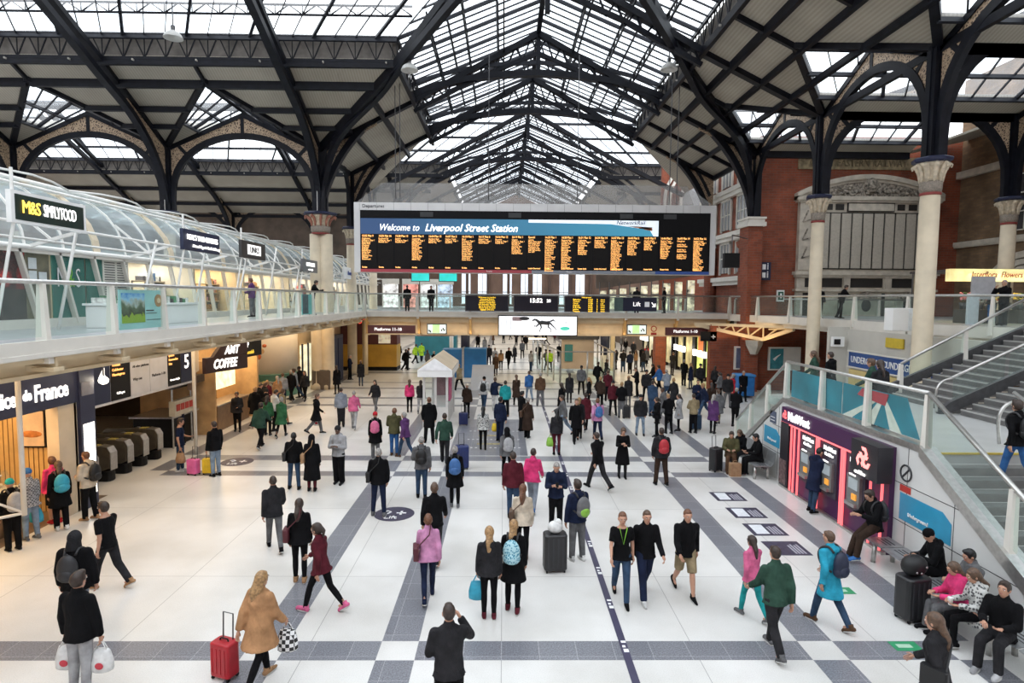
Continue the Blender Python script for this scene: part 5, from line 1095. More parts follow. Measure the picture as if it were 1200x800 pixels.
# ticket gates
gm = mat('gate_bronze_steel', (.15, .13, .10), .38, .5, .1, 6)
def gate(x, y, label, grp, zrot=0):
    t = thing('ticket_gate', label, 'ticket gate', (x, y, 0), grp, local=True); t.rotation_euler = (0, 0, zrot)
    MB().rbox(-1.0, -.15, 0, .95, .15, .32, .1).build('gate_plinth', black, t)
    b_ = MB(); prof = [(-1.0, .32), (.72, .32), (.92, .40), (.95, .88), (.86, 1.02), (.6, 1.06), (-.85, 1.06), (-1.0, .95)]
    b_.slab([(a, -.13, z) for a, z in prof], (0, .26, 0)); gc = b_.build('gate_cabinet', gm, t, bevel=.02)
    MB().path([(.97, 0, .35), (.975, 0, .88), (.88, 0, 1.04), (.6, 0, 1.075)], .025, .28, up=(0, 1, 0)).build('steel_trim', steel, gc)
    MB().box(.3, -.08, 1.06, .55, .08, 1.09).build('card_reader', mat('reader_yellow', (.5, .42, .12)), gc)
    MB().box(-.1, .14, .35, .0, .40, 1.02).build('paddle_flap', mat('paddle_grey', (.3, .3, .3), .3), t)
    return t
for k in range(5): gate(-12.75, 17.2+k*.82, 'bronze steel ticket gate in the row beside the bakery, number %s counting away from it' % ('one', 'two', 'three', 'four', 'five')[k], 'ticket gates beside the bakery', R(-4))
t = thing('gate_side_board', 'red patterned end board on the ticket gate nearest the bakery', 'panel', (-11.7, 16.75, 0)); MB().box(-12.2, 16.62, .0, -11.7, 16.7, 1.0).build('board_panel', mat('board_red_pattern', (.35, .12, .1), .5, 0, .5, 14), t); MB().box(-12.22, 16.6, 1.0, -11.68, 16.72, 1.04).build('board_cap', steel, t)
# platform departure strip above the gates
t = thing('platform_sign', 'long hanging platform board with a 4, a 5, timetable screens and white panels', 'sign', (-11.5, 19, 2.6))
MB().box(-11.65, 16.75, 2.42, -11.5, 22.2, 3.72).build('board_box', mat('board_trim_white', (.7, .7, .72), .5), t)
T = frame((-11.5, 16.8, 2.5), (0, 1, 0), (0, 0, 1)); sgs = [(0, .68, navy), (.72, 1.62, black), (1.66, 2.62, mat('pale_grey_panel', (.62, .63, .68), .5, 0, .05, 2)), (2.66, 3.66, MATS['pale_grey_panel']), (3.7, 4.5, black), (4.54, 5.3, navy)]
for k, (a, b_, m2_) in enumerate(sgs): MB(T).box(a, -.02, 0, b_, .02, 1.2).build('board_panel', m2_, t)
text('lettering', '4', .6, T, (.34, .78), wlit, t, align='CENTER', bold=.01); text('lettering', '5', .7, T, (4.9, .72), wlit, t, align='CENTER', bold=.01)
wl = [('Colchester', 'Clacton'), ('Norwich', 'Ipswich')]
text('screen_text', '15:58 Chelmsford\nShenfield\nWitham\nColchester\nManningtree', .115, T, (.78, 1.05), amber, t, gap=1.25); text('screen_text', '16:02 Norwich\nStratford\nIpswich\nStowmarket\nDiss', .115, T, (3.75, 1.05), amber, t, gap=1.25)
text('screen_text', 'Calling at', .1, T, (.95, .2), wlit, t); text('screen_text', 'Greater Anglia', .1, T, (3.8, .2), wlit, t)
text('small_print', 'Way out', .13, T, (1.75, .5), dlet, t); text('small_print', 'All other platforms', .11, T, (1.75, .9), dlet, t); text('small_print', 'Platforms 1-10', .13, T, (2.75, .5), dlet, t)
# dark interior beyond the gates and shop walls underneath
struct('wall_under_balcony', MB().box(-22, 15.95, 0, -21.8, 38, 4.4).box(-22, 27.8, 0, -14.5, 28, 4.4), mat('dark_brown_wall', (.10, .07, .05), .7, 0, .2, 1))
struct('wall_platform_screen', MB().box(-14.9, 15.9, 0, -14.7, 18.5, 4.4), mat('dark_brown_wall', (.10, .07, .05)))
t = thing('gate_office', 'glass and steel gate line office with a red lettered board', 'kiosk', (-13, 22.6, 0)); MB().box(-13.6, 21.9, 0, -12.2, 23.6, 1.1).build('office_desk', black, t); MB().box(-13.7, 21.8, 1.1, -12.1, 23.7, 1.16).build('desk_top', steel, t); MB().box(-12.2, 21.75, 1.2, -11.98, 23.1, 1.75).build('notice_board', mat('board_cream', (.6, .55, .45)), t)
s = MB(); [s.box(-11.98, 21.85+q*.3, 1.38, -11.96, 22.08+q*.3, 1.62) for q in range(4)]; s.build('red_squares', mat('notice_red', (.5, .06, .05)), t); MB().box(-13.7, 21.7, 2.2, -12.0, 24.5, 2.5).build('office_canopy', dsteel, t)
for q in range(3): MB().tube([(-12.1, 21.8+q*1.3, 0), (-12.1, 21.8+q*1.3, 2.2)], .03, 6).build('canopy_post', steel, t)
t = thing('curved_fascia', 'curved pale fascia between the platform board and the coffee sign', 'fascia', (-12.4, 24, 2.6)); pts = [(-11.55, 22.3), (-11.9, 23.4), (-12.8, 24.5), (-14.2, 25.0)]; s = MB()
for (a, b_), (c, d_) in zip(pts[:-1], pts[1:]): s.slab([(a, b_, 2.7), (c, d_, 2.7), (c, d_, 3.98), (a, b_, 3.98)], (-.12, -.05, 0))
s.build('fascia_panel', mat('fascia_pale', (.55, .50, .42), .4, 0, .05, 1), t); s = MB()
for (a, b_), (c, d_) in zip(pts[:-1], pts[1:]): s.slab([(a-.1, b_, 2.1), (c-.1, d_, 2.1), (c-.1, d_, 2.7), (a-.1, b_, 2.7)], (-.12, -.05, 0))
s.build('lower_band', mat('fascia_brown', (.16, .10, .07), .5, 0, .1, 1), t)
# coffee shop
t = thing('coffee_sign', 'tilted dark brown sign reading AMT COFFEE', 'sign', (-10.6, 21.7, 2.8)); T = frame((-10.75, 21.9, 2.78), (.3, 1, 0), (0, 0, 1)); dk = mat('coffee_brown', (.045, .02, .018), .45)
MB(T).box(-.2, 0, 0, 2.0, .15, .58).build('sign_board', dk, t, bevel=.02); MB(T).slab([(.2, 0, .58), (2.0, 0, .58), (2.0, 0, 1.08), (.7, 0, 1.08)], (0, .15, 0)).build('sign_upper_board', dk, t)
text('lettering', 'AMT', .44, T, (.75, .78), wlit, t, shear=.3, sx=.8, bold=.012); text('lettering', 'COFFEE', .48, T, (.15, .29), wlit, t, shear=.3, sx=.72, bold=.014)
t = thing('pasty_sign', 'dark sign with PASTY lettering next to the coffee sign', 'sign', (-10.6, 25, 3)); T = frame((-11.2, 24.0, 3.0), (.1, 1, 0), (0, 0, 1)); MB(T).box(0, 0, 0, 3.0, .12, .8).build('sign_board', black, t); text('lettering', 'PASTY SHOP', .3, T, (.35, .52), wlit, t, bold=.008, sx=.9); text('lettering', 'Cornish', .24, T, (1.5, .2), mat('yellow_letter', (.7, .5, .05), .5, 0, 0, 1, emit=1), t, shear=.3)
post('support_column', -10.95, 21.15, .06, 0, 3.95, offwhite, 'thin white post in front of the coffee shop', 'post', 10)
struct('wall_coffee_back', MB().box(-14.6, 24.0, 0, -14.4, 30.5, 3.9).box(-14.4, 24, 0, -11.6, 24.1, 3).box(-13.4, 27.9, 0, -11.5, 28.05, 3.9), mat('coffee_warm_wall', (.6, .38, .18), .6, 0, .15, 1.5))
t = thing('coffee_counter', 'coffee shop counter glowing with pastries', 'counter', (-12, 26, 0)); MB().box(-12.6, 24.6, 0, -11.8, 27.6, 1.05).build('counter_body', mat('counter_brown', (.25, .15, .08)), t); MB().box(-12.65, 24.55, 1.05, -11.75, 27.65, 1.1).build('counter_top', steel, t); MB().box(-12.4, 24.8, 1.6, -12.3, 27.4, 2.6).build('menu_panel', mat('menu_lit', (1, .8, .5), .5, 0, .2, 4, emit=1.4), t)
L = bpy.data.lights.new('coffee_light', 'AREA'); L.shape = 'RECTANGLE'; L.size = 2.2; L.size_y = 6; L.energy = 220; L.color = (1, .7, .4); o = bpy.data.objects.new('coffee_light', L); C.objects.link(o); o.location = (-12.6, 26.5, 3.7)
# white round pier with salad picture, second gates
t = thing('round_pier', 'fat white round pier with a green tiled foot and a food picture', 'column', (-12.2, 33.9, 0)); MB().lathe([(1.62, 1.3), (1.62, 4.0)], -13.6, 34.6, 40).build('white_upper', mat('white_pier_paint', (.75, .68, .58), .4, 0, .04, 1), t, smooth=True); MB().lathe([(1.66, 0), (1.66, .12), (1.63, .15), (1.63, 1.22), (1.66, 1.24), (1.66, 1.3)], -13.6, 34.6, 40).build('green_tiled_foot', mat('sea_green_tile', (.09, .24, .19), .3, 0, .1, 4), t, smooth=True)
s = MB()
for q, (a, z, r, mi) in enumerate(((200, 1.9, .25, 0), (207, 2.2, .3, 1), (214, 2.3, .3, 0), (220, 1.9, .25, 2), (228, 2.3, .26, 0), (236, 2.6, .2, 1), (212, 1.75, .2, 2), (243, 2.9, .12, 0), (225, 2.1, .22, 3))):
    s.ell((-13.6+1.63*math.cos(R(a+42)), 34.6+1.63*math.sin(R(a+42)), z), (r, .04, r*.8), 10, 6, mi, Matrix.Rotation(R(a+42)+PI/2, 3, 'Z'))
s.build('food_picture', [mat('tomato_print', (.6, .14, .04), .5, 0, .2, 9), mat('bread_pic', (.6, .4, .2), .5, 0, .2, 9), mat('leaf_print', (.1, .25, .05), .5, 0, .2, 9), mat('cream_pic', (.8, .7, .5))], t, smooth=True)
for k in range(5): gate(-12.9-.05*k, 29.3+k*.62, 'bronze ticket gate in the far row before the round white pier, number %s' % ('one', 'two', 'three', 'four', 'five')[k], 'ticket gates before the round pier', 0)
L = bpy.data.lights.new('underside_light', 'AREA'); L.shape = 'RECTANGLE'; L.size = 2.5; L.size_y = 28; L.energy = 560; L.color = (1, .74, .45); o = bpy.data.objects.new('underside_light', L); C.objects.link(o); o.location = (-10.9, 24, 4.35)
L = bpy.data.lights.new('pier_light', 'AREA'); L.shape = 'RECTANGLE'; L.size = 5; L.size_y = 18; L.energy = 300; L.color = (1, .8, .55); o = bpy.data.objects.new('pier_light', L); C.objects.link(o); o.location = (-14.5, 40, 4.2)
# wall of shops beyond the round pier
struct('wall_far_left', MB().box(-12.9, 36.9, 0, -12.6, 48.0, 4.0), mat('warm_cream_wall', (.68, .52, .33), .6, 0, .08, 1))
t = thing('clock_shop', 'warm lit shop front with a round clock sign beyond the white pier', 'shopfront', (-12.5, 38, 0)); MB().box(-12.6, 37, .2, -12.5, 40.4, 2.6).build('lit_window', mat('shop_window_glow', (1, .82, .55), .5, 0, .25, 2, emit=1.1), t)
for q in range(4): MB().box(-12.5, 37+q*1.1, 0, -12.42, 37.12+q*1.1, 2.7).build('window_mullion', bnavy, t)
o = MB(Matrix.Translation((-12.3, 41.4, 3.1)) @ Matrix.Rotation(PI/2, 4, 'Y')).lathe([(.55, -.1), (.62, -.04), (.62, .04), (.5, .08)], 0, 0, 24).build('sign_ring', black, t, smooth=True); MB(Matrix.Translation((-12.2, 41.4, 3.1)) @ Matrix.Rotation(PI/2, 4, 'Y')).lathe([(.42, -.02), (.42, .02)], 0, 0, 24).build('sign_disc', mat('sign_cream', (.75, .68, .5)), t)
t = thing('litter_bin_unit', 'square brown bin unit in front of the dark blue doors', 'bin', (-11.1, 36.6, 0)); MB().rbox(-11.6, 36.1, 0, -10.5, 37.1, 1.15, .06).build('bin_body', mat('bin_brown', (.12, .09, .07), .5, 0, .1, 3), t); MB().box(-11.55, 36.15, 1.15, -10.55, 37.05, 1.2).build('bin_lid', dsteel, t)
t = thing('blue_door_unit', 'tall dark blue doors of the unit behind the brown bin', 'cabinet', (-11.3, 39, 0)); MB().box(-12.2, 38.2, 0, -11.0, 41.0, 3.1).build('unit_body', bnavy, t); 
for q in range(2): MB().box(-11.0, 38.4+q*1.3, .1, -10.95, 39.5+q*1.3, 2.9).build('door', mat('door_blue', (.02, .03, .08)), t)
MB().box(-12.1, 38.14, .1, -11.1, 38.2, 2.9).build('end_panel', mat('door_blue', (.02, .03, .08)), t)
t = thing('yellow_counter_shop', 'stall with a mustard yellow front and maroon wall under the far left corner', 'stall', (-11, 46, 0)); MB().box(-12.5, 45.9, 0, -8.2, 47.5, .3).build('plinth', black, t); MB().box(-12.5, 45.8, .3, -8.2, 47.5, 2.0).build('yellow_front', mat('mustard', (.62, .35, .05), .45, 0, .1, 1), t); MB().box(-12.5, 46.0, 2.0, -8.2, 47.5, 4.2).build('maroon_wall', mat('maroon', (.11, .03, .03), .6), t)
text('lettering', 'COSTA', .5, frame((-11.6, 45.95, 3.75), (1, 0, 0), (0, 0, 1)), (0, 0), mat('red_neon', (1, .1, .06), .5, 0, 0, 1, emit=1.5), t); MB().box(-9.6, 45.9, 2.1, -8.7, 45.98, 3.5).build('menu_board', mat('menu_pale', (.8, .72, .55), .5, 0, .2, 4, emit=.4), t)
post('square_pillar', -10.0, 43.2, .2, 0, 4.0, creambeam, 'slim cream pillar between the blue doors and the mustard yellow stall', 'pillar', 4)
# ================================================================ RIGHT SIDE
def brick(name, c1, c2, mort, sc=1.0, w=.45, h=.15):
    m, nt, b = nodes_mat(name); tc = N(nt, 'TexCoord'); ge = N(nt, 'NewGeometry'); sn = N(nt, 'SeparateXYZ'); sp = N(nt, 'SeparateXYZ')
    nt.links.new(ge.outputs['Normal'], sn.inputs[0]); nt.links.new(tc.outputs['Object'], sp.inputs[0])
    ab = N(nt, 'Math', operation='ABSOLUTE'); nt.links.new(sn.outputs['X'], ab.inputs[0]); gt = N(nt, 'Math', operation='GREATER_THAN'); gt.inputs[1].default_value = .5; nt.links.new(ab.outputs[0], gt.inputs[0])
    mx = N(nt, 'Mix'); nt.links.new(gt.outputs[0], mx.inputs[0]); nt.links.new(sp.outputs['X'], mx.inputs[2]); nt.links.new(sp.outputs['Y'], mx.inputs[3])
    cb = N(nt, 'CombineXYZ'); nt.links.new(mx.outputs[0], cb.inputs['X']); nt.links.new(sp.outputs['Z'], cb.inputs['Y'])
    br = N(nt, 'TexBrick', Scale=sc); br.inputs['Brick Width'].default_value = w; br.inputs['Row Height'].default_value = h; br.inputs['Mortar Size'].default_value = .012
    br.inputs['Color1'].default_value = c1+(1,); br.inputs['Color2'].default_value = c2+(1,); br.inputs['Mortar'].default_value = mort+(1,)
    no = N(nt, 'TexNoise', Scale=.9, Detail=6.); rp = N(nt, 'ValToRGB'); e = rp.color_ramp.elements; e[0].position = .3; e[0].color = (.6, .6, .6, 1); e[1].position = .7; e[1].color = (1.2, 1.15, 1.1, 1)
    mm = N(nt, 'MixRGB', blend_type='MULTIPLY'); mm.inputs[0].default_value = 1
    nt.links.new(cb.outputs[0], br.inputs['Vector']); nt.links.new(tc.outputs['Object'], no.inputs['Vector']); nt.links.new(no.outputs['Fac'], rp.inputs['Fac'])
    nt.links.new(br.outputs['Color'], mm.inputs[1]); nt.links.new(rp.outputs[0], mm.inputs[2]); nt.links.new(mm.outputs[0], b.inputs['Base Color']); b.inputs['Roughness'].default_value = .8
    return m
redb = brick('red_brick', (.30, .075, .035), (.22, .055, .028), (.20, .11, .08)); yelb = brick('brown_stock_brick', (.24, .155, .085), (.17, .11, .065), (.16, .12, .085))
stone = mat('portland_stone', (.55, .50, .42), .7, 0, .12, 2.5); darkst = mat('carved_stone', (.34, .30, .25), .8, 0, .45, 7)
struct('wall_red_brick', MB().box(15.6, 36.9, 0, 28.2, 37.6, 15.6), redb)
struct('wall_brick_pier', MB().box(14.75, 36.2, 0, 15.6, 37.6, ZC-.55), redb)
MBs = MB().box(14.6, 36.05, ZC-.55, 15.75, 37.7, ZC-.3).box(14.68, 36.12, ZC-.3, 15.67, 37.7, ZC-.12).box(14.6, 36.05, ZC-.12, 15.75, 37.7, ZC)
struct('trim_pier_capital', MBs, offwhite)
MB2 = MB().box(14.95, 36.25, ZC, 15.45, 36.75, ZE); struct('trim_pier_post', MB2, iron)
struct('wall_brown_brick', MB().box(28.0, 20, 0, 28.6, 37, 19), yelb)
tr = MB().box(27.75, 20, 9.0, 28.0, 36.9, 9.25).box(27.8, 20, 8.9, 28.0, 36.9, 9.0).box(27.7, 20, 13.1, 28.0, 36.9, 13.5); struct('trim_brown_brick_courses', tr, stone)
# window in brown brick with arch below
s = MB(); 
for q in range(13):
    a = PI*q/12; b_ = PI*(q+1)/12
    if q < 12:
        for k, (r0, r1) in enumerate(((2.0, 2.25), (2.3, 2.6), (2.65, 3.0))):
            f = lambda r, g: V3((27.95-.06*k, 31.6-r*math.cos(g), 5.4+r*math.sin(g)))
            s.slab([f(r0, a), f(r1, a), f(r1, b_), f(r0, b_)], (-.1, 0, 0))
struct('trim_round_arch', s, stone); o = MB().box(27.85, 30.3, 9.5, 27.98, 32.8, 12.6); struct('window_1', o, mat('dark_window', (.05, .05, .055), .2))
s = MB(); [s.box(27.8, 30.3+q*.82, 9.5, 27.85, 30.36+q*.82, 12.6) for q in range(4)]; [s.box(27.8, 30.3, 9.5+q*1.0, 27.85, 32.8, 9.56+q*1.0) for q in range(4)]; struct('window_1_frame', s, offwhite)
# company name band and the marble memorial
t = thing('stone_name_band', 'worn carved stone name band high on the red brick wall', 'inscription', (21, 36.85, 12)); MB().box(17.9, 36.8, 13.62, 25.2, 36.9, 14.34).build('band_slab', mat('worn_band_stone', (.34, .27, .16), .8, 0, .3, 3), t)
text('lettering', 'GREAT EASTERN RAILWAY', .62, frame((21.55, 36.8, 13.98), (1, 0, 0), (0, 0, 1)), (0, 0), mat('worn_letter', (.20, .16, .10), .8, 0, .2, 3), t, align='CENTER', sx=.80, ext=.02)
YW = 36.9
def memorial():
    t = thing('marble_memorial', 'huge grey marble war memorial with columns of names on the brick wall', 'memorial', (22.2, YW, ZD))
    X0, X1 = 18.0, 26.5; MB().box(X0, YW-.25, ZD, X1, YW, 11.75).build('backing_slab', stone, t)
    s = MB()  # segmental pediment
    n = 24; R_ = 0
    arc = [(X0-.25+(X1-X0+.5)*i/n, 12.0+1.15*math.sin(PI*i/n)**.8) for i in range(n+1)]
    for (a, b_), (c, d_) in zip(arc[:-1], arc[1:]): s.slab([(a, YW-.5, b_-.16), (c, YW-.5, d_-.16), (c, YW-.5, d_+.12), (a, YW-.5, b_+.12)], (0, .5, 0)).slab([(a, YW-.35, b_-.32), (c, YW-.35, d_-.32), (c, YW-.35, d_-.16), (a, YW-.35, b_-.16)], (0, .35, 0))
    s.box(X0-.25, YW-.5, 11.72, X1+.25, YW, 11.95).box(X0-.15, YW-.4, 11.6, X1+.15, YW, 11.72); s.build('pediment_moulding', stone, t)
    s = MB().slab([(a, YW-.28, max(11.95, b_-.3)) for a, b_ in arc]+[(arc[-1][0], YW-.28, 11.95), (arc[0][0], YW-.28, 11.95)], (0, .2, 0)); s.build('tympanum_carving', darkst, t)
    s = MB()
    for i in range(46): a = random.uniform(-3.3, 3.3); s.ell((22.25+a, YW-.32, 12.05+random.random()*max(.05, .75-abs(a)*.2)), (.16, .07, .10), 7, 5)
    s.ell((22.25, YW-.4, 12.65), (.42, .18, .5), 14, 8).ell((22.25, YW-.52, 12.7), (.25, .1, .32), 10, 6); s.build('carved_crest', darkst, t, smooth=True)
    MB().box(X0, YW-.32, 7.5, X0+1.0, YW-.25, 11.6).build('left_pilaster', stone, t); MB().box(X1-1.0, YW-.32, 7.5, X1, YW-.25, 11.6).build('right_pilaster', stone, t)
    s = MB(); [s.bar((X0+.2, YW-.34, 8.2+q*1.1), (X0+.85, YW-.34, 8.4+q*1.1), .05, .08).bar((X0+.2, YW-.34, 8.2+q*1.1), (X0+.5, YW-.34, 8.9+q*1.1), .05, .08) for q in range(3)]; s.build('carved_ribbon', darkst, t)
    bl = mat('name_panel_joint', (.02, .018, .016)); gp = m_names
    MB().box(19.2, YW-.30, 7.55, 25.9, YW-.26, 11.0).build('panel_ground', bl, t)
    for i in range(10): MB().box(19.25+i*.665, YW-.36, 7.62, 19.25+i*.665+.56, YW-.29, 10.93).build('name_panel', gp, t)
    MB().box(20.9, YW-.33, 11.05, 23.8, YW-.26, 11.58).build('title_frame', bl, t); MB().box(20.96, YW-.37, 11.1, 23.74, YW-.3, 11.53).build('title_panel', stone, t)
    for a, b_ in ((19.4, 20.0), (20.2, 20.7), (24.0, 24.45), (24.7, 25.2), (25.4, 25.8)): MB().box(a, YW-.3, 11.15, b_, YW-.24, 11.5).build('square_recess', bl, t)
    MB().box(X0-.2, YW-.5, 7.2, X1+.2, YW, 7.4).box(X0-.1, YW-.4, 7.05, X1+.1, YW, 7.2).box(X0-.15, YW-.45, 5.95+.25, X1+.15, YW, 6.35).build('cornice', stone, t)
    for a, b_ in ((18.5, 19.2), (19.4, 20.8), (21.3, 23.3), (23.9, 26.2)): MB().box(a, YW-.28, 6.45, b_, YW-.24, 7.0).build('dark_recess', bl, t)
    for a in (21.05, 23.6): MB().box(a-.2, YW-.38, 6.35, a+.2, YW-.25, 7.05).build('pilaster_block', stone, t)
    for a, b_, z in ((18.4, 18.9, 6.1), (20.6, 20.85, 6.1), (23.3, 23.5, 6.1)): MB().box(a, YW-.28, ZD, b_, YW-.24, z).build('tall_dark_slot', bl, t)
    for a, nm in ((22.3, 'round'), (24.9, 'square')):
        MB().box(a-.75, YW-.36, ZD, a+.75, YW-.25, 5.75).build('aedicule', stone, t); MB().box(a-.6, YW-.5, 5.75, a+.6, YW-.25, 5.95).slab([(a-.5, YW-.5, 5.95), (a+.5, YW-.5, 5.95), (a, YW-.5, 6.22)], (0, .2, 0)).build('aedicule_cornice', darkst, t)
        if nm == 'round': MB().ell((a, YW-.38, 5.35), (.3, .1, .38), 14, 8).build('round_niche', bl, t, smooth=True)
        else: MB().box(a-.3, YW-.4, 5.0, a+.3, YW-.34, 5.65).build('niche', bl, t)
m_names, nt, b = nodes_mat('engraved_name_panel'); tc = N(nt, 'TexCoord'); w = N(nt, 'TexWave', Scale=5.5, bands_direction='Z', Distortion=1.2); w.inputs['Detail Scale'].default_value = 6
no = N(nt, 'TexNoise', Scale=9., Detail=4.); ml = N(nt, 'Math', operation='MULTIPLY'); rp = N(nt, 'ValToRGB'); e = rp.color_ramp.elements; e[0].color = (.50, .46, .39, 1); e[1].color = (.27, .25, .21, 1); e[0].position = .2; e[1].position = .7
nt.links.new(tc.outputs['Object'], w.inputs['Vector']); nt.links.new(tc.outputs['Object'], no.inputs['Vector']); nt.links.new(w.outputs['Fac'], ml.inputs[0]); nt.links.new(no.outputs['Fac'], ml.inputs[1]); nt.links.new(ml.outputs[0], rp.inputs['Fac']); nt.links.new(rp.outputs[0], b.inputs['Base Color'])
memorial()
# side building running back along the nave: brick with stone courses and windows
struct('wall_side_building', MB().box(15.7, 37.6, 0, 16.4, 47, 15.6), redb)
s = MB()
for z in (6.9, 9.9, 12.9): s.box(15.2, 37.7, z, 15.75, 47, z+.3).box(15.35, 37.7, z-.25, 15.75, 47, z)
struct('trim_side_building', s, offwhite)
s = MB(); f = MB()
for q in range(3):
    y = 38.6+q*2.9
    for z in (7.3, 10.3, 13.3):
        s.box(15.62, y, z+.2, 15.72, y+1.7, z+2.2); f.box(15.55, y-.12, z+.1, 15.68, y, z+2.3).box(15.55, y+1.7, z+.1, 15.68, y+1.82, z+2.3).box(15.55, y-.12, z+2.2, 15.68, y+1.82, z+2.35)
        for k in range(1, 3): f.box(15.58, y+k*.57-.03, z+.2, 15.66, y+k*.57+.03, z+2.2)
        f.box(15.58, y, z+1.2, 15.66, y+1.7, z+1.26)
struct('window_2', s, mat('grey_window', (.30, .31, .32), .2)); struct('window_2_frame', f, offwhite)
s = MB()
for y in (37.95, 44.4): s.lathe([(.42, 4.7), (.42, 8.9), (.55, 9.0), (.6, 9.3), (.45, 9.4)], 15.3, y, 14)
struct('trim_side_building_shafts', s, redb)
# gothic arched gable beyond
t = thing('gothic_gable', 'pointed stone arch window in the brick gable above the right end of the board', 'gable', (16, 52, 4.7)); MB().slab([(13.6, 52.2, 4.7), (20, 52.2, 4.7), (20, 52.2, 16.2), (16.4, 52.2, 19.2), (13.6, 52.2, 17.4)], (0, .4, 0)).build('gable_wall', redb, t)
s = MB(); pr = [(-1, 0), (-1, .3), (-.93, .62), (-.72, .95), (-.4, 1.25), (0, 1.5)]
def gpath(r, z0, hh): L_ = [(16.2+u*r, 52.1, z0+v*hh) for u, v in pr]; return L_+[(16.2*2-x, y, z) for x, y, z in L_[::-1][1:]]
for r, h in ((2.35, 2.75), (1.95, 2.45), (1.0, 1.7)): s.path(catm(gpath(r, 13.6, h), 4), .22, .38, up=(0, 1, 0))
s.build('arch_moulding', offwhite, t); MB().slab([(16.2+u*.95*sg, 52.12, 13.6+v*1.6) for sg, seq in ((1, pr), (-1, pr[::-1])) for u, v in seq], (0, .06, 0)).build('tracery_glass', mat('grey_window', (.3, .31, .32)), t)
# --- right balcony deck, edge
RE = [(14.5, 38.2), (15.9, 33.0), (16.2, 27.4), (16.3, 23.9), (17.6, 21.3), (19.3, 18.6)]
dk = MB().slab([(x, y, ZD-.28) for x, y in RE]+[(30, 18.6, ZD-.28), (30, 40, ZD-.28), (14.5, 40, ZD-.28)], (0, 0, .28)); struct('floor_memorial_balcony', dk, MATS['grey_walkway'])
ed = MB(); 
for (a, b_), (c, d_) in zip(RE[:-1], RE[1:]):
    ed.bar((a, b_, ZD-.15), (c, d_, ZD-.15), .1, .34); ed.bar((a+.4, b_, ZD-.45), (c+.4, d_, ZD-.45), .2, .4); ed.bar((a+.15, b_, ZD-.36), (c+.15, d_, ZD-.36), .4, .08)
struct('trim_memorial_balcony_edge', ed, offwhite)
balustrade(RE, 'curving glass balustrade of the balcony in front of the marble memorial', 2.5, drop=.3, w0=.3)
balustrade([(15.0, 38.6), (18, 36.0), (25, 35.8)], 'inner rail with slim posts before the memorial wall', 2.2, zr=5.7, drop=0, w0=.1)
t = thing('white_box_unit', 'white rectangular box mounted at the thick cream column above the stairs', 'box', (15.2, 22.4, 4.6)); MB().box(14.45, 22.0, 4.52, 15.6, 22.5, 5.36).build('box_body', white, t, bevel=.02); MB().box(15.05, 21.98, 4.54, 15.58, 22.01, 5.34).build('box_door', mat('box_door_white', (.78, .82, .84)), t)
# spill wall under the balcony with the underground sign
struct('wall_under_memorial_balcony', MB().box(15.2, 27.6, 0, 24, 27.8, 4.4).box(16.05, 19.8, 0, 16.25, 27.6, 4.3), mat('pale_grey_wall', (.55, .53, .48), .5, 0, .05, 1))
t = thing('underground_sign', 'long blue sign with white UNDERGROUND STATION lettering below the balcony', 'sign', (17, 26.9, 2.6)); T = frame((15.98, 27.3, 2.95), (0, -1, 0), (0, 0, 1)); MB(T).box(0, 0, -.32, 6.6, .06, .34).build('sign_board', mat('underground_blue', (.02, .07, .25), .4), t); text('lettering', 'UNDERGROUND', .42, T, (.2, 0), wlet, t, sx=.8); text('lettering', 'UNDERGROUND STATION', .42, T, (2.75, 0), wlet, t, sx=.8)
MB(T).box(-.1, -.03, .34, 6.7, .07, .40).box(-.1, -.03, -.38, 6.7, .07, -.32).build('sign_edge', offwhite, t)
o = MB().box(15.97, 23.6, 3.7, 16.03, 24.7, 4.1).build('yellow_plate', mat('yellow_plate', (.62, .45, .04))); tag(o, 'small yellow plate on the wall above the underground sign', 'sign')
t = thing('tan_poster', 'yellow and tan poster on the wall below the underground sign', 'poster', (16, 24, 1.3)); MB().box(15.95, 20.5, .9, 16.03, 27.2, 2.5).build('poster_sheet', mat('tan_poster', (.62, .48, .2), .5, 0, .1, 1), t); MB(frame((15.93, 23.6, 1.7), (0, -1, 0), (0, 0, 1))).tube([(-.9, 0, -.3), (-.6, 0, .1), (0, 0, .3), (.6, 0, .3), (.9, 0, -.2)], .035, 6).build('swirl_print', dlet, t)
t = thing('ticket_screen', 'small white ticket machine screen on the wall left of the yellow plate', 'screen', (15.5, 27.5, 3.8)); MB().box(15.25, 27.4, 3.5, 15.8, 27.55, 3.95).build('screen_case', white, t); MB().box(15.32, 27.36, 3.6, 15.6, 27.4, 3.85).build('screen_face', black, t)
for k, x in enumerate((17.0, 19.9)):
    t = thing('security_camera', 'dark camera on a short stalk under the balcony, %s of the thick cream column' % ('just before', 'beyond')[k], 'camera', (x, 24.5, 3.9)); MB().tube([(x, 24.5, 4.4), (x, 24.5, 3.7)], .03, 6).build('camera_stalk', dsteel, t); MB().box(x-.1, 24.25, 3.5, x+.1, 24.6, 3.7).build('camera_body', black, t)
L = bpy.data.lights.new('memorial_underside_light', 'AREA'); L.shape = 'RECTANGLE'; L.size = 6; L.size_y = 5; L.energy = 160; L.color = (1, .9, .75); o = bpy.data.objects.new('memorial_underside_light', L); C.objects.link(o); o.location = (20, 24.5, 4.3)
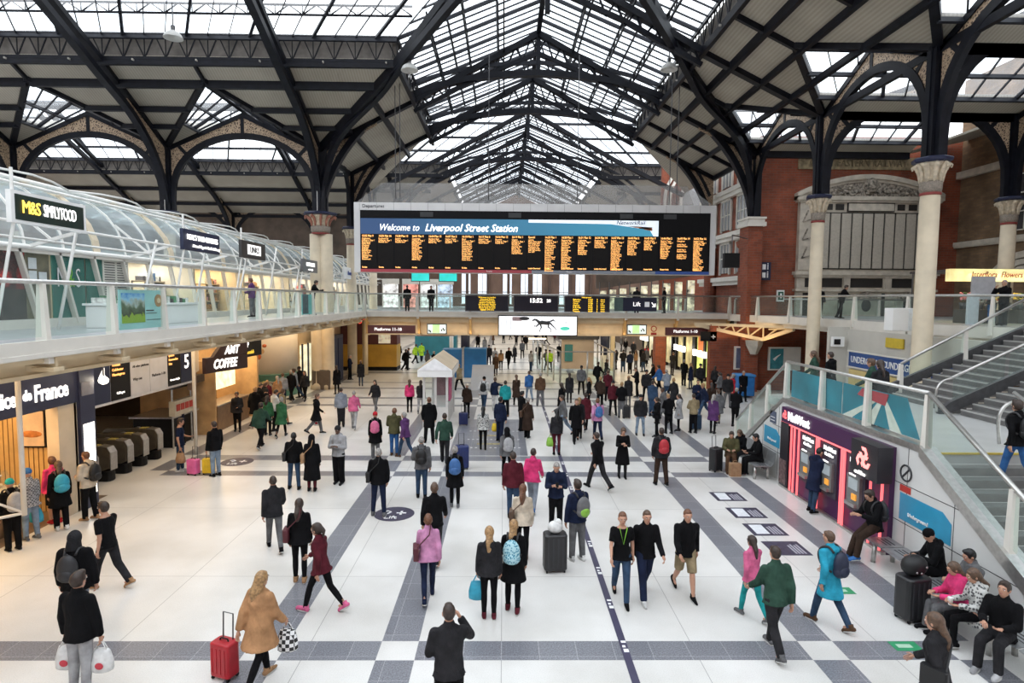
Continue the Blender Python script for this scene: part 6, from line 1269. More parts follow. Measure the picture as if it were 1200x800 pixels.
# flower stall
t = thing('flower_stall', 'flower stall with a glowing yellow Flowers sign on the balcony', 'stall', (23, 25, ZD)); T = frame((18.75, 25.0, 6.48), (1, 0, 0), (0, 0, 1)); MB(T).box(0, 0, 0, 4.6, .25, .52).build('lit_fascia', mat('lit_yellow_fascia', (1, .80, .36), .5, 0, .2, 2.0, emit=.85), t)
text('lettering', 'Interflora  Flowers', .34, T, (.9, .28), mat('maroon_letter', (.2, .03, .03)), t, shear=.2, sx=.85); MB(T).box(0, .25, .4, 4.6, 2.5, .5).build('stall_roof', mat('stall_roof_dark', (.06, .05, .05)), t)
for q in (0.05, 4.5): MB(T).box(q, 2.3, -1.8, q+.08, 2.4, .4).build('stall_post', dsteel, t)
for q in (1.0, 3.3): MB(T).box(q, .3, -1.8, q+1.9, 1.0, -1.2).build('flower_bench', mat('bench_dark', (.08, .07, .06)), t)
fc = [mat('flower_red', (.65, .03, .04)), mat('flower_pink', (.75, .25, .3)), mat('flower_orange', (.8, .3, .04)), mat('flower_leaf', (.05, .14, .04)), mat('flower_yellow', (.8, .6, .1)), mat('flower_white', (.8, .8, .72))]
for q in range(11):
    x, y = 19.9+(q % 6)*.58+.1*(q//6), 25.45+.35*(q//6); g = random.randrange(6)
    u = thing('flower_bucket', 'bucket of mixed cut flowers on the flower stall bench', 'flowers', (x, y, ZD+.6), 'flower buckets on the stall'); MB().lathe([(.11, ZD+.6), (.15, ZD+.9)], x, y, 12).build('bucket', dsteel, u, smooth=True); bk = u.children[0] if u.children else u; s = MB()
    for k in range(26): a, r_ = random.random()*6.28, random.random()*.24; s.ell((x+r_*math.cos(a), y+r_*math.sin(a), ZD+1.0+random.random()*.3), (.05, .05, .045), 6, 4, random.choice((g, g, 3)))
    o = s.build('blooms', fc, u, smooth=True); o['kind'] = 'stuff'
L = bpy.data.lights.new('stall_light', 'AREA'); L.size = 3; L.energy = 110; L.color = (1, .75, .4); o = bpy.data.objects.new('stall_light', L); C.objects.link(o); o.location = (21, 26, 6.8)
t = thing('grey_notice_stand', 'pale grey notice board standing in front of the flower stall', 'notice', (20, 24.6, ZD)); MB().box(19.1, 24.2, 5.72, 20.05, 24.28, 6.65).build('notice_board', mat('notice_grey', (.42, .42, .44)), t); MB().box(18.9, 24.1, ZD, 19.35, 24.2, 5.95).build('white_panel', mat('notice_pale', (.62, .68, .72)), t); MB().tube([(20.0, 24.24, ZD), (20.0, 24.24, 6.6)], .03, 6).build('stand_post', steel, t)
# toilets sign etc. on the brick
o = thing('pictogram_sign', 'dark sign with white toilet and wheelchair symbols on the red brick', 'sign', (16, 36.6, 7)); MB().box(15.75, 36.6, 6.85, 16.35, 36.7, 7.95).build('sign_board', navy, o)
s = MB()
for z in (7.0, 7.5): s.box(15.82, 36.56, z, 16.02, 36.6, z+.32).box(16.12, 36.56, z, 16.18, 36.6, z+.3).ell((16.15, 36.58, z+.36), (.04, .02, .04), 8, 5)
s.build('pictogram', wlet, o)
o = thing('exit_running_sign', 'white framed green running man sign on the red brick above the rail', 'sign', (17.2, 36.5, 5.9)); MB().box(16.75, 36.5, 5.55, 17.2, 36.6, 6.25).build('sign_frame', white, o); MB().box(16.82, 36.47, 5.65, 17.13, 36.5, 6.15).build('sign_face', mat('exit_green', (.02, .1, .06)), o); MB().box(16.92, 36.45, 5.75, 17.03, 36.47, 6.05).build('figure_symbol', wlet, o)
# --- lower right building face under balcony
struct('wall_lower_brick', MB().box(15.4, 37.4, 0, 28, 37.6, 4.4).box(12.9, 37.0, 0, 14.7, 37.5, 4.1).box(11.5, 44.9, 0, 12.3, 45.6, 4.1), redb)
t = thing('bracket_truss', 'cream latticed corner bracket carrying the balcony on a stone corbel', 'bracket', (14.8, 36.3, 3.1)); MB().bar((12.2, 37.8, 4.05), (15.6, 35.6, 3.25), .18, .2).bar((16.4, 33.5, 4.0), (15.6, 35.8, 3.25), .18, .2).bar((12.2, 37.9, 4.1), (16.4, 33.5, 4.1), .16, .16).build('bracket_chord', creambeam, t); s = MB()
for q in range(5): a = V3((12.2, 37.8, 4.05)).lerp(V3((15.6, 35.6, 3.25)), q/5); b_ = V3((12.2, 37.9, 4.1)).lerp(V3((15.9, 35.2, 4.1)), (q+.5)/5); c = V3((12.2, 37.8, 4.05)).lerp(V3((15.6, 35.6, 3.25)), (q+1)/5); s.bar(a, b_, .08).bar(b_, c, .08)
s.bar((16.3, 33.8, 4.0), (15.8, 35.3, 3.9), .08).bar((16.1, 34.5, 4.1), (15.7, 35.5, 3.4), .08); s.build('bracket_lattice', creambeam, t); MB().lathe([(.22, 2.35), (.5, 2.9), (.55, 3.2)], 15.2, 35.9, 4).build('corbel', stone, t)
for k, (a, y, c1) in enumerate(((16.5, 36.6, (.05, .24, .28)), (14.5, 36.9, (.1, .12, .2)))):
    t = thing('wall_poster_case', ('teal poster with a bird beside the brick pier', 'dark portrait poster on the brick pier')[k], 'poster', (a, y, 1.2)); MB().box(a-.1, y-.05, 1.3, a+(1.9 if k == 0 else .9), y+.1, 2.75).build('case_frame', offwhite, t); MB().box(a, y-.09, 1.4, a+(.8 if k == 0 else .8), y-.04, 2.65).build('poster_print', mat('poster_case_%d' % k, c1, .5, 0, .2, 3), t)
    if k == 0: MB().tube([(a+.2, y-.1, 1.95), (a+.4, y-.1, 2.15), (a+.62, y-.1, 2.3)], [.09, .05, .015], 6).build('bird_picture', wlet, t)
t = thing('blue_recycling_bin', 'bright blue wheeled bin by the brick pier', 'bin', (14.0, 34.3, 0)); MB().rbox(13.5, 33.9, .1, 14.5, 34.8, 1.2, .08).build('bin_body', mat('bin_blue', (.02, .15, .42), .4, 0, .1, 3), t); MB().rbox(13.45, 33.85, 1.2, 14.55, 34.85, 1.34, .1).build('bin_lid', mat('bin_blue_lid', (.03, .2, .5)), t); MB().tube([(13.5, 34.7, .1), (14.5, 34.7, .1)], .1, 8).build('bin_wheels', black, t)
# shops on the lower right under the bridge
shopR = [(13.3, 38.8, 'yellow green lit shop with an orange poster left of the brick pier', (.62, .72, .2), 1.0), (12.9, 43.5, 'shop with dark shutters and three small bright lamps', (.5, .42, .2), .7), (12.5, 49, 'far shop with three small bright lamps in the right arcade', (.45, .38, .2), .6), (12.5, 55, 'furthest shop of the right arcade', (.5, .45, .3), .6)]
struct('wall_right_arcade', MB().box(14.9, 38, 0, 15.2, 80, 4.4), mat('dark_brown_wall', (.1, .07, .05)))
for k, (x, y, lb, c, e_) in enumerate(shopR):
    t = thing('arcade_shop', lb, 'shop', (x, y, 0)); MB().box(14.0, y, .3, 14.1, y+4.0, 3.2).build('lit_window', mat('arcade_glow_%d' % k, c, .5, 0, .25, 1.5, emit=e_), t); MB().box(13.7, y-.2, 3.2, 14.3, y+4.3, 4.0).build('fascia', black, t); 
    for q in (-.25, 2.0, 4.1): MB().box(13.85, y+q, 0, 14.2, y+q+.3, 3.3).build('pilaster', black, t)
    if k == 0: MB().box(13.92, y+2.4, 1.9, 13.98, y+3.6, 3.0).build('orange_poster', mat('orange_poster', (.6, .16, .03), .5, 0, .1, 1, emit=.4), t)
    for q in range(3): MB().box(13.3+q*0, y+.5+q*1.0, 1.75, 13.5, y+.85+q*1.0, 2.15).build('bright_lamp', mat('lamp_box_white', (1, .97, .9), .5, 0, 0, 1, emit=5), t)
t = thing('black_shop_sign', 'dark hanging sign with a white cross shape beside the brick pier', 'sign', (13, 36.9, 3.3)); MB().box(12.3, 37.0, 3.05, 13.3, 37.1, 3.65).build('sign_board', black, t); MB().box(12.95, 36.96, 3.3, 13.2, 37.0, 3.36).box(13.05, 36.96, 3.2, 13.1, 37.0, 3.46).build('cross_symbol', wlet, t)
L = bpy.data.lights.new('arcade_light', 'AREA'); L.shape = 'RECTANGLE'; L.size = 4; L.size_y = 26; L.energy = 420; L.color = (1, .78, .48); o = bpy.data.objects.new('arcade_light', L); C.objects.link(o); o.location = (11.5, 52, 4.0)
L = bpy.data.lights.new('pier_corner_light', 'AREA'); L.size = 3; L.energy = 70; L.color = (1, .66, .3); o = bpy.data.objects.new('pier_corner_light', L); C.objects.link(o); o.location = (14.6, 35.2, 3.2); o.rotation_euler = (PI, 0, 0)
# ---------------------------------------------------------------- landing, cash machines, stairs
ZL = 2.5; XW = 8.62
wp = mat('white_wall_panel', (.66, .66, .645), .3, 0, .03, 1.5); teal = mat('blue_vinyl', (.03, .30, .50), .35, 0, .06, 2)
struct('wall_landing', MB().slab([(XW, 21.6, 0), (XW, 18.1, ZL), (XW, 12.0, ZL), (XW, 8.1, 0)], (.12, 0, 0)), wp)
j = MB()
for z in (.85, 1.68): j.box(XW-.004, 8.1+z*1.56, z, XW, 21.0-z*1.35, z+.015)
for y in (11.0, 12.35, 18.3, 19.4): j.box(XW-.004, y, .0, XW, y+.015, min(ZL, (y-8.1)*.64, (21.6-y)*.7))
struct('trim_panel_joints', j, dlet)
cp = MB().slab([(XW-.02, 21.8, -.02), (XW-.02, 18.1, ZL), (XW-.02, 18.1, ZL+.14), (XW-.02, 22.0, .1)], (.3, 0, 0)).box(XW-.02, 12.0, ZL, XW+.28, 18.1, ZL+.14).slab([(XW-.05, 12.0, ZL-.08), (XW-.05, 7.9, -.1), (XW-.05, 7.55, 0), (XW-.05, 12.0, ZL+.14)], (.34, 0, 0)); struct('trim_stair_coping', cp, steel)
struct('floor_landing', MB().box(XW+.12, 12.0, ZL-.25, 13.2, 19.6, ZL), mat('landing_tiles', (.5, .5, .49), .3, 0, .05, 1.5))
# stairs: down flight towards the camera (two halves) and up flight to the right
trd = mat('stair_tread', (.15, .145, .14), .5, 0, .1, 4); nos = mat('stair_nosing', (.42, .41, .39), .4); ynos = mat('yellow_nosing', (.55, .4, .06), .5)
t = thing('lower_staircase', 'grey staircase descending from the landing towards the lower right corner', 'stairs', (10, 10, 0))
for w0, w1 in ((XW+.30, 10.9), (11.1, 13.2)):
    for i in range(15):
        y = 12.0-i*.27; z = ZL-i*ZL/15
        if i: MB().box(w0, y-.27, 0 if i > 14 else max(0, z-.25), w1, y, z-.0).build('tread', trd, t)
        MB().box(w0, y-.30+.27, z-.03, w1, y-.25+.27, z+.006).build('nosing', ynos if i == 0 else nos, t)
MB().slab([(10.9, 12.2, ZL-.4), (10.9, 8.0, -.1), (10.9, 7.6, .12), (10.9, 12.2, ZL+.16)], (.2, 0, 0)).build('middle_stringer', steel, t)
t = thing('upper_staircase', 'grey staircase climbing from the landing to the memorial balcony', 'stairs', (14.5, 16, ZL))
for i in range(14):
    x = 12.6+i*.32; z = ZL+(i+1)*(ZD-ZL)/14
    for y0, y1 in ((13.4, 16.1), (16.35, 19.0)): MB().box(x, y0, z-.16, x+.36, y1, z).build('tread', trd, t); MB().box(x-.005, y0, z-.03, x+.05, y1, z+.006).build('nosing', nos, t)
for y in (13.3, 16.2, 19.05):
    MB().slab([(12.1, y, ZL-.1), (17.1, y, ZD-.1), (17.1, y, ZD+.25), (12.4, y, ZL+.35), (12.1, y, ZL+.1)], (0, .14, 0)).build('stringer', dsteel, t)
struct('wall_stair_back', MB().box(13.2, 19.3, 0, 19.0, 19.4, 2.2).box(13.2, 12.0, 0, 13.3, 19.4, 2.2), wp)
balustrade([(XW+.1, 21.9, .05), (XW+.1, 18.1, ZL+.12), (XW+.1, 12.0, ZL+.12)], 'glass balustrade around the landing above the cash machines', 1.75, zr=3.62, zd=ZL, w0=.16, drop=.1)
balustrade([(XW+.1, 12.0, ZL+.12), (XW+.1, 7.7, .05)], 'glass balustrade with shiny rail down the near edge of the lower stairs', 2.4, zr=3.62, zd=ZL, w0=.14, drop=.1, name='stair_balustrade')
balustrade([(11.0, 12.6, ZL+.12), (11.0, 7.7, -.05)], 'glass balustrade down the middle of the lower stairs', 1.8, zr=3.55, zd=ZL, w0=.1, posts=False, name='stair_balustrade')
balustrade([(12.9, 19.1, ZL+.1), (17.0, 19.1, ZD+.1)], 'far side glass balustrade of the upper stairs', 1.9, zr=3.5, zd=ZL, w0=.2, drop=.1, name='stair_balustrade')
balustrade([(12.4, 16.25, ZL+.1), (17.0, 16.25, ZD+.1)], 'middle glass balustrade of the upper stairs', 1.9, zr=3.4, zd=ZL, posts=False, name='stair_balustrade')
balustrade([(12.4, 13.35, ZL+.1), (17.0, 13.35, ZD+.1)], 'near side glass balustrade of the upper stairs', 1.9, zr=3.4, zd=ZL, posts=False, name='stair_balustrade')
for y, lb in ((16.25, 'middle'), (12.6, 'lower')):
    x = 12.3 if y > 13 else 11.0
    o = MB().tube(catm([(x-.25, y, ZL+.05), (x-.3, y, ZL+.6), (x-.15, y, ZL+.9), (x+.15, y, ZL+1.0)], 5), .035, 8).build('curved_hand_rail', steel, None, smooth=True); tag(o, 'curved chrome end of the hand rail at the foot of the %s stair balustrade' % lb, 'hand rail')
# vinyl on the landing glass
t = thing('landing_vinyl', 'turquoise and red sunburst poster inside the landing glass', 'poster', (8.8, 15, 2.6)); X_ = XW+.2
MB().box(X_, 15.3, 2.68, X_+.01, 18.0, 3.5).build('turquoise_sheet', mat('turquoise_vinyl', (.02, .24, .34), .3, 0, .2, 1), t); MB().slab([(X_, 15.25, 2.68), (X_, 12.35, 2.68), (X_, 12.35, 2.7), (X_, 12.8, 3.5), (X_, 15.25, 3.5)], (.01, 0, 0)).build('turquoise_sheet', MATS['turquoise_vinyl'], t)
s = MB(); 
for a, b_ in ((15.2, 14.8), (14.3, 13.9), (13.3, 12.9)): s.slab([(X_-.015, a, 2.68), (X_-.015, b_, 2.68), (X_-.015, 13.55, 3.42), (X_-.015, 13.62, 3.42)], (.01, 0, 0))
s.build('white_ray', mat('vinyl_white', (.8, .74, .68)), t); MB().slab([(X_-.02, 14.6, 3.3), (X_-.02, 13.5, 3.2), (X_-.02, 13.4, 3.48), (X_-.02, 14.4, 3.48)], (.01, 0, 0)).build('red_patch', mat('vinyl_red', (.5, .04, .06)), t)
# cash machine block
pur = mat('bank_purple', (.06, .012, .07), .35, 0, .08, 2); neon = mat('pink_neon', (1, .16, .17), .5, 0, 0, 1, emit=1.25); char = mat('bank_charcoal', (.02, .018, .024), .35)
XA = XW-.12; A0, A1 = 17.75, 12.75; T = frame((XA, A0, 0), (0, -1, 0), (0, 0, 1)); W_ = A0-A1
t = thing('cash_machine_block', 'purple bank cash machine front with pink neon strips and a white name', 'cash machines', (XA, 15, 0))
MB(T).box(0, 0, 0, W_, .12, 2.42).build('purple_wall', pur, t); MB(T).box(-.02, -.06, 1.98, W_-.95, .02, 2.42).build('fascia_board', pur, t); MB(T).box(0, -.08, 0, .5, .0, 1.98).build('dark_recess', char, t)
MB(T).box(0, -.09, .12, .42, -.08, .85).build('side_grille', mat('grille_brown', (.16, .1, .1), .6, 0, .4, 12), t)
text('lettering', 'NatWest', .34, T, (.42, 2.2, .08), wlit, t, sx=.95, bold=.012)
def chevrons(cx, cz, r, mt, dep, m2):
    mb = MB(T)
    for k in range(3):
        a0 = 2*PI*k/3+PI/2; c = (cx+r*.42*math.cos(a0), cz+r*.42*math.sin(a0)); pts = []
        for q in (60, 0, -60, -120, 180, 120):
            g = a0+R(q-30)-R(0); rr = r*.52
            pts.append((c[0]+rr*math.cos(g), -dep, c[1]+rr*math.sin(g)))
        hole = [((p[0]-c[0])*.42+c[0], -dep, (p[2]-c[1])*.42+c[1]) for p in pts]
        for i in range(5): mb.slab([pts[i], pts[i+1], hole[i+1], hole[i]], (0, -.01, 0))
    mb.build('emblem_arrow', mt, t)
chevrons(.22, 2.2, .16, neon, .075, None)
MB(T).box(W_-.95, -.32, 1.62, W_+.05, .02, 2.42).build('projecting_sign_box', char, t)
mb = thing  # emblem on the end box
chevrons(W_-.45, 2.05, .30, mat('pink_emblem', (1, .28, .26), .5, 0, 0, 1, emit=1.6), .33, None); text('lettering', 'cashline', .13, T, (W_-.75, 1.7, .34), wlit, t)
MB(T).box(-.02, -.075, 1.94, W_-.95, -.05, 1.98).build('neon_strip', neon, t)
for x, w_ in ((.66, .02), (.84, .02), (1.10, .015), (2.06, .02), (2.16, .035), (3.26, .02), (3.37, .035), (4.45, .02), (4.86, .03)):
    MB(T).box(x, -.1, .06, x+w_, -.05, 1.94).build('neon_strip', neon, t)
for k, x in enumerate((1.2, 2.3, 3.5)):
    mp = MB(T).box(x, -.05, .55, x+.72, .0, 1.9).build('machine_panel', mat('machine_grey', (.055, .045, .065), .35), t)
    MB(T).box(x+.1, -.12, .72, x+.62, -.05, 1.45).build('machine_bezel', mat('bezel_steel', (.22, .22, .22), .35, .3), mp); MB(T).box(x+.18, -.13, 1.12, x+.54, -.12, 1.38).build('machine_screen', mat('machine_screen', (.3, .34, .36), .3, 0, .1, 3, emit=.4), mp)
    MB(T).box(x+.35, -.15, .88, x+.52, -.12, 1.02).build('card_slot', mat('slot_amber', (.8, .35, .05), .5, 0, 0, 1, emit=.5), mp); MB(T).box(x+.14, -.2, .72, x+.56, -.12, .8).build('keypad_shelf', steel, mp)
    text('lettering', 'NatWest', .15, T, (x+.1, 1.78, .06), wlit, mp, bold=.004); text('lettering', 'Cashline', .12, T, (x+.15, 1.63, .06), wlit, mp); text('lettering', 'welcome', .07, T, (x+.2, 1.47, .125), wlit, mp)
MB(T).box(0, -.1, 0, W_, .0, .06).build('kick_rail', steel, t)
for lb, y0, y1, z0, z1 in (('blue vinyl strip on the white wall between the cash machines and the benches', 12.55, 11.05, .92, 1.5), ('blue vinyl strip on the white wall before the cash machines', 19.3, 18.2, 1.0, 1.55)):
    t = thing('vinyl_strip', lb, 'vinyl', (XW, y0, z0)); MB().slab([(XW-.006, y0, z0), (XW-.006, y1, z0), (XW-.006, y1, z1-.16), (XW-.006, y1+.25, z1), (XW-.006, y0, z1)], (-.006, 0, 0)).build('blue_sheet', teal, t); text('small_print', 'Underground', .11, frame((XW-.012, y0-.3, z0+.18), (0, -1, 0), (0, 0, 1)), (0, 0), wlet, t)
t = thing('no_smoking_sign', 'round no smoking sign over a red strip on the white wall', 'sign', (XW, 12.55, 1.9)); MB(frame((XW-.01, 12.4, 1.95), (0, -1, 0), (0, 0, 1))).tube([(.17*math.cos(g*PI/8), 0, .17*math.sin(g*PI/8)) for g in range(17)], .02, 6).bar((-.12, 0, -.12), (.12, 0, .12), .03, .03).build('prohibition_ring', dlet, t); MB(frame((XW-.01, 12.4, 1.95), (0, -1, 0), (0, 0, 1))).box(-.17, 0, -.42, .17, .01, -.28).build('red_strip', mat('sign_red', (.5, .04, .03)), t)
t = thing('small_notice', 'small dark notice on the white wall above the blue strip before the cash machines', 'notice', (XW, 18.6, 1.9)); MB().box(XW-.02, 18.5, 1.72, XW, 18.9, 2.1).build('notice_board', mat('notice_dark', (.08, .1, .16)), t); MB().box(XW-.025, 18.55, 1.8, XW-.02, 18.85, 1.82).box(XW-.025, 18.55, 1.9, XW-.02, 18.85, 1.92).build('notice_lines', wlet, t)
# benches
bst = mat('bench_steel', (.42, .43, .44), .35, .7, .08, 9)
def bench(y0, y1, x, label, back=False, legs=2):
    t = thing('metal_bench', label, 'bench', (x, y0, 0)); n = max(1, round((y1-y0)/.62))
    for i in range(n):
        a = y0+(y1-y0)*i/n+.02; b_ = y0+(y1-y0)*(i+1)/n-.02
        s = MB(); s.path([(x-.28, 0, .44), (x-.24, 0, .455), (x, 0, .44), (x+.18, 0, .445)]+([(x+.26, 0, .52), (x+.32, 0, .85)] if back else [(x+.24, 0, .44)]), .02, b_-a, up=(0, 0, 1)) if 0 else None
        prof = [(x-.28, .43), (x-.2, .45), (x+.18, .44)]+([(x+.27, .56), (x+.33, .88)] if back else [(x+.24, .45)])
        for (p, q), (r_, u) in zip(prof[:-1], prof[1:]): s.slab([(p, a, q), (r_, a, u), (r_, b_, u), (p, b_, q)], (0, 0, .018) if abs(u-q) < .06 else (.015, 0, .01))
        s.build('seat_pan', bst, t)
        s = MB(); [s.box(x-.18+k*.085, a+.1, .462, x-.15+k*.085, b_-.1, .466) for k in range(4)]; s.build('seat_slots', dlet, t)
    MB().box(x-.03, y0, .38, x+.05, y1, .43).build('seat_beam', dsteel, t)
    for q in range(legs): y = y0+.25+(y1-y0-.5)*q/max(1, legs-1); MB().tube([(x-.22, y, 0), (x-.2, y, .4)], .045, 10).build('leg', steel, t, smooth=True); MB().tube([(x+.2, y, 0), (x+.18, y, .4)], .045, 10).build('leg', steel, t, smooth=True)
    return t
bench(10.9, 12.65, 8.22, 'slotted metal bench beside the nearest cash machine')
bench(7.3, 10.75, 7.98, 'metal bench at the lower right corner holding four seated people', legs=3)
bench(18.1, 20.4, 8.15, 'metal bench with a slatted back at the far end of the white wall', back=True, legs=3)
# long planter/kerb strip under wall
# ================================================================ BRIDGE
YBR = 38.2
struct('floor_bridge', MB().box(-14, YBR, ZD-.25, 16, 46.5, ZD), MATS['grey_walkway'])
struct('trim_bridge_edge', MB().box(-8.8, YBR-.06, ZD-.3, 14.5, YBR+.04, ZD+.04).box(-8.8, YBR-.12, ZD-.3, 14.5, YBR-.02, ZD-.2), offwhite)
struct('trim_bridge_beam', MB().box(-8.8, YBR+.35, 4.05, 14.5, YBR+.5, ZD-.25).box(-8.8, YBR+.7, 3.2, 14.5, YBR+.85, 4.25).box(-14, 46.3, 3.6, 16, 46.5, ZD), creambeam)
struct('ceiling_under_bridge', MB().box(-14, YBR+.86, 4.2, 16, 46.3, 4.25), MATS['cream_ceiling'])
balustrade([(-8.8, YBR), (14.5, YBR)], 'straight glass balustrade across the footbridge below the departure board', 3.15, drop=.42, w0=.2, name='bridge_balustrade')
balustrade([(-8.0, 46), (14, 46)], 'further glass balustrade on the far side of the footbridge', 1.3, drop=0, w0=.12, name='bridge_balustrade', zr=5.75)
for k in range(8):
    x = -8.8+3.33*k; t = thing('bridge_bracket', 'ornate yellow cream bracket under the footbridge edge', 'bracket', (x, YBR+.2, 3.3), 'brackets under the footbridge'); MB().slab([(x-.07, YBR-.05, 4.4), (x-.07, YBR+.7, 4.4), (x-.07, YBR+.7, 3.3), (x-.07, YBR+.45, 3.25), (x-.07, YBR+.3, 3.9)], (.14, 0, 0)).build('bracket_web', mat('ochre_cream', (.62, .40, .16), .5), t); MB().box(x-.18, YBR-.05, 4.38, x+.18, YBR+.7, 4.44).box(x-.16, YBR+.3, 3.2, x+.16, YBR+.85, 3.28).build('bracket_flange', creambeam, t)
for k, (x, y) in enumerate(((-2.85, 44.6), (7.72, 45.2))):
    t = thing('bridge_column', 'dark blue column carrying the footbridge, %s' % ('standing behind the white kiosk', 'on the side towards the staircase')[k], 'column', (x, y, 0)); MB().lathe([(.34, 0), (.34, ZD-.3)], x, y, 18).build('column_shaft', mat('column_navy', (.015, .02, .055), .4), t, smooth=True); MB().lathe([(.42, 0), (.42, .3), (.36, .34)], x, y, 18).build('column_foot', dsteel, t)
    if k: MB().box(x+.38, y-.3, .2, x+.7, y-.1, 4.2).build('cream_pilaster', creambeam, t); MB().box(x-.4, y-.5, .1, x+.05, y-.4, 1.4).build('leaflet_panel', offwhite, t)
def screen(x0, x1, z0, z1, y, label, m_face=black, m_frame=None, cat='screen', nm='display_screen', th=.12):
    t = thing(nm, label, cat, (x0, y, z0)); MB().box(x0, y-th, z0, x1, y, z1).build('screen_case', m_frame or dsteel, t); fc_ = MB().box(x0+.06, y-th-.012, z0+.06, x1-.06, y-th, z1-.06).build('screen_face', m_face, t); return fc_, frame((x0, y-th-.012, z0), (1, 0, 0), (0, 0, 1))
yt = mat('yellow_led', (1, .62, .04), .5, 0, 0, 1, emit=2.0)
t, T = screen(-2.45, .32, 4.78, 5.8, YBR-.1, 'dark screen on the bridge filled with a block of yellow text', mat('screen_navy', (.012, .014, .03), .3))
text('screen_text', 'Welcome to London\nLiverpool Street\nTrains to Norwich\nIpswich Cambridge\nand Stansted Airport\nleave on time today\nPlease keep all your\nluggage with you', .13, T, (1.4, .5), yt, t, align='CENTER', gap=.85)
t, T = screen(.62, 3.48, 4.78, 5.8, YBR-.1, 'dark clock screen on the bridge showing 15 52 in white', mat('screen_navy', (.012, .014, .03)))
text('clock_digits', '15:52', .38, T, (1.0, .7), wlit, t, bold=.012); text('clock_seconds', '28', .26, T, (2.1, .69), wlit, t, bold=.01)
t, T = screen(3.85, 6.75, 4.78, 5.8, YBR-.1, 'dark screen on the bridge with yellow columns of times', mat('screen_navy', (.012, .014, .03)))
text('screen_text', 'Bakerloo\nCentral\nCircle\nDistrict\nH & City\nJubilee\nVictoria', .135, T, (.55, .42), yt, t, gap=.92); text('screen_text', '15:54\n15:55\n15:58\n16:01\n16:03\n16:05\n16:09', .135, T, (1.5, .42), yt, t, gap=.92); text('screen_text', '3\n4\n1\n2\n2\n5\n6', .135, T, (2.05, .42), yt, t, gap=.92); text('screen_text', 'Good\nGood\nLate\nGood\nGood\nGood\nGood', .11, T, (2.3, .42), yt, t, gap=1.12); text('screen_heading', 'Underground', .11, T, (1.1, .93), yt, t)
t = thing('lift_sign', 'navy sign on the bridge reading Lift with a wheelchair symbol and an arrow', 'sign', (7.6, YBR, 4.9)); MB().box(7.6, YBR-.2, 4.86, 9.75, YBR-.1, 5.72).build('sign_board', navy, t); MB().box(7.05, YBR-.18, 4.86, 7.6, YBR-.1, 5.72).build('green_end_panel', mat('dull_green', (.10, .17, .16)), t); T = frame((7.6, YBR-.2, 4.86), (1, 0, 0), (0, 0, 1))
text('lettering', 'Lift', .38, T, (.62, .44), wlit, t); MB(T).box(1.38, -.02, .28, 1.68, 0, .6).build('lift_symbol', mat('symbol_grey', (.6, .62, .66), .5, 0, 0, 1, emit=.4), t); MB(T).bar((1.82, -.02, .56), (2.02, -.02, .32), .05).bar((2.04, -.02, .3), (2.04, -.02, .5), .05).bar((2.04, -.02, .3), (1.86, -.02, .3), .05).build('arrow_symbol', wlit, t)
# horse banner screen and two small video panels
hb = mat('banner_screen_white', (.97, .98, 1), .5, 0, 0, 1, emit=.95)
t, T = screen(-.35, 4.7, 3.25, 4.55, 38.0, 'wide bright advertising screen with a running horse under the bridge', hb, black)
h = MB(T); hm = mat('horse_dark', (.05, .05, .055), .5)
h.tube([(2.55, -.02, .80), (2.75, -.02, .86), (3.1, -.02, .82), (3.3, -.02, .88)], [.09, .13, .12, .10], 8); h.tube([(2.62, -.02, .86), (2.42, -.02, 1.02), (2.3, -.02, 1.04), (2.16, -.02, .96)], [.1, .07, .06, .035], 8); h.tube([(3.3, -.02, .92), (3.5, -.02, 1.02), (3.62, -.02, .92)], [.05, .05, .02], 6)
for pts in ([(2.6, .78), (2.42, .6), (2.3, .66), (2.28, .5)], [(2.68, .76), (2.75, .55), (2.66, .38), (2.62, .24)], [(3.22, .8), (3.18, .58), (3.38, .42), (3.34, .24)], [(3.3, .82), (3.5, .62), (3.62, .5), (3.72, .36)]): h.tube([(a, -.02, z) for a, z in pts], [.06, .04, .025, .02], 6)
h.build('horse_picture', hm, t); MB(T).box(.5, -.02, .35, .53, 0, 1.15).box(.8, -.02, .35, .83, 0, 1.15).box(.2, -.02, .4, .23, 0, 1.15).build('fence_picture', mat('pale_grey_print', (.5, .55, .6)), t); MB(T).box(.9, -.02, .95, 1.5, 0, 1.2).build('rider_picture', mat('pink_grey_print', (.55, .4, .42)), t); MB(T).ell((1.65, -.01, 1.1), (.35, .02, .12), 12, 6).build('dark_cloud', hm, t); MB(T).ell((4.25, -.01, .48), (.32, .012, .12), 14, 6).build('green_button', mat('mint_print', (.1, .7, .5), .5, 0, 0, 1, emit=.6), t)
text('small_print', '1 = 10', .2, T, (3.85, .85), dlet, t)
o = MB().box(1.6, 37.7, 3.05, 2.7, 37.8, 3.12).build('strip_light', mat('strip_glow', (1, .85, .55), .5, 0, 0, 1, emit=4)); tag(o, 'short strip light hanging just under the horse screen', 'light')
vg = mat('video_green', (.55, .85, .35), .5, 0, .25, 1.2, emit=.9)
for x0, x1, z0, z1, lb in ((-4.85, -3.6, 3.32, 3.98, 'small bright green video panel under the bridge near the kiosk'), (7.85, 9.12, 3.38, 4.02, 'small bright green video panel under the bridge near the stairs')):
    t, T = screen(x0, x1, z0, z1, 38.0, lb, mat('video_pale', (.85, .92, .85), .5, 0, .1, 1, emit=.8), dsteel); MB(T).box(.35, -.015, .08, .8, 0, .6).build('green_picture', vg, t); s = MB(T)
    for a, z in ((.14, .22), (.22, .16), (.92, .25), (1.02, .34), (1.1, .26)): s.ell((a, -.01, z), (.045, .012, .07), 8, 5)
    s.build('figure_picture', dlet, t)
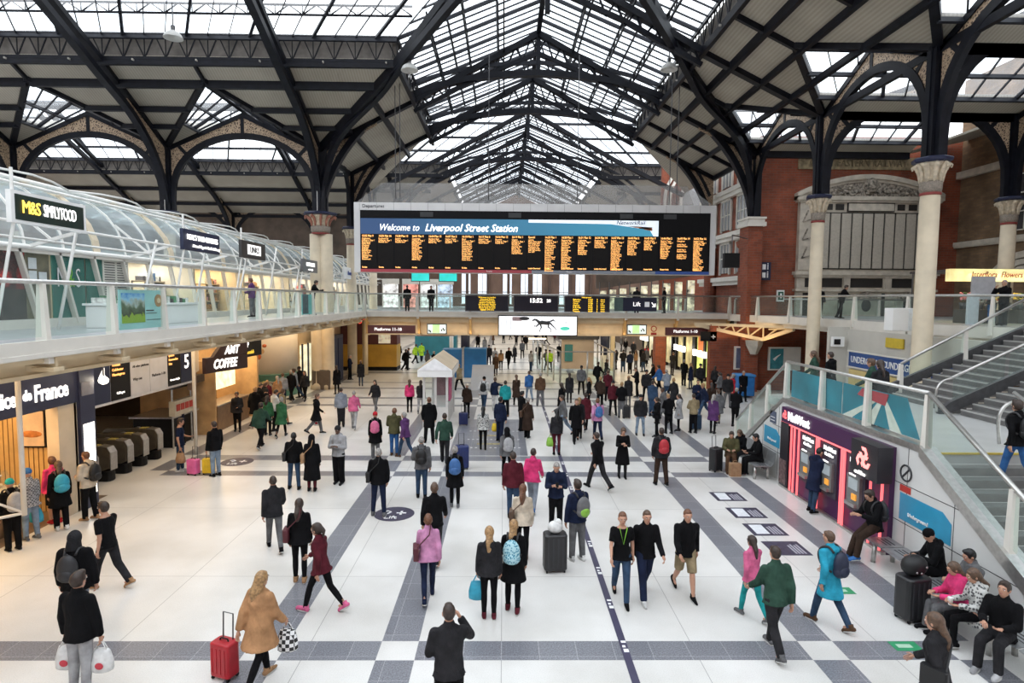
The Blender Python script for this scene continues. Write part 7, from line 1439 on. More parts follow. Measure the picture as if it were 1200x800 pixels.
# ================================================================ DEPARTURE BOARD
YD = 33.0
def board():
    t = thing('departure_board', 'huge hanging departure board with 21 amber text columns and a blue welcome strip', 'departure board', (1.7, YD, 7))
    X0, X1, Z0, Z1 = -8.18, 11.62, 6.98, 10.76; W, Hh = X1-X0, Z1-Z0
    MB().box(X0, YD, Z0, X1, YD+.8, Z1).build('board_case', mat('board_silver', (.60, .60, .60), .4, .2, .04, 1), t)
    s = MB(); [s.box(X0+.3+k*.93, YD-.008, Z1-.42, X0+.31+k*.93, YD, Z1) for k in range(21)]; s.build('case_joints', dlet, t)
    T = frame((X0, YD, Z0), (1, 0, 0), (0, 0, 1)); MB(T).box(.34, -.03, .18, W-.32, 0, Hh-.42).build('dark_field', mat('board_black', (.006, .006, .007), .5, spec=.12), t)
    # welcome strip
    m_, nt, b = nodes_mat('welcome_blue'); tc = N(nt, 'TexCoord'); sx = N(nt, 'SeparateXYZ'); mr = N(nt, 'MapRange'); mr.inputs['From Min'].default_value = -8; mr.inputs['From Max'].default_value = 8
    rp = N(nt, 'ValToRGB'); e = rp.color_ramp.elements; e[0].color = (.02, .055, .14, 1); e[1].color = (.05, .27, .40, 1); e[1].position = .9; nt.links.new(tc.outputs['Object'], sx.inputs[0]); nt.links.new(sx.outputs['X'], mr.inputs['Value']); nt.links.new(mr.outputs['Result'], rp.inputs['Fac']); nt.links.new(rp.outputs[0], b.inputs['Base Color']); nt.links.new(rp.outputs[0], b.inputs['Emission Color']); b.inputs['Emission Strength'].default_value = .55
    MB(T).box(.36, -.06, 2.08, 16.62, -.03, 2.92).build('welcome_strip', m_, t); ws = t.children[-1] if 0 else bpy.data.objects['welcome_strip']
    w_ = mat('strip_white', (.75, .82, .88), .5, 0, 0, 1, emit=.6); MB(T).slab([(9.5, -.065, 2.92), (16.62, -.065, 2.92), (16.62, -.065, 2.08), (16.35, -.065, 2.08), (16.15, -.065, 2.42), (14.0, -.065, 2.72), (9.5, -.065, 2.76)], (0, -.008, 0)).build('white_swoosh', w_, ws)
    for k in range(4): MB(T).slab([(14.9+k*.3, -.075, 2.60-k*.05), (15.2+k*.3, -.075, 2.62-k*.02), (16.3, -.075, 2.56-k*.05), (16.25, -.075, 2.52-k*.05)], (0, -.005, 0)).build('logo_ray', mat('logo_orange', (.6, .2, .08)) if k % 2 else dlet, ws)
    T2 = T; text('lettering', 'Welcome to', .52, T, (1.35, 2.42, .08), wlit, ws, shear=.3, sx=.82); text('lettering', 'Liverpool Street Station', .56, T, (3.85, 2.42, .08), wlit, ws, shear=.3, sx=.93, bold=.008); text('lettering', 'NetworkRail', .3, T, (14.3, 2.79, .08), mat('logo_navy', (.02, .03, .12)), ws, shear=.25); text('lettering', 'Departures', .26, T, (.45, Hh-.2, .01), dlet, t)
    for a in (3.6, 8.4, 14.5, 16.9): MB(T).box(a, -.07, 3.02, a+.7, -.03, 3.28).build('camera_slot', mat('slot_dark', (.03, .032, .035)), t)
    n = 21; cw = (W-.75)/n
    names = ['Colchester', 'Norwich', 'Cambridge', 'Chingford', 'Ilford', 'Southend Vic', 'Clacton', 'Hertford East', 'Stansted Apt', 'Enfield Town', 'Ipswich', 'Shenfield', 'Harlow Town']
    st = ['Stratford', 'Romford', 'Chelmsford', 'Witham', 'Marks Tey', 'Hackney Dns', 'Seven Sisters', 'Bethnal Grn', 'Broxbourne', 'Audley End', 'Harold Wood', 'Brentwood', 'Billericay', 'Wickford', 'Rayleigh', 'Hockley', 'Cheshunt', 'Ponders End', 'Manningtree', 'Bishops Std', 'Gidea Park', 'Walthamstow']
    lens = [12, 2, 2, 12, 2, 2, 12, 2, 2, 8, 4, 18, 16, 8, 4, 17, 8, 5, 10, 11, 17]
    bodyg = mat('board_column_dark', (.010, .009, .009), .5, spec=.12); f = random.Random(5)
    for i in range(n):
        x = .38+i*cw; cs = MB(T).box(x+.01, -.045, .2, x+cw-.05, -.03, 2.06).build('column_screen', bodyg, t)
        h_ = 15+(52+i*3)//60; mm = (52+i*3) % 60
        if i == 10: hd, lines = 'Special', ['notices']+['Please keep your', 'belongings with', 'you at all times'][:3]+['Thank you for', 'travelling today', 'with this service', 'See staff']
        else: hd = '%02d:%02d Plat %d' % (h_, mm, f.randrange(1, 18)); lines = [names[(i*5) % 13], 'Calling at  Page 1']+[f.choice(st) for q in range(max(0, lens[i]-1))]
        if i == 19: lines = [names[3], '', '16:40 Plat 9', 'Hertford East', '', '16:45 Plat 3', 'Stansted Apt', '', '16:48 Plat 11', 'Enfield Town', 'Calling at all']
        text('column_heading', hd, .155, T, (x+.05, 1.97, .05), amber, cs, sx=.86, bold=.003, ext=.004); 
        me = text('column_text', '\n'.join(lines), .118, T, (x+.05, 1.83-(len(lines)-1)*.0465, .05), amber, cs, sx=.86, gap=.785, bold=.001, ext=.004)
        text('operator_text', f.choice(['Greater Anglia', 'On time', 'London Overground']) if i > 8 else 'On time', .11, T, (x+.05, .28, .05), amber, cs, sx=.72, bold=.004, ext=.004)
    MB(T).box(.34, -.04, .02, 9.7, -.0, .18).build('red_base_strip', mat('base_red', (.32, .045, .06), .5, 0, .05, 1, emit=.15), t); MB(T).box(9.7, -.04, .02, 16.5, 0, .18).build('grey_base_strip', mat('base_grey', (.22, .24, .28), .5), t); MB(T).box(16.5, -.04, .02, W-.32, 0, .18).build('blue_base_strip', mat('base_blue', (.03, .08, .3), .5), t)
    for a in (7.2, 11.6): text('base_lettering', 'Trains', .13, T, (a, .1, .045), wlet, t)
    # dusty see-through net sloping back over the case
    net = glass('dusty_net', (.80, .79, .78), .22, .7)
    MB().quad((X0+.1, YD+.1, Z1), (X1-.1, YD+.1, Z1), (X1-1.2, YD+1.6, Z1+1.35), (X0+1.2, YD+1.6, Z1+1.35)).quad((X0+.1, YD+3.0, Z1), (X1-.1, YD+3.0, Z1), (X1-1.2, YD+1.6, Z1+1.35), (X0+1.2, YD+1.6, Z1+1.35)).build('dust_net', net, t)
    for a in (2.2, 2.45, 7.3, 12.2, 17.3, 17.7): MB().tube([(X0+a, YD+.4, Z1), (X0+a, YD+.4, 17.6+(1.2 if 4 < a < 15 else 0))], .025, 5).build('hanging_rod', dsteel, t)
board()
o = thing('hanging_monitor', 'small black monitor hanging at the lower right end of the departure board', 'screen', (13, 33, 7)); MB().box(12.15, 33, 7.4, 13.0, 33.3, 8.2).build('monitor_case', black, o); MB().tube([(12.6, 33.15, 8.2), (12.6, 33.15, 9.2), (14.7, 36.2, 9.3)], .03, 6).build('monitor_arm', dsteel, o)
# ================================================================ FAR END
endb = mat('end_brown_wall', (.22, .13, .09), .7, 0, .15, .6)
struct('wall_far_end', MB().box(-47, 70.0, ZD, 30, 70.4, 12.0).box(-47, 92, 0, 30, 92.4, 14.6).slab([(-11.05, 92, 14.5), (15.1, 92, 14.5), (9.3, 92, 18.0), (1.95, 92, 21.4), (-5.4, 92, 18.0)], (0, .4, 0)), endb)
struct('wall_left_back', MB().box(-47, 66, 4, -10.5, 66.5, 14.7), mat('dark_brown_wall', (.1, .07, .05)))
struct('floor_far_deck', MB().box(-30, 58, ZD-.3, 30, 70, ZD), MATS['grey_walkway'])
wl_ = mat('window_daylight', (.80, .88, 1), .5, 0, .05, 1, emit=1.0)
for k, x in enumerate((-4.4, -2.5, .4, 2.5, 3.9, 7.0, 8.9)):
    t = thing('window_%d' % (k+3), None, None, (x, 69.9, 5.4)); t['kind'] = 'structure'; MB().box(x-.5, 69.9, 5.0, x+.5, 69.98, 8.9).build('window_pane', wl_, t); MB().box(x-.04, 69.85, 5.0, x+.04, 69.9, 8.9).box(x-.55, 69.83, 6.3, x+.55, 69.9, 6.42).box(x-.6, 69.8, 4.9, x+.6, 69.9, 5.0).build('window_frame', offwhite, t)
s = MB(); [s.box(-14+q*2.4, 69.6, ZD, -13.7+q*2.4, 70, 9.5) for q in range(12)]; struct('trim_end_pilasters', s, mat('end_brown_dark', (.12, .07, .05)))
# bright screens/upper shops at far left of the bridge
for k, (x, y) in enumerate(((-7.4, 48), (-5.2, 48))):
    t, T = screen(x, x+1.5, 6.9, 8.0, y, 'turquoise screen hanging beyond the bridge, %s of the pair' % ('first', 'second')[k], mat('turquoise_screen', (.03, .55, .5), .5, 0, .2, 1, emit=1.0)); MB().tube([(x+.7, y, 8), (x+.7, y, 11)], .03, 5).build('screen_rod', dsteel, t)
for k, (x, m2_) in enumerate(((-11.5, 'goods_white'), (-9.6, 'goods_red'), (-7.9, 'goods_white'), (-6.3, 'goods_blue'))):
    t = thing('far_shopfront', 'bright distant shop window beyond the bridge, %s from the shop vault' % ('first', 'second', 'third', 'fourth')[k], 'shop', (x, 57.5, ZD)); MB().box(x, 57.4, ZD, x+1.4, 57.5, 6.9).build('lit_window', mat('far_shop_glow_%d' % k, ((.9, .85, .8), (.8, .3, .25), (.9, .9, .85), (.5, .6, .75))[k], .5, 0, .4, 3, emit=.9), t); MB().box(x-.1, 57.35, 6.9, x+1.5, 57.5, 7.4).box(x-.1, 57.35, ZD, x, 57.5, 6.9).build('shop_frame', offwhite, t)
for k in range(9):
    x = 9.0+k*.75; t = thing('upper_arcade_window', 'lit upper floor window with dark mullions beyond the right end of the board', 'window', (x, 52, ZD), 'lit windows beyond the right end of the bridge'); y = 56-k*.9; MB().box(x, y, ZD, x+.6, y+.1, 6.4+.1*k).build('window_pane', mat('upper_arcade_glow', (.75, .62, .45), .5, 0, .5, 2, emit=.75), t); MB().box(x-.06, y-.05, ZD, x, y+.1, 7.2).box(x, y-.05, 6.0, x+.6, y, 6.1).build('mullion', dsteel, t)
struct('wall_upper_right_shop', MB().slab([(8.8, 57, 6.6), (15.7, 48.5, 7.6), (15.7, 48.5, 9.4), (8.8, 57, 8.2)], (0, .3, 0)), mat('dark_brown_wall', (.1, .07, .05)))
# ground floor far end: barriers, information units
struct('wall_far_ground', MB().box(-30, 91, 0, 30, 91.3, 4.4), mat('far_warm_wall', (.5, .42, .34), .6, 0, .2, .5))
struct('ceiling_far_ground', MB().box(-30, 58, ZD-.35, 30, 91, ZD-.3), MATS['cream_ceiling'])
L = bpy.data.lights.new('far_hall_light', 'AREA'); L.shape = 'RECTANGLE'; L.size = 30; L.size_y = 26; L.energy = 2600; L.color = (1, .95, .88); o = bpy.data.objects.new('far_hall_light', L); C.objects.link(o); o.location = (0, 74, 4.3)
L = bpy.data.lights.new('bridge_light', 'AREA'); L.shape = 'RECTANGLE'; L.size = 22; L.size_y = 5; L.energy = 420; L.color = (1, .85, .62); o = bpy.data.objects.new('bridge_light', L); C.objects.link(o); o.location = (2, 42, 4.15)
L = bpy.data.lights.new('bridge_face_light', 'AREA'); L.shape = 'RECTANGLE'; L.size = 22; L.size_y = .2; L.energy = 50; L.color = (1, .7, .4); o = bpy.data.objects.new('bridge_face_light', L); C.objects.link(o); o.location = (2.8, YBR+.3, 3.3); o.rotation_euler = (R(155), 0, 0)
t, T = screen(-2.2, 1.0, 2.2, 4.0, 56, 'distant dark timetable board hanging behind the bridge column', mat('far_board_dark', (.02, .02, .04), .4)); s = MB(T); [s.box(.2, -.02, .3+q*.3, 2.2+(q % 3)*.3, 0, .34+q*.3) for q in range(5)]; s.build('text_lines', wlet, t)
for q in (.3, 2.8): MB(T).tube([(q, 0, 1.8), (q, 0, 2.3)], .03, 5).build('board_rod', dsteel, t)
for x, y, lb in ((5.0, 56, 'nearer'), (8.3, 60, 'farther')): t, T = screen(x, x+2.8, 2.75, 3.5, y, 'distant dark direction sign over the far barriers, %s one' % lb, navy); text('lettering', 'Platforms 1-10', .3, T, (.3, .38), wlit, t); MB(T).tube([(1.4, 0, .7), (1.4, 0, 1.6)], .03, 5).build('sign_rod', dsteel, t)
# left far ground shops between the mustard stall and centre
t = thing('teal_kiosk', 'teal sided kiosk with a red striped board beyond the mustard stall', 'kiosk', (-7.0, 60, 0)); MB().box(-8.6, 58, 0, -4.6, 60, 1.9).build('kiosk_body', mat('teal_kiosk', (.03, .2, .24), .5, 0, .1, 1), t); MB().box(-8.4, 58, 1.9, -4.8, 60, 3.2).build('kiosk_window', mat('kiosk_brown', (.2, .12, .08), .5, 0, .3, 3, emit=.2), t); MB(frame((-6.6, 57.95, 2.6), (1, 0, 0), (0, 0, 1))).ell((0, 0, .3), (1.1, .05, .5), 16, 6).build('kiosk_sign', mat('dark_red_sign', (.3, .05, .04)), t)
t = thing('dark_red_sign', 'dark maroon hanging direction sign under the left end of the bridge', 'sign', (-8, 38, 3.5)); MB().box(-8.3, 36.6, 3.42, -5.4, 36.7, 3.92).build('sign_board', mat('maroon', (.11, .03, .03)), t); text('lettering', 'Platforms 11-18', .26, frame((-7.9, 36.6, 3.67), (1, 0, 0), (0, 0, 1)), (0, 0), wlit, t)
t = thing('dark_red_sign', 'dark maroon hanging direction sign under the right end of the bridge', 'sign', (11, 38, 3.5)); MB().box(10.3, 37.8, 3.35, 13.2, 37.9, 3.85).build('sign_board', MATS['maroon'], t); text('lettering', 'Platforms 1-10', .26, frame((10.8, 37.8, 3.6), (1, 0, 0), (0, 0, 1)), (0, 0), wlit, t)
t = thing('no_entry_notice', 'small round red notice on the cream beam under the bridge', 'sign', (9.4, 38, 3.6)); MB(frame((9.6, 38.0, 3.75), (1, 0, 0), (0, 0, 1))).tube([(.17*math.cos(g*PI/8), 0, .17*math.sin(g*PI/8)) for g in range(17)], .03, 6).box(-.18, -.01, -.4, .18, .01, -.24).build('red_ring', mat('sign_red', (.5, .04, .03)), t)
# ================================================================ KIOSK AND FLOOR FURNITURE
t = thing('white_kiosk', 'small white booth with a gabled roof in the middle of the concourse', 'kiosk', (-2.7, 26, 0)); kx0, kx1, ky0, ky1 = -3.55, -2.35, 25.6, 29.4
pk = mat('kiosk_pale', (.62, .60, .58), .45, 0, .05, 1)
MB().box(kx0+.1, ky0+.25, 0, kx1-.1, ky1-.1, .85).build('kiosk_base', pk, t); MB().slab([(kx0+.12, ky0+.3, .85), (kx1-.12, ky0+.3, .85), (kx1-.12, ky0+.3, 2.2), (kx0+.12, ky0+.3, 2.2)], (0, .02, 0)).slab([(kx1-.12, ky0+.3, .85), (kx1-.12, ky1-.15, .85), (kx1-.12, ky1-.15, 2.2), (kx1-.12, ky0+.3, 2.2)], (.02, 0, 0)).build('kiosk_glass', shopglass, t)
MB().box(kx0+.2, ky1-.3, .85, kx1-.2, ky1-.2, 2.2).build('kiosk_back', mat('kiosk_inside', (.25, .12, .14), .6, 0, .2, 3), t); MB().box(kx1-.16, ky0+1.6, .9, kx1-.08, ky0+2.6, 2.0).build('pink_poster', mat('kiosk_pink', (.6, .1, .22)), t)
for x, y in ((kx0+.1, ky0+.28), (kx1-.1, ky0+.28), (kx0+.1, ky1-.15), (kx1-.1, ky1-.15), (-2.95, ky0+.28)): MB().box(x-.05, y-.05, 0, x+.05, y+.05, 2.25).build('kiosk_post', pk, t)
xm_ = (kx0+kx1)/2; MB().box(kx0-.15, ky0, 2.2, kx1+.15, ky1, 2.5).build('roof_fascia', white, t)
MB().slab([(kx0-.15, ky0-.02, 2.5), (kx1+.15, ky0-.02, 2.5), (xm_, ky0-.02, 3.02)], (0, .06, 0)).build('gable_front', mat('gable_white', (.9, .9, .92), .5), t); MB().slab([(kx0-.15, ky0, 2.5), (xm_, ky0, 3.02), (xm_, ky1, 3.02), (kx0-.15, ky1, 2.5)], (0, 0, .04)).slab([(kx1+.15, ky0, 2.5), (xm_, ky0, 3.02), (xm_, ky1, 3.02), (kx1+.15, ky1, 2.5)], (0, 0, .04)).build('roof_slope', mat('kiosk_roof_cream', (.58, .47, .33), .5, 0, .05, 2), t)  # gable face in one plain near-white, slopes in cream
t = thing('blue_display_unit', 'bright blue display unit wrapped round the foot of the dark blue bridge column', 'display stand', (-2.8, 43, 0)); MB().box(-4.3, 42.0, 0, -2.9, 43.4, 2.0).build('blue_cabinet', mat('display_blue', (.02, .16, .42), .35, 0, .15, 1), t); MB().box(-2.8, 42.0, 0, -1.2, 43.4, 2.05).build('blue_cabinet', MATS['display_blue'], t); MB().box(-2.92, 41.9, 0, -2.78, 43.4, 2.1).build('steel_divider', steel, t)
t = thing('information_stand', 'grey sloping information stand in front of the blue display unit', 'stand', (-1.5, 38, 0)); MB().slab([(-2.0, 36.2, 0), (-.6, 36.2, 0), (-.6, 38.5, 1.3), (-2.0, 38.5, 1.3)], (0, .15, 0)).build('sloping_panel', mat('stand_grey', (.4, .4, .41), .4, 0, .05, 1), t); MB().box(-1.9, 38.4, 0, -.7, 38.6, 1.25).build('stand_back', steel, t)
for k, (px, py) in enumerate(((529, 432), )):
    p = G(px, py); t = thing('queue_post', 'white post on a round black foot beyond the kiosk', 'post', tuple(p)); MB().lathe([(.5, 0), (.42, .12), (.12, .3)], p.x, p.y, 16).build('post_foot', black, t, smooth=True); MB().lathe([(.16, .25), (.16, 2.6)], p.x, p.y, 12).build('post_shaft', white, t, smooth=True)
t = thing('glass_enclosure', 'glass walled pen with a teal notice around the information point', 'enclosure', (6, 47, 0))
ex0, ex1, ey0, ey1 = 3.4, 7.2, 38.5, 50
for a, b_, c, d_ in ((ex0+.3, ey0, ex1, ey0), (ex0+.3, ey0, ex0-.9, ey1), (ex1, ey0, ex1, ey1)):
    n = 5 if abs(b_-d_) > 3 else 2
    for i in range(n+1): x, y = a+(c-a)*i/n, b_+(d_-b_)*i/n; MB().tube([(x, y, 0), (x, y, 2.2)], .06, 8).build('pen_post', steel, t, smooth=True)
    MB().slab([(a, b_, .1), (c, d_, .1), (c, d_, 1.1), (a, b_, 1.1)], (.02, .01, 0)).build('pen_glass', pane, t)
    MB().bar((a, b_, 2.2), (c, d_, 2.2), .07, .07).build('pen_rail', steel, t)
MB().box(4.5, 46, .2, 7.0, 46.1, 2.5).build('cream_screen', mat('pen_cream', (.62, .5, .4), .5, 0, .06, 1), t); MB().box(4.75, 45.9, .8, 5.35, 46, 2.1).build('teal_notice', mat('pen_teal', (.05, .25, .27)), t); MB().box(4.2, 45.8, 2.5, 7.3, 47.5, 2.8).build('pen_roof', dsteel, t)
# ================================================================ PEOPLE: placing
SH = {'body': None}
def put(meshes, jt, p, face, ht, cols, label, group=None):
    """cols: skin, top, bottom, hair, shoe"""
    o = bpy.data.objects.new('person', None); C.objects.link(o); o.location = p; o.rotation_euler = (0, 0, R(face)); sc_ = ht/1.75; o.scale = (sc_,)*3
    tag(o, label, 'person', group)
    for k, me in meshes.items():
        nm = {'shoeL': 'shoe', 'shoeR': 'shoe'}.get(k, {'top': cols.get('topname', 'jacket')}.get(k, k)); c = bpy.data.objects.new(nm, me); C.objects.link(c); c.parent = o
        if k == 'body': ms = [cols['skin'], eyew, eyed, lipm]
        elif k == 'top': ms = [cols['top']]
        elif k in ('trousers', 'shorts', 'skirt'): ms = [cols['bottom']]
        elif k.startswith('shoe'): ms = [cols['shoe'], sole]
        else: ms = [cols['hair']]
        for i, m in enumerate(ms): c.material_slots[i].link = 'OBJECT'; c.material_slots[i].material = m
    return o
def wpt(p, face, ht, v): return V3(p)+Matrix.Rotation(R(face), 3, 'Z') @ (V3(v)*(ht/1.75))
patt = None
def pattern(name, a, b_, sc):
    if name in MATS: return MATS[name]
    m, nt, bs = nodes_mat(name); tc = N(nt, 'TexCoord'); v = N(nt, 'TexChecker' if 'check' in name else 'TexVoronoi', Scale=sc); rp = N(nt, 'ValToRGB'); e = rp.color_ramp.elements; e[0].position = .35; e[0].color = a+(1,); e[1].position = .5; e[1].color = b_+(1,)
    nt.links.new(tc.outputs['Object'], v.inputs['Vector']); nt.links.new(v.outputs['Fac' if 'check' in name else 'Distance'], rp.inputs['Fac']); nt.links.new(rp.outputs[0], bs.inputs['Base Color']); bs.inputs['Roughness'].default_value = .8; return m
COL['lime'] = (.25, .5, .06); COL['cyanp'] = (.2, .5, .6); COL['check'] = (.7, .7, .7)
def bagmat(c):
    if c == 'cyanp': return pattern('blue_pattern_cloth', (.04, .22, .32), (.4, .62, .68), 28)
    if c == 'check': return pattern('check_cloth', (.02, .02, .02), (.75, .75, .75), 18)
    return mat('bag_'+c, COL[c], .55, 0, .12, 9)
owner = lambda lb: ' '.join(lb.split()[:1]+lb.split()[1:]).replace('person ', 'the person ', 1)
def short_label(lb, n=8):
    w = lb.replace('balding person', 'the balding person').replace('slim person', 'the slim person').replace('child sized person', 'the child').split()
    if w[0] == 'person': w[0:1] = ['the', 'person']
    w = w[:n]
    while w[-1] in ('a', 'the', 'in', 'and', 'with', 'of', 'at', 'on', 'beside', 'to', 'by', 'left', 'blue', 'black', 'one', 'for', 'tall', 'large', 'holding', 'carrying', 'behind', 'pale', 'grey', 'white', 'long', 'looking', 'beyond', 'before', 'bright', 'an'): w.pop()
    return ' '.join(w)
def rucksack(p, face, ht, jt, c, lb):
    q = wpt(p, face, ht, jt['neck']+V3((0, -.20, -.29))); T = Matrix.Translation(q) @ Matrix.Rotation(R(face), 4, 'Z'); m = bagmat(c) if c != 'red' else bagmat('red')
    t = thing('rucksack', '%s rucksack worn by %s' % ({'char': 'dark grey', 'lgrey': 'pale grey', 'cyanp': 'pale blue patterned', 'lime': 'grey and lime'}.get(c, c), lb), 'rucksack', tuple(q))
    b = MB(T); b.ell((0, -.02, .02), (.155, .095, .22), 16, 10); b.ell((0, -.02, -.09), (.16, .10, .12), 14, 8); t = b.build('bag_body', m if c != 'lime' else bagmat('grey'), t, smooth=True); ROOT[t.name] = q.copy()
    MB(T).ell((0, -.09, -.08), (.11, .05, .10), 12, 8).build('front_pocket', bagmat('lime') if c == 'lime' else m, t, smooth=True)
    MB(T).tube([(-.03, -.02, .22), (0, -.02, .26), (.03, -.02, .22)], .01, 6).build('grab_handle', dlet, t)
    for s in (-1, 1): MB(T).tube(catm([(s*.08, .06, .2), (s*.10, .15, .28), (s*.115, .28, .22), (s*.125, .32, .08), (s*.15, .22, -.06), (s*.12, .06, -.12)], 3), (.02), 6).build('shoulder_strap', bagmat('char'), t, smooth=True)
def handbag(p, face, ht, jt, side, c, lb):
    h = wpt(p, face, ht, jt['wr'+side]+jt['hd'+side]*.10); plastic = c in ('white', 'cyan', 'yellow', 'lime', 'check')
    t = thing('carrier_bag' if plastic else 'paper_bag', '%s %s bag in the %s hand of %s' % ({'tan': 'brown', 'cyan': 'blue', 'lime': 'green', 'check': 'checked'}.get(c, c), 'carrier' if plastic else 'paper', 'left' if side == 'L' else 'right', lb), 'bag', tuple(h))
    b = MB(); w = .15
    for s in (-1, 1): pass
    b.loft([(h.z-.42, h.x, h.y, w*.75, .07), (h.z-.40, h.x, h.y, w, .10), (h.z-.28, h.x, h.y, w*1.02, .10), (h.z-.14, h.x, h.y, w*.8, .06), (h.z-.10, h.x, h.y, w*.7, .03)], 14); t = b.build('bag_body', bagmat(c), t, smooth=True)
    for s in (-1, 1): MB().tube([(h.x-.08, h.y+s*.02, h.z-.12), (h.x-.02, h.y+s*.01, h.z+.0), (h.x+.02, h.y+s*.01, h.z+.0), (h.x+.08, h.y+s*.02, h.z-.12)], .008, 6).build('bag_handle', bagmat(c), t, smooth=True)
    if c == 'white': MB().ell((h.x+.02, h.y-.10, h.z-.30), (.06, .012, .05), 10, 6).build('red_print', mat('bag_red_print', (.5, .04, .06)), t)
def satchel(p, face, ht, jt, c, lb):
    q = wpt(p, face, ht, jt['hipL']+V3((-.15, -.05, .10))); T = Matrix.Translation(q) @ Matrix.Rotation(R(face), 4, 'Z'); t = thing('shoulder_bag', '%s shoulder bag carried by %s' % (c, lb), 'handbag', tuple(q))
    MB(T).rbox(-.05, -.15, -.13, .05, .15, .12, .03).build('bag_body', bagmat(c), t, smooth=False); MB(T).box(-.056, -.13, .0, -.05, .13, .12).build('bag_flap', bagmat(c), t)
    sh = jt['shR']-jt['hipL']-V3((-.15, -.05, .10)); k = ht/1.75; MB(T).tube([(0, -.12, .1), tuple((jt['neck']-jt['hipL']+V3((.17, -.11, -.20)))*k), tuple((jt['neck']-jt['hipL']+V3((.20, -.03, -.02)))*k)], .012, 6).build('bag_strap', bagmat(c), t)
for s, p, me, jt in PEOPLE:
    where, face, pose, sex, top, tc_, bot, bc, hair, hc, skin, shoe, ht, label, extra = s
    hm_ = cm(hc, 'hair') if hair not in ('beanie', 'cap', 'hood', 'hijab', 'turban', 'beanielong') else cm(hc)
    tm = cm(tc_)
    if 'patterned coat' in label or 'patterned top' in label: tm = pattern('grey_pattern_cloth', (.06, .06, .065), (.5, .5, .48), 22)
    if 'striped' in label: tm = pattern('grey_check_cloth', (.1, .1, .11), (.35, .35, .37), 26)
    name = {'coat': 'coat', 'longcoat': 'coat', 'cape': 'coat', 'tee': 'shirt', 'shirt': 'shirt', 'dress': 'dress', 'hoodie': 'hooded_top', 'robe': 'robe', 'puffer': 'padded_jacket', 'suit': 'jacket', 'jacket': 'jacket'}[top]
    zoff = -.0
    o = put(me, jt, p, face, ht, dict(skin=cm(skin, 'skin'), top=tm, bottom=cm(bc), hair=hm_, shoe=cm(shoe), topname=name), label)
    lb = short_label(label)
    for ex in extra.split():
        kd, _, c = ex.partition(':')
        if kd == 'rucksack': rucksack(p, face, ht, jt, c, lb)
        elif kd in ('bagL', 'bagR'): handbag(p, face, ht, jt, kd[-1], c, lb)
        elif kd == 'satchel': satchel(p, face, ht, jt, c, lb)
        elif kd == 'cup':
            h = wpt(p, face, ht, (jt['handL']+jt['handR'])/2); t = thing('paper_cup', 'white paper cup held by the person in the grey patterned coat', 'cup', tuple(h)); MB().lathe([(.028, h.z-.05), (.04, h.z+.06), (.042, h.z+.065)], h.x, h.y, 12).build('cup_body', white, t, smooth=True); MB().lathe([(.043, h.z+.065), (.04, h.z+.08)], h.x, h.y, 12).build('cup_lid', white, t, smooth=True)
    if pose == 'phone' and 'phone' in label: h = wpt(p, face, ht, (jt['handL']+jt['handR'])/2+V3((0, .04, .03))); o = MB().box(h.x-.035, h.y-.005, h.z-.06, h.x+.035, h.y+.005, h.z+.07).build('mobile_phone', black); tag(o, 'dark phone held by the person in the navy jacket facing us', 'phone')
    if 'lanyard' in label: h = wpt(p, face, ht, jt['neck']); o = MB().path([h+V3((-.07, -.13, -.02)), h+V3((0, -.165, -.32)), h+V3((.07, -.13, -.02))], .02, .006).build('lanyard', mat('lanyard_green', (.25, .6, .05))); tag(o, 'bright green lanyard on the person in the black top and blue jeans', 'lanyard')
# suitcases
def suitcase(p, w, d, h, col, face, label, handle=True, soft=False):
    p = V3(p); t = thing('suitcase', label, 'suitcase', tuple(p)); T = Matrix.Translation(p) @ Matrix.Rotation(R(face), 4, 'Z'); m = mat('case_'+label.split()[0]+label.split()[1], col, .4, 0, .1, 5)
    t = MB(T).rbox(-w/2, -d/2, .05, w/2, d/2, h, min(w, d)*.22).build('case_shell', m, t, bevel=.008)
    s = MB(T)
    for k in range(4): s.box(-w*.36+k*w*.21, -d/2-.008, .12, -w*.30+k*w*.21, d/2+.008, h-.07)
    s.build('case_ribs', m if not soft else dlet, t)
    MB(T).tube([(-.08, 0, h), (-.06, 0, h+.035), (.06, 0, h+.035), (.08, 0, h)], .012, 6).build('carry_handle', black, t)
    for sx in (-1, 1):
        for sy in (-1, 1): MB(T @ Matrix.Translation((sx*w*.38, sy*d*.36, .03)) @ Matrix.Rotation(PI/2, 4, 'Y')).lathe([(.03, -.012), (.03, .012)], 0, 0, 10).build('wheel', black, t)
    if handle: MB(T).tube([(-.09, d*.3, h-.02), (-.09, d*.36, h+.38), (.09, d*.36, h+.38), (.09, d*.3, h-.02)], .011, 6).build('pull_handle', dsteel, t)
    return t
suitcase(G(264, 793), .36, .24, .56, (.42, .01, .02), -20, 'red suitcase with a pull handle behind the camel coat')
suitcase(G(227, 556), .36, .24, .50, (.75, .14, .38), -15, 'pink suitcase beside the navy tee near the ticket gates')
suitcase(G(245, 555), .36, .24, .50, (.85, .58, .02), 10, 'yellow suitcase beside the pale jeans near the ticket gates')
suitcase(G(650, 668), .48, .34, .80, (.018, .018, .02), 5, 'black tall suitcase standing under a white bag', False, True)
q = G(650, 668); o = thing('white_bag', 'white plastic bag resting on top of the tall black suitcase', 'bag', (q.x, q.y, .8)); MB().ell((q.x, q.y, .92), (.16, .13, .13), 12, 8).ell((q.x+.05, q.y, 1.0), (.09, .07, .1), 10, 6).build('bag_body', mat('bag_white', COL['white']), o, smooth=True); MB().tube([(q.x-.05, q.y, 1.0), (q.x, q.y, 1.14), (q.x+.06, q.y, 1.02)], .01, 6).build('bag_handle', mat('bag_white', COL['white']), o)
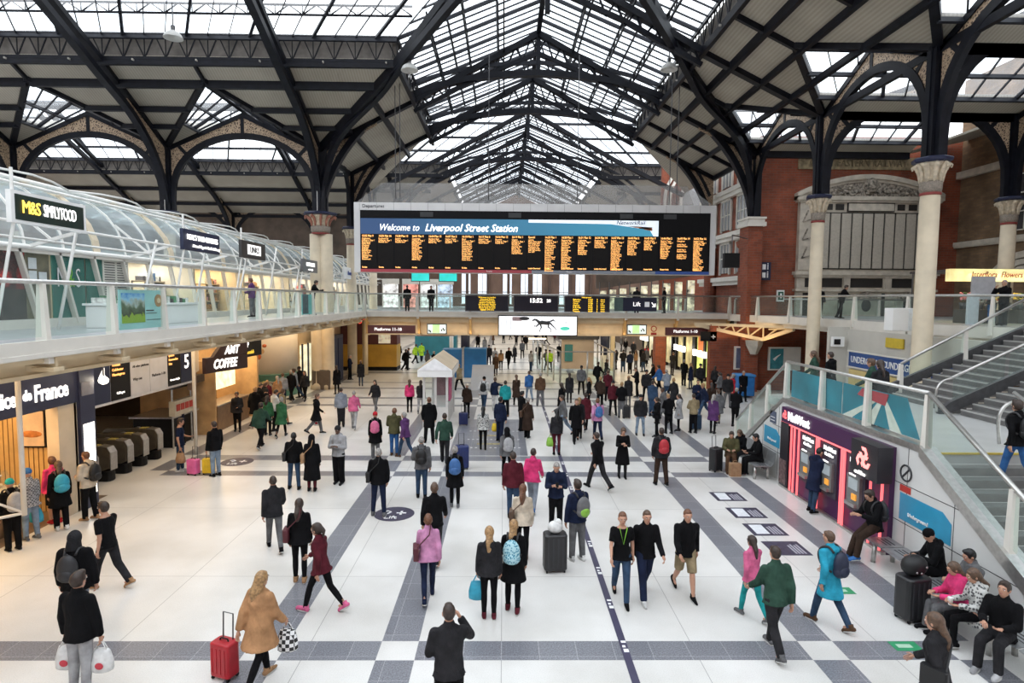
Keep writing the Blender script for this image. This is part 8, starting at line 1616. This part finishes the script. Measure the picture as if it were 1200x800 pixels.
suitcase(G(541, 549), .46, .34, .78, (.012, .025, .12), 10, 'navy tall suitcase pulled by the green jumper')
suitcase(G(543, 498), .40, .28, .56, (.012, .02, .09), 0, 'navy small suitcase beside the kiosk')
suitcase((7.25, 10.1, 0), .50, .36, .80, (.014, .014, .016), 12, 'black suitcase in front of the bench with a holdall on top', False, True)
t = thing('holdall', 'black holdall standing on the suitcase by the bench', 'bag', (7.25, 10.1, .82)); T = Matrix.Translation((7.25, 10.1, .80)) @ Matrix.Rotation(R(12), 4, 'Z'); MB(T).ell((0, 0, .18), (.24, .17, .19), 14, 8).build('bag_body', bagmat('black'), t, smooth=True); MB(T).tube([(-.12, 0, .3), (-.08, 0, .42), (.08, 0, .42), (.12, 0, .3)], .014, 6).build('bag_handle', bagmat('char'), t); s = MB(T); [s.ell((a, -.16, z), (.02, .012, .02), 8, 5) for a, z in ((-.1, .12), (.1, .2), (.0, .1))]; s.build('bag_buckle', steel, t)
suitcase(G(815, 503), .46, .32, .66, (.02, .05, .10), 0, 'slate blue suitcase near the crowd right of the blurred walkers')
suitcase(G(734, 490), .36, .26, .60, (.02, .02, .022), 0, 'dark cabin suitcase in the middle crowd')
suitcase((7.0, 19.2, 0), .4, .3, .78, (.016, .016, .018), 30, 'black upright suitcase at the far end of the slatted bench')
t = thing('paper_bag', 'brown paper bag on the floor beside the slatted bench', 'bag', (7.4, 18.7, 0)); MB().rbox(7.25, 18.55, 0, 7.6, 18.75, .42, .02).build('bag_body', bagmat('tan'), t); MB().tube([(7.35, 18.65, .42), (7.38, 18.65, .5), (7.48, 18.65, .5), (7.5, 18.65, .42)], .008, 6).build('bag_handle', bagmat('tan'), t)
t = thing('coffee_cup', 'paper cup standing on the bench at the lower right corner', 'cup', (7.75, 8.9, .46)); MB().lathe([(.03, .465), (.042, .58)], 7.75, 8.92, 12).build('cup_body', mat('cup_brown', (.1, .06, .04)), t, smooth=True); MB().lathe([(.044, .58), (.04, .6)], 7.75, 8.92, 12).build('cup_lid', white, t, smooth=True)
# ---------------------------------------------------------------- the distant crowd
CROWD = '''
262,462,m,black,black 271,458,f,brown,black 282,470,m,black,black 290,478,f,tan,denim 299,500,m,black,black 306,525,m,dgreen,black 314,510,f,green,black 322,505,m,white,black 331,498,f,khaki,tan 303,475,m,steel,navy 316,472,m,steel,denim
333,466,m,black,black 268,500,m,black,grey 255,490,f,char,black
205,470,m,black,black 437,434,m,black,black 447,432,m,char,black 456,430,f,black,black 468,425,m,black,char 487,426,m,hivis,black 494,424,m,hivis,navy 501,434,f,grey,grey 508,438,m,black,dbrown
528,412,m,navy,lgrey 535,400,m,char,char 555,458,m,khaki,black 563,440,f,brown,black 573,428,m,char,navy 580,430,f,lgrey,black 587,434,f,tan,black 596,432,m,black,black 603,425,f,char,black
612,420,m,grey,black 616,410,m,black,black 622,435,f,lgrey,denim 631,427,m,black,black 640,434,m,grey,char 655,424,f,black,char 660,420,m,char,denim 666,428,m,blue,denim 671,430,f,navy,char 674,436,m,hivis,black
605,405,m,char,black 612,400,f,black,black 628,402,m,navy,black 640,405,m,black,black 650,402,f,maroon,black 590,402,m,black,char 578,404,f,brown,black 598,398,m,black,black 636,398,m,char,black 648,396,f,navy,black
658,490,f,black,grey 667,472,f,char,black 681,462,m,grey,black 690,478,f,black,black 703,480,m,dbrown,black 712,470,m,maroon,black 718,487,m,maroon,black 728,490,m,black,grey 736,476,f,char,grey
722,433,f,char,black 730,436,m,char,denim 738,438,m,navy,black 745,434,f,tan,grey 752,430,m,black,black 760,426,f,red,black 770,430,m,brown,char 778,432,f,black,black 786,436,m,char,denim 795,430,f,grey,black
746,465,m,black,black 757,470,m,char,black 765,455,f,black,black 772,462,m,blue,black 781,470,m,steel,denim 789,480,f,char,black 764,488,m,denim,denim 777,496,m,grey,grey 795,505,f,lgrey,black 808,508,m,khaki,black 817,486,m,navy,navy
801,452,m,black,black 809,456,f,navy,denim 820,460,m,char,black 826,488,f,dbrown,ldenim 834,490,m,navy,denim 843,470,f,grey,black 852,478,m,char,grey 861,500,m,black,black 846,498,f,grey,khaki 858,474,f,red,black
812,440,m,char,char 824,436,f,black,black 836,432,m,brown,black 846,440,f,char,grey 856,448,m,navy,black 806,426,m,black,black 818,422,f,grey,black 829,424,m,char,denim 790,418,m,black,black 800,414,f,maroon,black
742,420,m,char,black 752,415,f,black,black 764,412,m,navy,black 776,416,f,brown,black 718,418,m,black,black 728,412,f,grey,black 690,398,m,black,black 700,402,f,char,black 668,404,m,navy,black 680,408,m,black,black
395,462,f,black,black 410,445,m,navy,black 423,452,f,char,denim 545,412,f,black,black 520,404,m,char,black 560,410,m,black,black 568,414,f,lgrey,black 700,455,m,black,black 710,448,f,char,grey 697,520,f,char,black
660,510,m,grey,ldenim 686,505,f,maroon,black 750,510,m,char,ldenim 765,512,f,black,black 783,508,m,black,black 835,508,f,purple,black 870,470,m,black,black 880,460,f,char,black 868,448,m,grey,black
240,505,f,char,black 231,498,m,grey,black 248,478,m,black,black 330,512,f,green,black 292,492,f,maroon,denim 345,470,f,char,black
'''
adj = {'m': 'jacket', 'f': 'coat'}; cn = dict(char='charcoal', hivis='neon yellow', steel='blue grey', dgreen='dark green', lgrey='light grey', dbrown='dark brown', ldenim='pale denim', khaki='khaki')
def zone(x, y):
    if x < -9: return 'in the crowd outside the coffee shop' if y < 36 else 'near the mustard yellow stall'
    if x < -4.5: return 'beyond the kiosk near the white post'
    if y > 62: return 'far away under the horse screen'
    if x < 2.6: return 'in the distance beyond the blue display unit' if y > 38 else 'in the middle distance beside the purple tape'
    if y > 46: return 'in the far crowd by the arcade shops'
    if y > 34: return 'in the crowd beside the brick pier'
    if x > 7.5: return 'in the crowd near the slatted bench'
    return 'in the crowd right of the purple tape'
OBST = [(-12.7, -8.0, 45.6, 47.7), (13.0, 15, 37.5, 80), (-4.5, -1.0, 41.7, 43.6), (-2.2, -.4, 36, 38.8), (-8.8, -4.4, 57.6, 60.2), (-3.8, -2.1, 25.3, 29.6), (-13, -11.5, 24.3, 28), (13.3, 14.8, 33.7, 37.6), (-11.8, -10.3, 35.9, 37.3), (11.3, 12.5, 44.6, 45.8), (7.3, 8.8, 44.6, 45.6), (-3.3, -2.4, 44.1, 45.1), (4.0, 7.4, 45.6, 47.7), (-15.4, -11.8, 32.8, 36.4), (-4.7, -3.3, 45.4, 46.9), (8.3, 13.5, 8, 22.2), (-13.8, -11.8, 28.8, 32.2), (-11.2, -10.7, 20.9, 21.4)]
taken = [(q[1].x, q[1].y) for q in PEOPLE]
def clear(p):
    for k in range(60):
        hit = [o for o in OBST if o[0]-.3 < p.x < o[1]+.3 and o[2]-.3 < p.y < o[3]+.3]
        if hit: o = hit[0]; p.x = o[0]-.45 if o[0] > 6 or p.x < (o[0]+o[1])/2 and o[0] > -8 else o[1]+.45
        near = [t for t in taken if (t[0]-p.x)**2+(t[1]-p.y)**2 < .40]
        if not hit and not near: break
        if near: p.x += .17*(1 if k % 2 else 1) if p.x > near[0][0] else -.17; p.y += .07
    taken.append((p.x, p.y)); return p
rows = [r.split(',') for r in CROWD.split()]; rr = random.Random(3); made = {}
specs = []
for k, (px, py, sx, tc_, bc) in enumerate(rows):
    p = G(int(px), int(py)); cand = [i for i, q in enumerate(POOLSPEC) if q[1] == sx]; i = cand[rr.randrange(len(cand))]
    if p.y > 84: continue
    p = clear(p)
    face = rr.choice((0, 10, -15, 180, 170, 195, 90, -90, 45, -40)); ht = (1.76 if sx == 'm' else 1.66)+rr.uniform(-.05, .05); hc = rr.choice(('hair', 'brown', 'dbrown', 'hair', 'blonde', 'hgrey')); sk = rr.choice(('skin', 'skin', 'skin', 'skin2', 'skin3'))
    doing = {'stand': 'standing', 'hold': 'standing', 'wide': 'standing', 'cross': 'standing', 'phone': 'standing', 'carry': 'standing'}.get(POOLSPEC[i][0], 'walking')
    gn = {'coat': 'coat', 'puffer': 'padded jacket', 'suit': 'jacket'}.get(POOLSPEC[i][2], 'jacket'); lb = 'person in a %s %s %s %s' % (cn.get(tc_, tc_), gn, doing, zone(p.x, p.y)); made[lb] = made.get(lb, 0)+1
    specs.append((i, p, face, ht, sk, tc_, bc, hc, lb, POOLSPEC[i][2], POOLSPEC[i][4]))
for i, p, face, ht, sk, tc_, bc, hc, lb, tp, hr in specs:
    me, jt = POOL[i]
    put(me, jt, p, face, ht, dict(skin=cm(sk, 'skin'), top=cm(tc_), bottom=cm(bc), hair=cm(hc, 'hair') if hr != 'beanie' else cm('char'), shoe=cm('char'), topname={'coat': 'coat', 'puffer': 'padded_jacket'}.get(tp, 'jacket')), lb, 'people '+lb.split(' ', 4)[-1] if made[lb] > 1 else None)
for x, y, z, f, tc_, lb in ((10.6, 39.4, 4.7, 90, 'black', 'person in a black jacket on the footbridge nearest the brick pier'), (8.9, 40, 4.7, 0, 'char', 'person in a charcoal coat on the footbridge right of the lift sign'), (-4.9, 40.5, 4.7, 180, 'black', 'person in black on the footbridge just past the balcony corner'), (-6.4, 39.8, 4.7, 10, 'black', 'person in black at the balcony corner before the bridge'), (-12.2, 22.5, 0, 90, 'navy', 'person in navy uniform standing behind the ticket gates')):
    me, jt = POOL[0]; put(me, jt, (x, y, z), f, 1.76, dict(skin=cm('skin', 'skin'), top=cm(tc_), bottom=cm('black'), hair=cm('hair', 'hair'), shoe=cm('char'), topname='jacket'), lb)
# ---------------------------------------------------------------- light
sc = bpy.context.scene
wd = bpy.data.worlds.new('sky'); sc.world = wd; wd.use_nodes = True; nt = wd.node_tree
bg = nt.nodes['Background']; tc = N(nt, 'TexCoord'); no = N(nt, 'TexNoise', Scale=2.2, Detail=5.)
rp = N(nt, 'ValToRGB'); e = rp.color_ramp.elements; e[0].position = .3; e[0].color = (.80, .87, .95, 1); e[1].position = .65; e[1].color = (1, 1, 1, 1)
nt.links.new(tc.outputs['Generated'], no.inputs['Vector']); nt.links.new(no.outputs['Fac'], rp.inputs['Fac']); nt.links.new(rp.outputs[0], bg.inputs['Color'])
bg.inputs['Strength'].default_value = WORLD
sc.view_settings.view_transform = 'Standard'; sc.view_settings.look = 'None'; sc.view_settings.gamma = 1; sc.view_settings.use_curve_mapping = False
sc.view_settings.exposure = EXPO
sc.cycles.use_denoising = True; sc.cycles.max_bounces = 6; sc.cycles.transparent_max_bounces = 16; sc.cycles.diffuse_bounces = 3; sc.cycles.glossy_bounces = 3
sc.cycles.sample_clamp_indirect = 6
